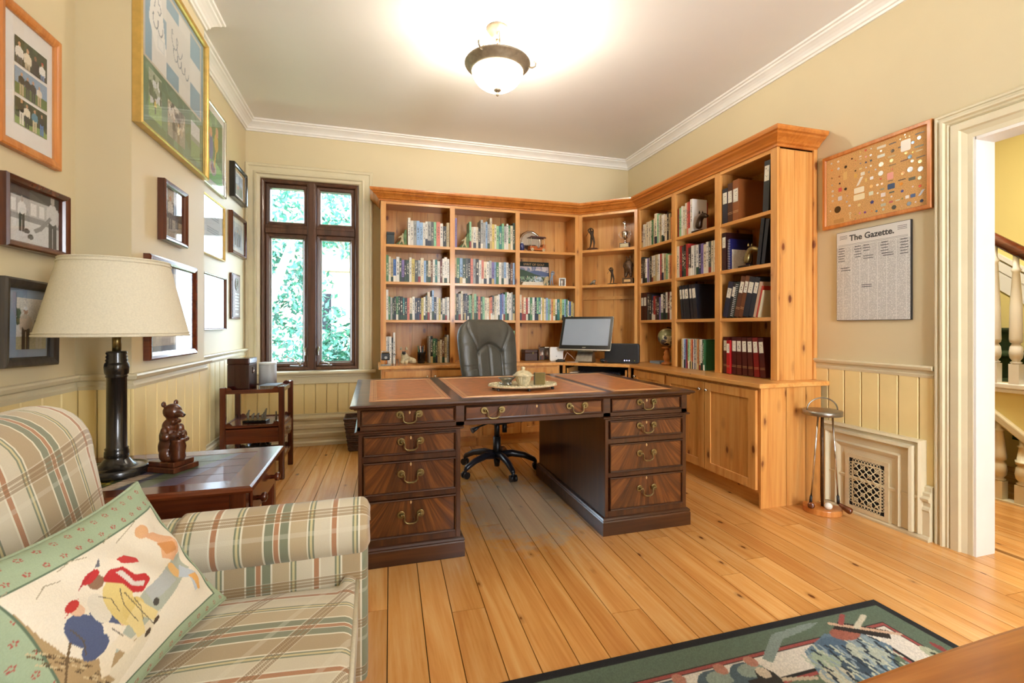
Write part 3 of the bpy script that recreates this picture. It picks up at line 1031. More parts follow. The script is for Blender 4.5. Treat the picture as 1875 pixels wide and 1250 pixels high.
def baluster(y, z0, z1, k=1.0):
    h = z1 - z0
    mb = MB()
    s = 0.026 * k
    mb.box(HX - s, HX + s, y - s, y + s, z0, z0 + 0.13)
    mb.lathe([(0.022, 0.13), (0.03, 0.14), (0.018, 0.15), (0.03, 0.17), (0.034, 0.2), (0.03, 0.24), (0.019, 0.262), (0.03, 0.27), (0.033, 0.29), (0.03, min(0.5, h * 0.6)), (0.018, h * 0.85), (0.026, h * 0.87), (0.016, h * 0.89), (0.014, h)], 12, (HX, y, z0), sx=k, sy=k)
    return mb


for y in (1.76, 1.87, 1.98, 2.09, 2.2, 2.31):
    baluster(y, 0.775, zr(y) - 0.02).build('baluster', M['white'], stair, world=True)
for y in (1.945, 2.065, 2.185):
    z1 = zs(y)
    baluster(y, 0.0, z1 + 0.01, 1.15).build('lower_baluster', M['trim'], stair, world=True)
MB().box(HX - 0.04, HX + 0.04, 1.4, 2.6, 0.0, 0.012).build('base_rail', M['trim'], stair, world=True)

# ================================================================== OUTSIDE THE WINDOW
M['leaf'] = plain('leaf_green', '#336B57', 0.6, noise=0.3, scale=6)
M['leaf2'] = plain('leaf_pale', '#5A9A85', 0.6, noise=0.3, scale=6)
M['bark'] = plain('pale_bark', '#A89B88', 0.8, noise=0.2, scale=20)
M['lawn'] = plain('sunlit_lawn', '#A9B98A', 0.9, noise=0.2)
M['brick'] = plain('pale_brick', '#B9A092', 0.8, noise=0.15, scale=14)
st(MB().box(-16, 10, YB + 0.3, 22, -1.2, -1.0).build('ground_outside', M['lawn']))


def leaves(mb, c, r, n, s):
    for i in range(n):
        d = Vector((rnd.gauss(0, 1), rnd.gauss(0, 1), rnd.gauss(0, 1))).normalized() * (rnd.random() ** 0.4)
        p = Vector(c) + Vector((d.x * r[0], d.y * r[1], d.z * r[2]))
        a = Vector((rnd.gauss(0, 1), rnd.gauss(0, 1), rnd.gauss(0, 1))).normalized()
        b = a.cross(Vector((rnd.gauss(0, 1), rnd.gauss(0, 1), 1))).normalized()
        q = s * rnd.uniform(0.6, 1.3)
        mb.add([p - a * q, p - b * q * 0.45, p + a * q, p + b * q * 0.45], [(0, 1, 2, 3)], rnd.choice((0, 0, 1)))


tree = thing('garden_tree', 'pale-barked leafy tree leaning behind the left window panes', 'tree', (-2.6, 9.6, -1.0))
mb = MB()
mb.tube([(-2.6, 9.60, -1), (-2.3, 9.60, 0.6), (-1.75, 9.50, 1.9), (-1.3, 9.50, 3.2)], [0.12, 0.1, 0.085, 0.05], 10)
mb.tube([(-2.1, 9.55, 1.1), (-2.2, 9.40, 2.2), (-1.9, 9.30, 3.4)], [0.06, 0.05, 0.03], 8)
mb.build('trunk', M['bark'], tree, world=True)
mb = MB()
for c in ((-1.75, 9.70, 2.5), (-1.9, 9.90, 1.3), (-1.3, 10.00, 1.9), (-2.4, 9.90, 2.2), (-1.5, 9.40, 3.5), (-1.5, 9.80, 0.6)):
    leaves(mb, c, (0.6, 0.5, 0.55), 420, 0.07)
o = mb.build('foliage', [M['leaf'], M['leaf2']], tree, world=True, fix=False)
o['kind'] = 'stuff'
shrub = thing('garden_shrub', 'dense green shrub filling the lower right window pane', 'shrub', (-0.75, 8.0, -1.0))
mb = MB()
for c in ((-0.75, 8.0, 0.55), (-0.5, 8.1, 0.2), (-1.0, 8.0, 0.1), (-0.7, 8, 1.0), (-0.3, 8.0, 0.4)):
    leaves(mb, c, (0.5, 0.4, 0.5), 420, 0.06)
o = mb.build('foliage', [M['leaf'], M['leaf2']], shrub, world=True, fix=False)
o['kind'] = 'stuff'
MB().tube([(-0.75, 8.0, -1), (-0.72, 8.0, 0.6)], [0.06, 0.03], 8).build('stem', M['bark'], shrub, world=True)
tree2 = thing('street_tree', 'tree crown high in the upper right window pane', 'tree', (0.2, 11.5, -1.0))
mb = MB()
for c in ((-0.9, 11.0, 3.9), (-1.3, 11.2, 3.2), (-0.6, 11.2, 3.2), (-0.9, 11.5, 4.6)):
    leaves(mb, c, (0.6, 0.5, 0.5), 320, 0.08)
o = mb.build('foliage', [M['leaf2'], M['leaf']], tree2, world=True, fix=False)
o['kind'] = 'stuff'
MB().tube([(0.2, 11.5, -1), (-0.1, 11.4, 1.6), (-0.8, 11.2, 3.3)], [0.14, 0.11, 0.05], 8).build('trunk', M['bark'], tree2, world=True)
house = thing('neighbour_house', 'pale brick house across the street behind the shrub', 'house', (-1.5, 18, -1.0))
MB().box(-7.5, 2.5, 18, 22, -1, 3.1).build('wall', M['brick'], house, world=True)
MB().prism([(-8, 3.1), (3, 3.1), (0.5, 5.2), (-5.5, 5.2)], 'y', 17.7, 22.3).build('roof', M['stone_dark'], house, world=True)
for x in (-1.9, -4.2, 0.6):
    f = MB().box(x - 0.5, x + 0.5, 17.93, 18.02, 0.9, 2.4).build('window', M['white'], house, world=True)
    MB().box(x - 0.42, x + 0.42, 17.91, 17.94, 0.98, 2.32).build('pane', M['dark_void'], f, world=True)
# ================================================================== BOOKCASES, WORKTOP AND BASE CABINETS
ZS = (1.93, 1.575, 1.21)
ZW = 0.79
ZT = 2.345


def part_boards(parent, name, x0, x1, y, z0, z1, w, mat, th=0.012):
    n = max(1, round((x1 - x0) / w))
    for i in range(n):
        a, b = x0 + (x1 - x0) * i / n, x0 + (x1 - x0) * (i + 1) / n
        MB().box(a + 0.0008, b - 0.0008, y, y + th, z0, z1).build(name, mat, parent)


def bookcase(t, L, bays, shelves, D=0.33, long_mat='pine_x', stile_w=0.05):
    """local: x along the run, front at y=0, floor z=0"""
    edges = bays
    for i, (a, b) in enumerate(edges):                       # stiles and the panels behind them
        MB().box(a, b, 0, 0.022, ZW, ZT).build('stile', M['pine_z'], t, bevel=0.0015, seg=1)
        c = (a + b) / 2
        nm = 'side_panel' if i in (0, len(edges) - 1) else 'divider'
        x0, x1 = (a, a + 0.02) if i == 0 else ((b - 0.02, b) if i == len(edges) - 1 else (c - 0.012, c + 0.012))
        if i == len(edges) - 1 and long_mat == 'pine_y':
            continue
        MB().box(x0, x1, 0.022, D - 0.012, ZW, ZT).build(nm, M['pine_z'], t)
    for (a, b), (c, d) in zip(edges[:-1], edges[1:]):
        MB().box(b, c, 0, 0.022, 2.308, ZT).build('top_rail', M[long_mat], t, bevel=0.0015, seg=1)
        for z in shelves:
            MB().box(b - 0.012, c + 0.012, 0.003, D - 0.012, z - 0.026, z).build('shelf', M[long_mat], t, bevel=0.002, seg=1)
    part_boards(t, 'back_board', 0, L, D - 0.012, ZW, ZT, 0.16, M['pine_z'])
    MB().box(0, L, 0.022, D, ZT - 0.02, ZT).build('top_panel', M[long_mat], t)


XK0, YK = 0.057, 4.581
XK1 = 2.546
bc_back = thing('bookcase', 'three-bay pine bookcase against the back wall beside the window', 'bookcase', (XK0, YK, 0))
bookcase(bc_back, 2.041, [(0, 0.049), (0.656, 0.705), (1.329, 1.376), (1.992, 2.041)], ZS)
bc_right = thing('bookcase', 'three-bay pine bookcase along the right wall with knotty end panel', 'bookcase', (XK1, 4.171, 0), R(-90))
bookcase(bc_right, 1.708, [(0, 0.045), (0.565, 0.622), (1.118, 1.178), (1.654, 1.708)], ZS, long_mat='pine_y')
# end panel of the right bookcase: three knotty boards and a scribe strip
for i, (a, b) in enumerate(((XK1 + 0.0225, 2.69), (2.69, 2.79), (2.79, 2.843))):
    MB().box(a + 0.0006, b - 0.0006, 2.463, 2.483, ZW, ZT).build('end_board', M['pine_z'], bc_right)
for o in [c for c in bc_right.children if c.name.startswith('end_board')]:
    me = o.data
    for v in me.vertices:                                     # world -> local of the turned unit
        x, y, z = v.co
        v.co = (4.171 - y, x - XK1, z)
mb = MB().box(1.69, 1.722, 0.296, 0.328, ZW, ZT)
mb.build('scribe_strip', M['pine_z'], bc_right, bevel=0.003)

# corner unit on the diagonal
A, B = Vector((2.098, 4.581)), Vector((2.546, 4.171))
dv = (B - A)
Ld = dv.length
ang = math.atan2(dv.y, dv.x)
bc_c = thing('corner_bookcase', 'diagonal corner pine shelf unit holding trophies and statuettes', 'bookcase', (A.x, A.y, 0), ang)
ZSC = (1.955, 1.585)
MB().box(0, 0.03, 0, 0.022, ZW, ZT).build('stile', M['pine_z'], bc_c)
MB().box(Ld - 0.03, Ld, 0, 0.022, ZW, ZT).build('stile', M['pine_z'], bc_c)
MB().box(0.03, Ld - 0.03, 0, 0.022, 2.308, ZT).build('top_rail', M['pine_x'], bc_c)
for z in ZSC:
    MB().prism([(0.0, 0.002), (Ld, 0.002), (Ld + 0.2, 0.27), (-0.2, 0.27)], 'z', z - 0.026, z).build('shelf', M['pine_x'], bc_c)
MB().box(-0.2, Ld + 0.2, 0.235, 0.262, 1.44, 1.475).build('cleat', M['pine_x'], bc_c)
part_boards(bc_c, 'back_board', -0.23, Ld + 0.23, 0.265, ZW, ZT, 0.17, M['pine_z'])
MB().prism([(0.0, 0.022), (Ld, 0.022), (Ld + 0.2, 0.27), (-0.2, 0.27)], 'z', ZT - 0.02, ZT).build('top_panel', M['pine_x'], bc_c)

# stained crown over all three
cp = [(0, 0), (0.012, 0), (0.016, 0.012), (0.03, 0.02), (0.036, 0.03), (0.052, 0.045), (0.074, 0.058), (0.08, 0.068), (0.094, 0.074), (0.1, 0.088), (0.1, 0.1), (0, 0.1)]
crn = thing('cornice', 'stained pine cornice running along the top of all the bookcases', 'cornice', (XK0, YK, 2.334))
MB().sweep(cp, [(XK0, 4.905, 2.334), (XK0, YK), (2.098, YK), (XK1, 4.171), (XK1, 2.463), (2.872, 2.463)]).build('moulding', M['pine_crown_y'], crn, world=True)

# ---- worktop
wt = thing('worktop', 'continuous honey pine worktop wrapping the corner under the bookcases', 'worktop', (0.03, 4.34, ZW - 0.03))
mb = MB()
mb.prism([(0.035, 4.34), (1.80, 4.335), (2.30, 3.905), (2.30, 2.355), (2.874, 2.355), (2.874, 4.909), (0.035, 4.909)], 'z', ZW - 0.03, ZW - 0.0005)
mb.build('slab', M['pine_y'], wt, bevel=0.005, world=True)

# ---- base cabinets
ZD0, ZD1 = 0.11, 0.742


def cab_door(t, x0, x1, knob):
    """local door on the front plane y=0, proud by 2 cm; knob = 'l' or 'r'"""
    w = 0.058
    d = MB()
    d.box(x0, x0 + w, -0.02, 0, ZD0, ZD1).box(x1 - w, x1, -0.02, 0, ZD0, ZD1)
    d.box(x0 + w, x1 - w, -0.02, 0, ZD0, ZD0 + w).box(x0 + w, x1 - w, -0.02, 0, ZD1 - w, ZD1)
    o = d.build('door', M['pine_z'], t, bevel=0.0015, seg=1)
    n = max(1, round((x1 - x0 - 2 * w) / 0.1))
    for i in range(n):
        a = x0 + w + (x1 - x0 - 2 * w) * i / n
        b = x0 + w + (x1 - x0 - 2 * w) * (i + 1) / n
        MB().box(a + 0.0005, b - 0.0005, -0.011, -0.001, ZD0 + w, ZD1 - w).build('panel_board', M['pine_z'], o)
    kx = x0 + w * 0.55 if knob == 'l' else x1 - w * 0.55
    k = MB()
    k.tube([(kx, -0.02, ZD1 - 0.055), (kx, -0.03, ZD1 - 0.055), (kx, -0.034, ZD1 - 0.055), (kx, -0.042, ZD1 - 0.055), (kx, -0.047, ZD1 - 0.055)], [0.007, 0.006, 0.013, 0.013, 0.006], 14)
    k.build('knob', M['chrome'], o)


def base_cab(label, loc, rz, L, doors, end=False):
    t = thing('base_cabinet', label, 'cabinet', loc, rz)
    MB().box(0, L, 0.0, 0.02, 0.09, ZW - 0.031).build('face_frame', M['pine_z'], t)
    MB().box(0, L, 0.035, 0.055, 0.0, 0.09).build('toe_kick', M['pine_x' if rz == 0 else 'pine_y'], t)
    MB().box(0.0, 0.018, 0.02, 0.5, 0.0, ZW - 0.031).build('side_panel', M['pine_z'], t)
    MB().box(L - 0.018, L, 0.02, 0.5, 0.0, ZW - 0.031).build('side_panel', M['pine_z'], t)
    for x0, x1, k in doors:
        cab_door(t, x0, x1, k)
    return t


base_cab('pine base cabinet under the window end of the worktop', (0.06, 4.37, 0), 0, 0.90, [(0.03, 0.44, 'r'), (0.448, 0.87, 'l')])
base_cab('pine base cabinet behind the office chair', (0.962, 4.37, 0), 0, 0.82, [(0.03, 0.405, 'r'), (0.413, 0.79, 'l')])
base_cab('pine base cabinet with one door beside the keyboard drawer', (2.335, 3.885, 0), R(-90), 0.51, [(0.03, 0.5, 'l')])
rb = base_cab('double-door knotty pine base cabinet at the open end of the right run', (2.335, 3.373, 0), R(-90), 0.982, [(0.022, 0.482, 'r'), (0.49, 0.966, 'l')])
for i, (a, b) in enumerate(((0.0, 0.2), (0.2, 0.36), (0.36, 0.482))):
    MB().box(0.982 - 0.0, 0.982 + 0.012, a + 0.0005 - 0.004, b - 0.0005, 0.0, ZW - 0.031).build('end_board', M['pine_z'], rb)

# diagonal corner base with the keyboard drawer
A2, B2 = Vector((1.80, 4.36)), Vector((2.325, 3.905))
d2 = B2 - A2
cb = thing('keyboard_cabinet', 'diagonal corner base unit with open keyboard drawer under the monitor', 'cabinet', (A2.x, A2.y, 0), math.atan2(d2.y, d2.x))
L2 = d2.length
MB().box(0.01, 0.035, 0.01, 0.03, 0.09, ZW - 0.031).build('stile', M['pine_z'], cb)
MB().box(L2 - 0.035, L2 - 0.01, 0.01, 0.03, 0.09, ZW - 0.031).build('stile', M['pine_z'], cb)
MB().box(0.05, L2 - 0.05, 0.02, 0.36, 0.655, 0.675).build('keyboard_drawer', M['pine_x'], cb)
MB().box(0.05, 0.066, 0.02, 0.36, 0.676, 0.73).build('drawer_side', M['pine_x'], cb)
MB().box(L2 - 0.066, L2 - 0.05, 0.02, 0.36, 0.676, 0.73).build('drawer_side', M['pine_x'], cb)
MB().box(0.035, L2 - 0.035, 0.03, 0.045, 0.09, 0.64).build('lower_panel', M['pine_z'], cb)
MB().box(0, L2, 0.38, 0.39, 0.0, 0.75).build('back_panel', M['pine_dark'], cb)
MB().box(0.01, L2 - 0.01, 0.06, 0.08, 0, 0.09).build('toe_kick', M['pine_x'], cb)
kb = thing('keyboard', 'black computer keyboard lying in the drawer below the monitor', 'keyboard', (A2.x, A2.y, 0.676), math.atan2(d2.y, d2.x))
MB().box(0.16, L2 - 0.12, 0.05, 0.2, 0, 0.018).build('case', M['black'], kb, bevel=0.004)
kk = MB()
for r_ in range(5):
    for c_ in range(14):
        x = 0.17 + c_ * (L2 - 0.30) / 14
        kk.box(x + 0.002, x + (L2 - 0.30) / 14 - 0.002, 0.058 + r_ * 0.027, 0.08 + r_ * 0.027, 0.018, 0.024)
o = kk.build('keys', M['dark_blue_plastic'], kb, fix=False)
o['kind'] = 'stuff'
pp = thing('paper_sheets', 'loose white papers at the left of the keyboard drawer', 'paper', (A2.x, A2.y, 0.676), math.atan2(d2.y, d2.x))
MB().box(0.075, 0.15, 0.04, 0.2, 0, 0.012).build('paper_stack', M['paper'], pp)

# ================================================================== BOOKS
book_cover_me = None
mb = MB()
mb.box(-0.5, 0.5, 0, 0.03, 0, 1).box(-0.5, -0.40, 0.03, 1, 0, 1).box(0.40, 0.5, 0.03, 1, 0, 1)
book_cover_me = mb.mesh('book', M['book'])
pages_me = MB().box(-0.40, 0.40, 0.03, 0.96, 0.02, 0.98).mesh('page_block', M['paper'])
COL = {'w': ('#EFEBE0', 'white'), 'c': ('#E6D9BB', 'cream'), 'g': ('#3F7A4E', 'green'), 'd': ('#1F3D2E', 'dark green'), 'b': ('#3E68A8', 'blue'), 'n': ('#232C48', 'navy'),
       'k': ('#1B1B1E', 'black'), 'r': ('#B3352E', 'red'), 'p': ('#D77E6A', 'salmon pink'), 'o': ('#DD8C55', 'orange'), 'y': ('#DCC66A', 'yellow'), 't': ('#2F7F7C', 'teal'),
       'l': ('#93B5DA', 'light blue'), 's': ('#A9AAA6', 'grey'), 'a': ('#B9A578', 'tan'), 'v': ('#7C6AA3', 'purple'), 'u': ('#6B4428', 'brown'), 'e': ('#8FC79A', 'pale green'),
       'm': ('#5A1E1C', 'maroon'), 'x': ('#4A504E', 'charcoal')}
ORD = ['first', 'second', 'third', 'fourth', 'fifth', 'sixth', 'seventh', 'eighth', 'ninth', 'tenth', 'eleventh', 'twelfth', 'thirteenth', 'fourteenth', 'fifteenth', 'sixteenth', 'seventeenth', 'eighteenth', 'nineteenth', 'twentieth',
       'twenty-first', 'twenty-second', 'twenty-third', 'twenty-fourth', 'twenty-fifth', 'twenty-sixth', 'twenty-seventh', 'twenty-eighth', 'twenty-ninth', 'thirtieth', 'thirty-first', 'thirty-second', 'thirty-third']
br = random.Random(3)


def jig(h):
    r, g_, b = lin(h)
    k = br.uniform(0.86, 1.08)
    return (min(1, r * k), min(1, g_ * k), min(1, b * k), 1)


def book(loc, rz, w, h, d, code, label, group, lean=0.0):
    """spine faces local -y; loc is the foot of the spine's left edge"""
    hexc, nm = COL[code]
    c = inst('book', book_cover_me, None, loc, (0, lean, rz), (w, d, h), jig(hexc))
    c.location = Vector(loc) + Matrix.Rotation(rz, 3, 'Z') @ Vector((w / 2, 0, 0))
    tag(c, label, 'book', group)
    inst('page_block', pages_me, c)
    return c


def row(seq, hs, origin, rz, span, shelf, depth=0.17):
    """seq of colour codes; hs heights as one digit each (0 -> 0.15 m, step 1.2 cm)"""
    ws = [br.uniform(0.75, 1.25) for _ in seq]
    k = span / sum(ws)
    x = 0
    grp = 'books, ' + shelf
    for i, ch in enumerate(seq):
        h = 0.15 + 0.0125 * int(hs[i % len(hs)], 16) + br.uniform(-0.002, 0.002)
        p = Vector(origin) + Matrix.Rotation(rz, 3, 'Z') @ Vector((x, br.uniform(0, 0.008), 0))
        nm = COL[ch][1]
        book(p, rz, ws[i] * k - 0.0012, h, depth * br.uniform(0.85, 1.05), ch, '%s book, %s from left, %s' % (nm, ORD[i], shelf), grp)
        x += ws[i] * k


yb = YK + 0.012
e3 = 0.0005
b1, b2, b3 = XK0 + 0.05, XK0 + 0.706, XK0 + 1.377
e1, e2, e4 = XK0 + 0.655, XK0 + 1.328, XK0 + 1.991
# back wall, left bay
row('wwsllwwsxepwka', '9777667777764767666', (b1 + 0.202, yb, ZS[0] + e3), 0, e1 - b1 - 0.204, 'top shelf of bay beside window')
row('gcabwdvkdwyxscldcuwtwmwww', '87657655576557555666567877', (b1, yb, ZS[1] + e3), 0, e1 - b1 - 0.002, 'second shelf of bay beside window')
row('wgsdkgdktkpcwnnkywxcwlnwykwsw', 'b655666655556555567a6b6655566', (b1, yb, ZS[2] + e3), 0, e1 - b1 - 0.002, 'third shelf of bay beside window')
row('wswkw', '9998c', (b1, yb + 0.01, ZW + e3), 0, 0.085, 'left end of worktop beside window')
row('skgdacuas', '99775678a', (b1 + 0.402, yb + 0.02, ZW + e3), 0, 0.198, 'worktop next to pencil cup')
# back wall, middle bay
row('v', 'b', (b2, yb, ZS[0] + e3), 0, 0.022, 'far left of back middle bay top shelf')
row('ecwcksslscyceteswgcd', '95554b9a8d887797988a98', (b2 + 0.148, yb, ZS[0] + e3), 0, e2 - b2 - 0.15, 'top shelf of back middle bay')
row('agldxkpskwpcwsvlgwslwkul', '8888888887766766666665666', (b2, yb, ZS[1] + e3), 0, e2 - b2 - 0.002, 'second shelf of back middle bay')
row('akscknndegaekpdeccopxcwwbvlgwwsd', '999b899888997777666788899a9bbab', (b2, yb, ZS[2] + e3), 0, e2 - b2 - 0.002, 'third shelf of back middle bay')
row('nbbe', 'dddd', (e2 - 0.085, yb, ZW + e3), 0, 0.082, 'worktop behind the office chair')
# back wall, right bay
row('cocrwgwnetwyclesoywtyelgwbya', '9876777777776766666666665443', (b3, yb, ZS[2] + e3), 0, e4 - b3 - 0.002, 'third shelf of bay beside corner unit')
# right wall: bays counted from the corner
xr = XK1 + 0.012
rz = R(-90)
q1, q2, q3 = 4.171 - 0.046, 4.171 - 0.623, 4.171 - 1.179
g1, g2, g3 = 0.518, 0.494, 0.474
row('uwcccwgccewawwckao', '46677778ba9988787', (xr, q1, ZS[0] + e3), rz, g1 - 0.002, 'top shelf of right wall bay by corner')
row('kxkwvskcwacwrcaecor', '9877778888888877655', (xr, q1, ZS[1] + e3), rz, g1 - 0.002, 'second shelf of right wall bay by corner')
row('xknrmkvwkwmw', '8876655788889', (xr, q1 - 0.105, ZS[2] + e3), rz, g1 - 0.107, 'third shelf of right wall bay by corner')
row('rewcwprw', '8898aaab', (xr, q2 - 0.01, ZS[0] + e3), rz, 0.20, 'top shelf of right wall middle bay')
row('crxkrkwswnvcwxcw', 'aa9aa788888788889', (xr, q2, ZS[1] + e3), rz, g2 - 0.002, 'second shelf of right wall middle bay')
row('ywwlvryeworwnwcotcwdg', '8888888888888888888888', (xr, q2 - 0.055, ZW + e3), rz, 0.30, 'worktop level of right wall middle bay', 0.21)
# ================================================================== THINGS ON THE SHELVES
def skin(name, pts, edges, radii, mat, parent, sub=1):
    me = bpy.data.meshes.new(name)
    me.from_pydata(pts, edges, [])
    o = bpy.data.objects.new(name, me)
    C.objects.link(o)
    o.parent = parent
    sk = o.modifiers.new('skin', 'SKIN')
    sk.use_smooth_shade = True
    for i, r in enumerate(radii):
        sv = me.skin_vertices[0].data[i]
        sv.radius = (r, r) if not isinstance(r, tuple) else r
        sv.use_root = (i == 0)
    s = o.modifiers.new('subsurf', 'SUBSURF')
    s.levels = s.render_levels = sub
    me.materials.append(mat)
    return o


def golfer(parent, mat, h, z0=0.0, flip=1, follow=True):
    """swinging golfer figure of height h standing at local origin; one skinned body plus club"""
    k = h
    f = flip
    P = [(0, 0, .50), (-.01 * f, 0, .62), (-.04 * f, 0, .76), (-.07 * f, 0, .84), (-.085 * f, -.01, .90), (-.09 * f, -.015, .955),   # pelvis, waist, chest, neck, head
         (.05 * f, 0, .47), (.09 * f, .01, .26), (.075 * f, 0, .06), (.10 * f, -.05, .02),       # right leg
         (-.05 * f, 0, .47), (-.05 * f, -.02, .26), (-.10 * f, 0, .06), (-.12 * f, -.06, .02),   # left leg
         (.04 * f, -.02, .79), (.06 * f, -.07, .86), (-.03 * f, -.10, .95),                      # arm
         (-.14 * f, -.02, .79), (-.20 * f, -.06, .86), (-.05 * f, -.11, .955)]
    E = [(0, 1), (1, 2), (2, 3), (3, 4), (4, 5), (0, 6), (6, 7), (7, 8), (8, 9), (0, 10), (10, 11), (11, 12), (12, 13), (2, 14), (14, 15), (15, 16), (2, 17), (17, 18), (18, 19)]
    r = [.075, .065, .085, .03, .05, .04, .06, .045, .03, .022, .06, .045, .03, .022, .038, .03, .024, .038, .03, .024]
    skin('figure', [(x * k, y * k, z0 + z * k) for x, y, z in P], E, [q * k for q in r], mat, parent)
    MB().tube([(-.04 * f * k, -.11 * k, z0 + .97 * k), (-.15 * f * k, -.05 * k, z0 + .80 * k), (-.30 * f * k, -.0 * k, z0 + .60 * k)], [.009 * k, .007 * k, .012 * k], 6).build('club', mat, parent)


def bear(parent, mat, h, z0=0.0, armc=True):
    """bear standing upright facing -y"""
    k = h
    P = [(0, .02, .40), (0, .0, .55), (0, 0, .70), (0, -.02, .80), (0, -.05, .88), (0, -.14, .86), (0, -.19, .85),
         (.10, .02, .33), (.12, 0, .14), (.12, -.08, .04), (-.10, .02, .33), (-.12, 0, .14), (-.12, -.08, .04),
         (.15, -.02, .69), (.19, -.06, .55), (.13, -.16, .47), (-.15, -.02, .69), (-.19, -.06, .55), (-.13, -.16, .47)]
    E = [(0, 1), (1, 2), (2, 3), (3, 4), (4, 5), (5, 6), (0, 7), (7, 8), (8, 9), (0, 10), (10, 11), (11, 12), (2, 13), (13, 14), (14, 15), (2, 16), (16, 17), (17, 18)]
    r = [.19, .19, .15, .10, .105, .06, .04, .12, .085, .05, .12, .085, .05, .075, .06, .045, .075, .06, .045]
    o = skin('body', [(x * k, y * k, z0 + z * k) for x, y, z in P], E, [q * k for q in r], mat, parent)
    mb = MB()
    for s in (-1, 1):
        mb.ell((s * .075 * k, -.03 * k, z0 + .975 * k), (.035 * k, .018 * k, .04 * k), 10, 7)
    mb.build('ears', mat, o)
    return o


def binder(loc, rz, w, h, d, hexc, label, group, lean=0.0, tagy=0.62, tagh=0.26, tagc='#E9E4D4', band=None):
    c = inst('binder', binder_me, None, (0, 0, 0), (0, lean, rz), (w, d, h), rgba(hexc))
    c.location = Vector(loc) + Matrix.Rotation(rz, 3, 'Z') @ Vector((w / 2, 0, 0))
    tag(c, label, 'binder', group)
    inst('page_block', pages_me, c)
    if tagh:
        t = inst('spine_label', label_me, c, (0, -0.004, tagy), (0, 0, 0), (0.78, 1, tagh))
    if band:
        inst('gilt_band', band_me, c, (0, -0.003, 0.2), (0, 0, 0), (1, 1, 1))
        inst('gilt_band', band_me, c, (0, -0.003, 0.235), (0, 0, 0), (1, 1, 1))
    return c


mb = MB()
mb.box(-0.5, 0.5, 0, 0.03, 0, 1).box(-0.5, -0.40, 0.03, 1, 0, 1).box(0.40, 0.5, 0.03, 1, 0, 1)
binder_me = mb.mesh('binder', M['objcol'])


def label_mat():
    m, nt, b = nt_new('typed_label')
    t = nd(nt, 'TexCoord').outputs['Object']
    rn = nd(nt, 'ObjectInfo').outputs['Random']
    x, y, z = nd(nt, 'SeparateXYZ', {0: t}).outputs
    v = nd(nt, 'CombineXYZ', {0: mth(nt, 'MULTIPLY', x, 5.0), 1: mth(nt, 'MULTIPLY', rn, 40), 2: mth(nt, 'MULTIPLY', z, 9.0)}).outputs[0]
    n = nd(nt, 'TexNoise', {'Vector': v, 'Scale': 1.0}).outputs[0]
    inn = mth(nt, 'MULTIPLY', mth(nt, 'LESS_THAN', mth(nt, 'ABSOLUTE', x), 0.28), mth(nt, 'LESS_THAN', mth(nt, 'ABSOLUTE', mth(nt, 'SUBTRACT', z, 0.55)), 0.3))
    k = mth(nt, 'MULTIPLY', mth(nt, 'GREATER_THAN', n, 0.6), inn)
    nt.links.new(mixc(nt, k, rgba('#E9E4D4'), rgba('#3A3A3A')), b.inputs['Base Color'])
    b.inputs['Roughness'].default_value = 0.6
    return m


label_me = MB().box(-0.5, 0.5, -0.002, 0.004, 0, 1).mesh('spine_label', label_mat())
band_me = MB().box(-0.46, 0.46, -0.001, 0.003, 0, 0.008).mesh('gilt_band', M['gilt'])
rz = R(-90)


def onright(u, v=0.012):
    """u metres along the right bookcase from the corner end, v back from its face"""
    return (XK1 + v, 4.171 - u)


# ---- right wall, bay by the corner, third shelf: two brown binders
for i, (u, w) in enumerate(((0.048, 0.05), (0.099, 0.048))):
    x, y = onright(u)
    binder((x, y, ZS[2] + e3), rz, w - 0.002, 0.27, 0.24, '#3A160C', '%s brown binder with white spine label on the third shelf by the corner' % ('left' if i == 0 else 'right'), 'brown binders by the corner', tagy=0.52, tagh=0.3)
# middle bay, third shelf: five navy binders leaning
for i, u in enumerate((0.635, 0.672, 0.705, 0.765, 0.80)):
    x, y = onright(u + 0.055)
    w = 0.03 if i in (0, 1, 3) else 0.048
    binder((x, y, ZS[2] + 0.003), rz, w, 0.29, 0.24, '#1B1C24', '%s of five dark binders leaning on the third shelf, right wall middle bay' % ORD[i], 'five dark leaning binders', lean=R(-6.5), tagy=0.6, tagh=0.28)
# open bay, top shelf
x, y = onright(1.19)
binder((x, y, ZS[0] + e3), rz, 0.052, 0.265, 0.24, '#1D2233', 'navy binder at the left of the top shelf, open end bay', 'binders on the top shelf', tagy=0.56, tagh=0.32)
x, y = onright(1.245)
binder((x, y, ZS[0] + e3), rz, 0.048, 0.29, 0.24, '#4B2413', 'brown binder second on the top shelf, open end bay', 'binders on the top shelf', tagy=0.5, tagh=0.3, band=True)
x, y = onright(1.296)
o = binder((x, y, ZS[0] + e3), rz, 0.058, 0.30, 0.26, '#8A4F26', 'thick tan leather album with white label, third on the top shelf, end bay', 'binders on the top shelf', tagy=0.46, tagh=0.32, band=True)
x, y = onright(1.575)
binder((x, y, ZS[0] + 0.004), rz, 0.05, 0.34, 0.24, '#25272B', 'charcoal binder leaning at the right end of the top shelf', 'binders on the top shelf', lean=R(3), tagy=0.6, tagh=0.3)
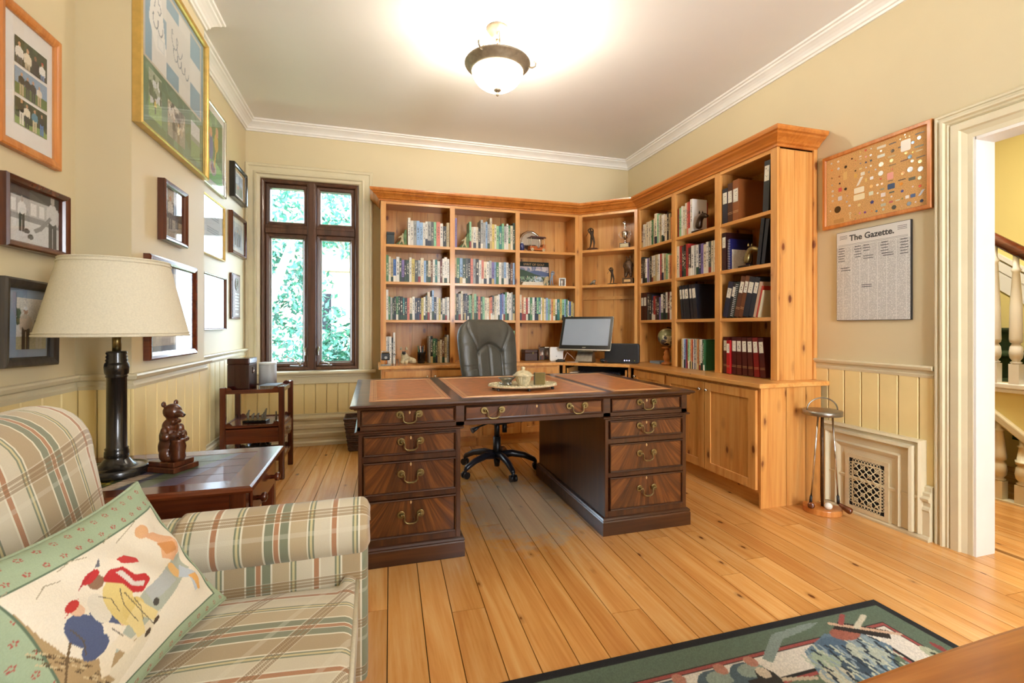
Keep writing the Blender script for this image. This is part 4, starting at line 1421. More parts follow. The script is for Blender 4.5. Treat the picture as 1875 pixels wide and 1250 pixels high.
# open bay, second shelf
x, y = onright(1.186)
binder((x, y, ZS[1] + e3), rz, 0.04, 0.285, 0.25, '#2E0F10', 'maroon binder at the left of the second shelf, open end bay', 'binders on the second shelf', tagy=0.6, tagh=0.28)
x, y = onright(1.52)
binder((x, y, ZS[1] + 0.004), rz, 0.03, 0.315, 0.23, '#15161A', 'first of two black binders leaning at the right of the second shelf', 'black binders leaning on the second shelf', lean=R(8), tagh=0)
x, y = onright(1.562)
binder((x, y, ZS[1] + 0.006), rz, 0.03, 0.30, 0.23, '#15161A', 'second of two black binders leaning at the right of the second shelf', 'black binders leaning on the second shelf', lean=R(8), tagh=0)
# spiral notebook
sn = thing('spiral_notebook', 'navy spiral-bound book with printed white page standing on the second shelf', 'notebook', onright(1.238, 0.02) + (ZS[1],), rz)
MB().box(0, 0.012, 0.004, 0.2, e3, 0.235).build('cover', plain('navy_cover', '#1C1C5E', 0.4), sn)
MB().box(0.013, 0.016, 0.025, 0.15, e3, 0.155).build('leaflet', M['paper'], sn)
mb = MB()
for i in range(18):
    z = 0.012 + i * 0.0125
    mb.tube([(0.006 + 0.009 * math.cos(t), 0.004 + 0.008 * math.sin(t), z) for t in np.linspace(0, 2 * PI, 9)[:-1]], 0.0015, 4, closed=True)
mb.build('wire_binding', M['plastic_white'], sn)
# open bay, third shelf: a leaning row
specs = [('#20243A', 0.05, 0.27, 1), ('#1F2127', 0.032, 0.265, 1), ('#20281E', 0.03, 0.265, 0), ('#5C3018', 0.042, 0.30, 1), ('#6E3D1C', 0.036, 0.30, 1), ('#1F212B', 0.052, 0.285, 1), ('#1E2028', 0.04, 0.28, 1), ('#C9A98C', 0.022, 0.25, 0), ('#B83A26', 0.014, 0.22, 0), ('#E3D9B8', 0.012, 0.19, 0)]
nms = ['navy', 'slim black', 'spiral-bound dark green', 'brown', 'lighter brown', 'thick black', 'black', 'tan', 'red', 'cream']
u = 1.19
ln = R(14)
for i, ((hx, w, h, t), n) in enumerate(zip(specs, nms)):
    x, y = onright(u)
    o = binder((x, y, ZS[2] + 0.008 * (w / 0.04)), rz, w, h, 0.22, hx, '%s folder leaning in the row on the third shelf, open end bay' % n, 'folders leaning on the third shelf', lean=ln, tagy=0.6 if i else 0.55, tagh=0.27 if t else 0, band=(i in (3, 4)))
    if i == 2:
        mb = MB()
        for j in range(18):
            z = 0.012 + j * 0.0137
            mb.tube([(-0.008 + 0.011 * math.cos(q), -0.002 + 0.008 * math.sin(q), z) for q in np.linspace(0, 2 * PI, 9)[:-1]], 0.0016, 4, closed=True)
        s_ = mb.build('wire_binding', M['plastic_white'], o)
        s_.scale = (1 / w, 1 / 0.22, 1 / h)
    u += w / math.cos(ln) + 0.0015
# open bay, worktop: maroon binders
u = 1.19
for i in range(8):
    red = (i == 1)
    hx = ['#4A1410', '#B01E20', '#441310', '#4C1511', '#451410', '#4A1410', '#7A1714', '#4A130F'][i]
    w = 0.032 if red else 0.045
    x, y = onright(u, 0.005 if red else 0.02)
    l = R(-2) * max(0, i - 2) * 0.5
    binder((x, y, ZW + 0.004), rz, w, 0.25 if red else 0.275, 0.22, hx, ('short bright red binder in front of the maroon ones on the worktop' if red else '%s binder of the maroon row on the worktop, open end bay' % ORD[i]), 'maroon binders on the worktop', lean=l, tagy=0.62, tagh=0.28, band=True)
    u += w + 0.006 + (0.004 if i > 2 else 0)

# ---- animal-head bookends
for i, (u, z, lab) in enumerate(((0.885, ZS[0], 'bronze animal-head bookend by the white book on the top shelf'), (1.41, ZS[1], 'brass animal-head bookend against the spiral notebook'))):
    x, y = onright(u, 0.035)
    t = thing('animal_head_bookend', lab, 'bookend', (x, y, z + e3), rz)
    P = [(0, 0, 0.02), (0.005, 0, 0.07), (0.02, 0, 0.11), (0.055, 0, 0.13), (0.09, 0, 0.115), (0.115, 0, 0.105)]
    skin('head', P, [(j, j + 1) for j in range(5)], [0.034, 0.028, 0.026, 0.026, 0.02, 0.014], M['bronze' if i == 0 else 'brass'], t)
    mb = MB()
    for s in (-1, 1):
        mb.lathe([(0.008, 0), (0.006, 0.012), (0.001, 0.026)], 8, (0.03, s * 0.015, 0.145))
    mb.build('ears', M['bronze' if i == 0 else 'brass'], t)
    MB().box(-0.05, 0.06, -0.035, 0.04, 0, 0.012).build('base', M['bronze'], t, bevel=0.003)

# ---- globe
x, y = onright(0.375, 0.085)
t = thing('desk_globe', 'small antique desk globe on a turned wooden stand in the corner bay', 'globe', (x, y, ZW))
cv = Canvas(72, 40, '#D9CDA4')
for a, b, c, d in ((.1, .7, .07, .14), (.16, .35, .05, .18), (.5, .62, .07, .16), (.52, .4, .06, .2), (.68, .68, .14, .14), (.82, .3, .06, .08)):
    cv.ell(a, b, c, d, '#8D8A5C')
cv.blobs(['#2E3240', '#3A3A44', '#252A38'], 26, 0.0, 1.0, 0.1, 0.5, 0.05)
cv.noise(0.2)
paint_mesh('sphere', cv, lambda u, v: (0.083 * math.cos(2 * PI * u) * math.sin(PI * v), 0.083 * math.sin(2 * PI * u) * math.sin(PI * v), 0.256 - 0.083 * math.cos(PI * v)), M['print_gloss'], t, smooth=True)
MB().tube([(0.094 * math.cos(q), 0, 0.256 + 0.094 * math.sin(q)) for q in np.linspace(-PI / 2, PI / 2, 14)], 0.005, 8).build('meridian_arm', M['brass'], t)
MB().lathe([(0.0, 0), (0.05, 0), (0.052, 0.014), (0.03, 0.024), (0.022, 0.03), (0.03, 0.05), (0.034, 0.075), (0.022, 0.095), (0.03, 0.11), (0.02, 0.125), (0.016, 0.15), (0.045, 0.156), (0.045, 0.162), (0, 0.165)], 20).build('stand', M['oak'], t)
o = tag(MB().box(2.60, 2.72, 3.87, 4.03, ZW + e3, ZW + 0.022).build('booklet', M['bluemat']), 'small flat blue-grey booklet lying behind the globe stand', 'booklet')
o2 = thing('leaning_print', 'old brown print leaning against the back of the globe bay', 'print', (2.815, 3.86, ZW))
cv = Canvas(30, 36, '#9C8A58').blobs(['#6E6240', '#B49C66', '#574A30'], 40, 0, 1, 0, 1, 0.1)
paint_mesh('picture', cv, lambda u, v: (-0.012 + 0.03 * v, -0.13 + 0.26 * (1 - u), e3 + 0.27 * v), M['print'], o2)
MB().add([(-0.0115, -0.13, e3), (-0.0115, 0.13, e3), (0.0185, 0.13, 0.27), (0.0185, -0.13, 0.27), (-0.007, -0.13, e3), (-0.007, 0.13, e3), (0.023, 0.13, 0.27), (0.023, -0.13, 0.27)], [(0, 1, 2, 3), (7, 6, 5, 4), (0, 4, 5, 1), (1, 5, 6, 2), (2, 6, 7, 3), (3, 7, 4, 0)]).build('backing', M['stone_dark'], o2)

# ---- corner shelves: statuettes and cups
def oncorner(u, v):
    n = Vector((-dv.y, dv.x)).normalized()
    p = A + dv.normalized() * u + n * v
    return (p.x, p.y)


x, y = oncorner(0.12, 0.07)
t = thing('golfer_statuette', 'bronze golfer statuette bent over on an oval base, top corner shelf', 'statuette', (x, y, ZSC[0] + e3), ang)
MB().lathe([(0, 0), (0.062, 0), (0.064, 0.012), (0.05, 0.02), (0.05, 0.026), (0, 0.028)], 24, sx=1.1, sy=0.8).build('base', M['carved'], t)
golfer(t, M['bronze'], 0.225, 0.026, 1)
x, y = oncorner(0.47, 0.06)
t = thing('golf_trophy', 'silver cup trophy topped by a golfer, right of the top corner shelf', 'trophy', (x, y, ZSC[0] + e3), ang)
MB().box(-0.05, 0.05, -0.035, 0.035, 0, 0.052).build('plinth', M['carved'], t, bevel=0.003)
MB().box(-0.042, 0.042, -0.037, -0.035, 0.008, 0.044).build('name_plate', M['silver'], t)
MB().lathe([(0, 0.052), (0.022, 0.053), (0.018, 0.062), (0.007, 0.07), (0.007, 0.082), (0.016, 0.092), (0.03, 0.12), (0.034, 0.15), (0.036, 0.17), (0.03, 0.176), (0, 0.178)], 20).build('cup', M['silver'], t)
for s in (-1, 1):
    MB().tube([(s * 0.03, 0, 0.16), (s * 0.055, 0, 0.168), (s * 0.062, 0, 0.14), (s * 0.045, 0, 0.112), (s * 0.024, 0, 0.104)], 0.003, 6).build('handle', M['silver'], t)
golfer(t, M['silver'], 0.105, 0.177, 1)
x, y = oncorner(0.12, 0.08)
t = thing('animal_figurine', 'tiny crouching metal animal figurine on the lower corner shelf', 'figurine', (x, y, ZSC[1] + e3), ang)
MB().box(-0.05, 0.05, -0.025, 0.025, 0, 0.008).build('base', M['bronze'], t)
skin('body', [(-0.022, 0, 0.018), (0, 0, 0.032), (0.018, 0, 0.05), (0.034, 0, 0.06), (-0.03, 0.01, 0.008), (-0.028, -0.01, 0.008), (0.02, 0.012, 0.01), (0.02, -0.012, 0.01)], [(0, 1), (1, 2), (2, 3), (0, 4), (0, 5), (2, 6), (2, 7)], [0.014, 0.016, 0.014, 0.009, 0.006, 0.006, 0.006, 0.006], M['pewter'], t)
x, y = oncorner(0.335, 0.07)
t = thing('golfer_statuette', 'dark bronze swinging golfer statuette in the middle of the lower corner shelf', 'statuette', (x, y, ZSC[1] + e3), ang)
MB().lathe([(0, 0), (0.052, 0), (0.048, 0.008), (0.03, 0.014), (0, 0.016)], 18, sx=1.2, sy=0.8).build('base', M['bronze'], t)
golfer(t, M['bronze'], 0.175, 0.012, 1)
x, y = oncorner(0.5, 0.085)
t = thing('bear_statuette', 'brown standing bear statuette on a plinth, lower corner shelf', 'statuette', (x, y, ZSC[1] + e3), ang)
MB().box(-0.055, 0.055, -0.045, 0.045, 0, 0.062).build('plinth', M['bronze2'], t, bevel=0.003)
MB().box(-0.035, 0.03, -0.0475, -0.045, 0.02, 0.045).build('name_plate', M['gilt'], t)
bear(t, M['bronze2'], 0.225, 0.06)

# ---- back wall, left bay: green scene bookends and a dark box
for i, (x, lab) in enumerate(((b1 + 0.118, 'green painted golf bookend at the left of the top shelf beside window'), (b2 + 0.07, 'green painted golf bookend on the top shelf of the middle bay'))):
    t = thing('golf_bookend', lab, 'bookend', (x, yb + 0.01, ZS[0] + e3))
    MB().prism([(-0.035, 0), (0.075, 0), (0.075, 0.15), (0.06, 0.15), (0.02, 0.05)], 'y', 0, 0.07).build('hill', plain('painted_green', '#5C7E45', 0.5, noise=0.25), t, bevel=0.004)
    skin('golfer', [(0.03, -0.01, 0.045), (0.03, -0.012, 0.075), (0.035, -0.012, 0.095), (0.04, -0.012, 0.11), (0.012, -0.012, 0.02), (0.0, -0.012, 0.002), (0.04, -0.012, 0.02), (0.045, -0.012, 0.002), (0.012, -0.015, 0.075), (-0.005, -0.016, 0.06)],
         [(0, 1), (1, 2), (2, 3), (0, 4), (4, 5), (0, 6), (6, 7), (1, 8), (8, 9)], [0.013, 0.013, 0.007, 0.01, 0.008, 0.006, 0.008, 0.006, 0.007, 0.005], M['stone'], t)
    MB().tube([(-0.005, -0.016, 0.06), (-0.035, -0.016, 0.004)], 0.0022, 6).build('club', M['black'], t)
t = thing('dark_box', 'dark green box standing at the left end of the top shelf', 'box', (b1 + 0.004, yb + 0.01, ZS[0] + e3))
MB().box(0, 0.072, 0, 0.12, 0, 0.095).build('body', plain('dark_green_card', '#16231F', 0.4), t, bevel=0.002)
MB().box(-0.001, 0.074, -0.002, 0.122, 0.095, 0.118).build('lid', plain('dark_green_card_lid', '#131C1B', 0.4), t, bevel=0.002)

# ---- worktop, left bay: gadget, dog figurine, pen pot
t = thing('desk_viewer', 'small vintage black and silver gadget at the left end of the worktop', 'gadget', (0.10, 4.43, ZW))
MB().box(-0.045, 0.045, -0.03, 0.03, 0, 0.012).build('base', M['steel'], t, bevel=0.003)
MB().box(-0.04, 0.035, -0.03, 0.03, 0.05, 0.115).build('body', M['black'], t, bevel=0.008)
MB().box(-0.036, 0.03, -0.032, 0.032, 0.115, 0.135).build('top_plate', M['chrome'], t, bevel=0.006)
MB().cyl((0, -0.03, 0.075), (0, -0.045, 0.075), 0.013, n=14).build('lens', M['steel'], t)
MB().cyl((0.0, 0, 0.012), (0.0, 0, 0.05), 0.012, n=10).build('column', M['oak'], t)
mb = MB().cyl((0.06, -0.02, 0), (0.06, -0.02, 0.11), 0.006, n=8).cyl((0.06, -0.02, 0.1), (0.09, -0.02, 0.1), 0.006, n=8).tube([(0.085, -0.02, 0), (0.085, -0.02, 0.05), (0.11, -0.02, 0.06), (0.115, -0.02, 0)], 0.004, 6)
mb.build('arms', M['steel'], t)
t = thing('dog_figurine', 'fawn dog figurine with dark muzzle lying on the worktop', 'figurine', (0.285, 4.50, ZW), R(0))
skin('body', [(0.055, 0.03, 0.035), (0.0, 0.005, 0.05), (-0.02, -0.005, 0.085), (-0.022, -0.015, 0.118), (0.10, 0.045, 0.03), (-0.05, -0.04, 0.014), (0.0, -0.045, 0.014), (0.09, -0.0, 0.014)], [(0, 1), (1, 2), (2, 3), (0, 4), (1, 5), (1, 6), (0, 7)],
     [0.032, 0.036, 0.03, 0.03, 0.026, 0.013, 0.013, 0.013], M['stone'], t)
MB().ell((-0.022, -0.042, 0.11), (0.018, 0.012, 0.016)).build('muzzle', M['black'], t)
mb = MB()
for s in (-1, 1):
    mb.lathe([(0.011, 0), (0.008, 0.015), (0.001, 0.032)], 8, (-0.022 + s * 0.024, -0.008, 0.138))
mb.build('ears', M['stone'], t)
mb = MB()
for s in (-1, 1):
    mb.ell((-0.022 + s * 0.013, -0.042, 0.125), (0.004, 0.003, 0.004), 8, 6)
mb.build('eyes', M['black_gloss'], t)
t = thing('pencil_cup', 'black pen pot full of pens beside the dog figurine', 'pen pot', (0.435, 4.60, ZW))
MB().lathe([(0, 0), (0.033, 0), (0.036, 0.004), (0.036, 0.105), (0.038, 0.11), (0.034, 0.11), (0.033, 0.012), (0, 0.01)], 20).build('cup', M['black_gloss'], t)
for i, (cx, cy, hx, lab) in enumerate(((-0.018, 0, '#2F6B52', 'green pen leaning left in the pen pot'), (-0.006, -0.015, '#E3DFD2', 'white pen at the front of the pen pot'), (0.01, -0.01, '#2B5A6A', 'teal pen in the middle of the pen pot'), (0.02, 0.004, '#B98548', 'yellow-brown pencil at the right of the pen pot'), (0.0, 0.014, '#6B2B20', 'dark red pen at the back of the pen pot'))):
    p = inst('pen', MB().tube([(cx * 0.7, cy * 0.7, 0.012), (cx * 1.6, cy * 1.6, 0.165), (cx * 1.65, cy * 1.65, 0.172)], [0.0042, 0.0042, 0.002], 8).mesh('pen', M['objcol']), None, t.location, color=rgba(hx))
    tag(p, lab, 'pen', 'pens in the pot')
t = thing('carved_figurine', 'dark carved standing figurine behind the pen pot', 'figurine', (0.455, 4.72, ZW))
bear(t, M['carved'], 0.17, 0.0)

# ---- back wall, right bay, top shelf
t = thing('silver_tray', 'round scalloped silver tray leaning at the back of the top shelf', 'tray', (b3 + 0.185, 4.80, ZS[0] + 0.132), 0)
t.rotation_euler = (R(80), 0, 0)
n = 48
sc = [0.118 + 0.006 * abs(math.sin(6 * 2 * PI * j / n)) for j in range(n)]
MB().lathe([(0, 0), (0.095, 0), (0.1, 0.004)], 48).build('mirror_plate', M['silver'], t)
vs, fs = [], []
for j in range(n):
    q = 2 * PI * j / n
    for r_, z in ((0.098, 0.002), (0.105, 0.012), (sc[j], 0.012), (sc[j], 0.004), (0.098, -0.002)):
        vs.append((r_ * math.cos(q), r_ * math.sin(q), z))
for j in range(n):
    for i in range(5):
        fs.append((j * 5 + i, j * 5 + (i + 1) % 5, ((j + 1) % n) * 5 + (i + 1) % 5, ((j + 1) % n) * 5 + i))
MB().add(vs, fs, 0, True).build('scalloped_rim', M['silver'], t)
t = thing('toy_cart', 'orange wooden toy cart with a canopy in front of the silver tray', 'toy', (b3 + 0.20, 4.64, ZS[0] + e3), R(6))
MB().box(-0.09, 0.09, -0.035, 0.035, 0.012, 0.03).box(-0.09, 0.0, -0.03, 0.03, 0.03, 0.055).box(0.06, 0.09, -0.03, 0.03, 0.03, 0.08).box(0.02, 0.06, -0.03, 0.03, 0.03, 0.045).build('chassis', plain('orange_wood', '#C2662B', 0.4, noise=0.1), t, bevel=0.004)
for sx in (-0.065, 0.065):
    for sy in (-0.04, 0.032):
        MB().cyl((sx, sy, 0.017), (sx, sy + 0.008, 0.017), 0.017, n=16).build('wheel', M['stone'], t)
for sx in (-0.075, 0.075):
    for sy in (-0.028, 0.028):
        MB().cyl((sx, sy, 0.03), (sx, sy, 0.142), 0.003, n=6).build('canopy_post', M['stone'], t)
MB().prism([(-0.095, 0.142), (0.095, 0.142), (0.08, 0.155), (-0.08, 0.155)], 'y', -0.045, 0.045).build('canopy', plain('dark_red_canopy', '#4A1E18', 0.5), t)
t = thing('blue_jar', 'small blue and white jar at the left of the tray', 'jar', (b3 + 0.035, 4.63, ZS[0] + e3))
MB().lathe([(0, 0), (0.02, 0), (0.028, 0.03), (0.026, 0.06), (0.016, 0.07), (0.018, 0.078), (0, 0.08)], 16).build('body', plain('cobalt_glaze', '#3A3F6E', 0.2), t)
MB().lathe([(0.02, 0.078), (0.012, 0.088), (0, 0.092)], 14).build('lid', M['plastic_white'], t)
# second shelf: the face-out book and its companions
t = thing('display_book', 'large face-out book with a golf landscape cover titled Spirit of Golf', 'book', (b3 + 0.045, 4.74, ZS[1] + 0.006))
t.rotation_euler = (R(-9), 0, R(0))
W_, H_ = 0.345, 0.265
MB().box(0, W_, 0.0, 0.03, 0, H_).build('cover', plain('dark_cover', '#10211C', 0.35), t, bevel=0.001)
cv = Canvas(110, 66, '#8D95A8')
cv.rect(0, 1, 0.72, 1, '#A8A4B4')
cv.blobs(['#C9BBC0', '#7F88A0', '#D9CFCB'], 40, 0, 1, 0.78, 1, 0.07)
cv.poly([(0.25, 0.66), (0.5, 0.80), (0.75, 0.77), (1, 0.68), (1, 0.5), (0.2, 0.5)], '#5B6C92')
cv.poly([(0, 0.85), (0.2, 0.78), (0.5, 0.6), (0.75, 0.5), (0.3, 0.42), (0, 0.42)], '#3C5240')
cv.rect(0, 1, 0.28, 0.46, '#7E9A78')
cv.rect(0, 1, 0, 0.3, '#4D5E50')
cv.blobs(['#2E3E34', '#8AA088', '#B9C4BE', '#C6B6A0'], 90, 0, 1, 0, 0.46, 0.025)
cv.blobs(['#C9D6DC', '#A9BCC8'], 14, 0.5, 0.8, 0.15, 0.4, 0.04)
paint_mesh('cover_picture', cv, lambda u, v: (0.008 + (W_ - 0.016) * u, -0.0008, 0.006 + (H_ * 0.78) * v), M['print'], t)
text_mesh('title', 'SPIRIT OF GOLF', 0.034, M['gilt'], t, (W_ / 2, -0.0012, H_ * 0.885), (R(90), 0, 0))
for i in range(2):
    o = tag(MB().box(b3 + 0.03 + 0.01 * i, b3 + 0.265 - 0.006 * i, 4.60, 4.70, ZS[1] + e3 + 0.018 * i, ZS[1] + 0.0175 + 0.018 * i).build('flat_booklet', M['paper'], bevel=0.002), ['lower flat booklet under the landscape book', 'upper flat booklet lying before the landscape book'][i], 'booklet', 'booklets lying flat')
t = thing('painted_figurine', 'painted golfer figurine with crossed arms right of the landscape book', 'figurine', (b3 + 0.375, 4.655, ZS[1] + e3))
MB().box(-0.045, 0.04, -0.025, 0.03, 0, 0.012).build('base', M['stone_dark'], t, bevel=0.003)
golfer(t, M['bluemat'], 0.155, 0.01, -1)
t = thing('cream_figurine', 'cream bending figurine beside the landscape book', 'figurine', (b3 + 0.305, 4.65, ZS[1] + e3))
skin('body', [(0, 0, 0.06), (0.015, 0, 0.085), (0.03, 0, 0.1), (-0.015, 0, 0.03), (-0.02, 0, 0.004), (0.018, 0, 0.03), (0.02, 0, 0.004), (0.035, -0.01, 0.06)], [(0, 1), (1, 2), (0, 3), (3, 4), (0, 5), (5, 6), (1, 7)], [0.02, 0.02, 0.012, 0.013, 0.01, 0.013, 0.01, 0.008], M['stone'], t)
t = thing('mini_frame', 'tiny framed photo at the right end of the second shelf', 'photo frame', (b3 + 0.50, 4.66, ZS[1] + e3), R(-15))
mb = MB()
ring(mb, -0.035, 0.035, 0, 0.09, [(0, 0), (0, 0.008), (0.008, 0.008), (0.008, 0.0)], fB(0))
mb.build('frame', M['pewter'], t)
cv = Canvas(20, 24, '#6E5F50').person(0.4, 0.05, 0.8, '#E5E0D5', '#E5E0D5').noise(0.2)
paint_mesh('photo', cv, lambda u, v: (-0.028 + 0.056 * u, -0.002, 0.007 + 0.076 * v), M['print'], t)
MB().box(-0.034, 0.034, 0, 0.006, 0.001, 0.089).build('backing', M['black'], t)

# ---- worktop, right bay: box, frames, router
t = thing('leather_box', 'dark brown leather box on the worktop left of the small frames', 'box', (1.50, 4.62, ZW))
MB().box(0, 0.175, 0, 0.13, e3, 0.08).build('body', plain('brown_hide', '#3B1D12', 0.35), t, bevel=0.004)
MB().box(-0.002, 0.177, -0.002, 0.132, 0.08, 0.115).build('lid', plain('brown_hide_lid', '#41210F', 0.35), t, bevel=0.006)
MB().box(0.08, 0.095, -0.006, 0, 0.07, 0.09).build('clasp', M['brass'], t)
for i, (x, y, w, h, r_, lab) in enumerate(((1.675, 4.60, 0.075, 0.145, 0.2, 'small silver-framed photo leaning in front of the leather box'), (1.755, 4.66, 0.06, 0.14, -0.1, 'second small framed photo beside the white router'))):
    t = thing('mini_frame', lab, 'photo frame', (x, y, ZW + e3), r_)
    mb = MB()
    ring(mb, -w / 2, w / 2, 0, h, [(0, 0), (0, 0.008), (0.008, 0.009), (0.009, 0.0)], fB(0))
    mb.build('frame', M['silver'], t)
    cv = Canvas(20, 26, '#5E5148').person(0.35, 0.05, 0.6, '#C9A08A', '#3A3A44').person(0.65, 0.05, 0.7, '#E5E0D5', '#6A3A30').noise(0.2)
    paint_mesh('photo', cv, lambda u, v, w=w, h=h: (-w / 2 + 0.006 + (w - 0.012) * u, -0.002, 0.006 + (h - 0.012) * v), M['print'], t)
    MB().box(-w / 2 + 0.001, w / 2 - 0.001, 0, 0.006, 0.001, h - 0.001).build('backing', M['black'], t)
t = thing('router', 'white upright router box beside the monitor', 'router', (1.80, 4.50, ZW + e3), R(-12))
MB().prism(rrect(-0.07, 0.07, 0, 0.145, 0.02), 'y', -0.02, 0.02).build('case', M['plastic_white'], t, bevel=0.004)
MB().cyl((0, -0.0205, 0.05), (0, -0.022, 0.05), 0.006, n=12).build('emblem', M['grille'], t)

# ---- monitor
fm = math.atan2(-0.67, 0.74)
t = thing('desktop_monitor', 'black and silver all-in-one computer tilted back on the corner worktop', 'monitor', (1.985, 4.235, ZW + e3), fm)
TB = R(-24)


def scr(mb):
    Mx = Matrix.Rotation(TB, 3, 'X')
    mb.v = [tuple(Mx @ Vector(p) + Vector((0, 0, 0.122))) for p in mb.v]
    return mb


scr(MB().prism(rrect(-0.262, 0.262, 0.0, 0.365, 0.012), 'y', 0.0, 0.022)).build('bezel', M['black_gloss'], t)
scr(MB().prism(rrect(-0.265, 0.265, -0.003, 0.368, 0.014), 'y', 0.006, 0.03)).build('shell', M['silver'], t)
scr(MB().box(-0.236, 0.236, -0.0015, 0.0, 0.052, 0.34)).build('screen', M['screen'], t)
scr(MB().box(-0.262, 0.262, -0.002, 0.0, 0.0, 0.01)).build('bottom_trim', M['silver'], t)
o = text_mesh('logo', 'acer', 0.022, M['silver'], t, (0, 0, 0), (R(90), 0, 0))
o.rotation_euler = (R(90) + TB, 0, 0)
o.location = Matrix.Rotation(TB, 3, 'X') @ Vector((0, -0.002, 0.03)) + Vector((0, 0, 0.122))
MB().add([(-0.085, 0.0, 0), (0.085, 0.0, 0), (0.085, -0.01, 0.012), (-0.085, -0.01, 0.012), (-0.075, 0.085, 0.15), (0.075, 0.085, 0.15), (0.075, 0.095, 0.14), (-0.075, 0.095, 0.14), (-0.085, 0.14, 0), (0.085, 0.14, 0)],
         [(0, 1, 9, 8), (3, 2, 5, 4), (0, 3, 2, 1), (4, 5, 6, 7), (7, 6, 9, 8), (0, 8, 7, 4, 3), (1, 2, 5, 6, 9)]).build('stand', M['steel'], t)
t = thing('mouse', 'black computer mouse left of the monitor stand', 'mouse', (1.80, 4.385, ZW + e3), R(-30))
MB().ell((0, 0, 0.01), (0.05, 0.03, 0.018), 16, 9).box(-0.045, 0.045, -0.025, 0.025, 0, 0.008).build('shell', M['black'], t)
MB().cyl((-0.03, 0, 0.026), (-0.018, 0, 0.027), 0.004, n=8).build('wheel', M['steel'], t)
tag(MB().tube([(1.84, 4.40, ZW + 0.004), (1.87, 4.43, ZW + 0.05), (1.90, 4.45, ZW + 0.09), (1.94, 4.42, ZW + 0.05), (1.95, 4.34, ZW + 0.004), (2.03, 4.30, ZW + 0.004), (1.93, 4.27, ZW + 0.004), (1.84, 4.31, ZW + 0.004)], 0.003, 6).build('cable', M['plastic_white']), 'white cable looping on the worktop under the monitor', 'cable')
t = thing('speaker_box', 'black rounded electronics box with three white lights right of the monitor', 'electronics', (2.318, 4.075, ZW + e3), R(-40))
MB().prism(rrect(-0.165, 0.165, 0, 0.19, 0.02), 'y', -0.03, 0.05).build('case', plain('dark_grey_plastic', '#25272A', 0.45), t, bevel=0.006)
for i in range(3):
    MB().cyl((0.03 + 0.022 * i, -0.0302, 0.028), (0.03 + 0.022 * i, -0.0315, 0.028), 0.005, n=10).build('indicator', M['led'], t)
MB().cyl((0.125, -0.0302, 0.028), (0.125, -0.0315, 0.028), 0.005, n=10).build('green_indicator', plain('green_lamp', '#8FA03C', 0.4), t)
t = thing('webcam', 'small black webcam on the worktop in front of the black box', 'webcam', (2.145, 4.14, ZW + e3), R(-40))
MB().ell((0, 0, 0.022), (0.03, 0.022, 0.022), 14, 9).build('head', M['black'], t)
MB().box(0.012, 0.05, -0.028, -0.012, 0.004, 0.022).build('clip', M['silver'], t)
# ================================================================== THE PARTNERS' DESK
desk = thing('pedestal_desk', 'large dark mahogany pedestal desk with tan leather top and brass drawer pulls', 'desk', (-0.08, 2.32, 0))
DX0, DX1, DY0, DY1 = -0.078, 1.742, 2.32, 3.40
tp = MB()
edge = [(0, 0), (0.012, 0), (0.016, 0.006), (0.026, 0.008), (0.034, 0.016), (0.03, 0.024), (0, 0.026)]
tp.sweep(edge, [(DX0, DY0, 0.754), (DX1, DY0), (DX1, DY1), (DX0, DY1)], closed=True)
tp.box(DX0 - 0.002, DX1 + 0.002, DY0 - 0.002, DY1 + 0.002, 0.754, 0.78)
tp.build('top', M['mahog'], desk, world=True)
for x0, x1 in ((-0.025, 0.375), (0.435, 1.255), (1.30, 1.685)):
    y0, y1 = 2.385, 3.335
    o = MB().box(x0, x1, y0, y1, 0.78, 0.7815).build('leather_inset', M['desk_leather'], desk, world=True)
    g_ = MB()
    for k in (0.012, 0.026, 0.034):
        ring(g_, x0 + k, x1 - k, y0 + k, y1 - k, [(0, 0), (0, 0.0006), (0.003, 0.0006), (0.003, 0)], lambda a, b, o_: (a, b, 0.7815 + o_))
    g_.build('gilt_tooling', M['gilt'], o, world=True)
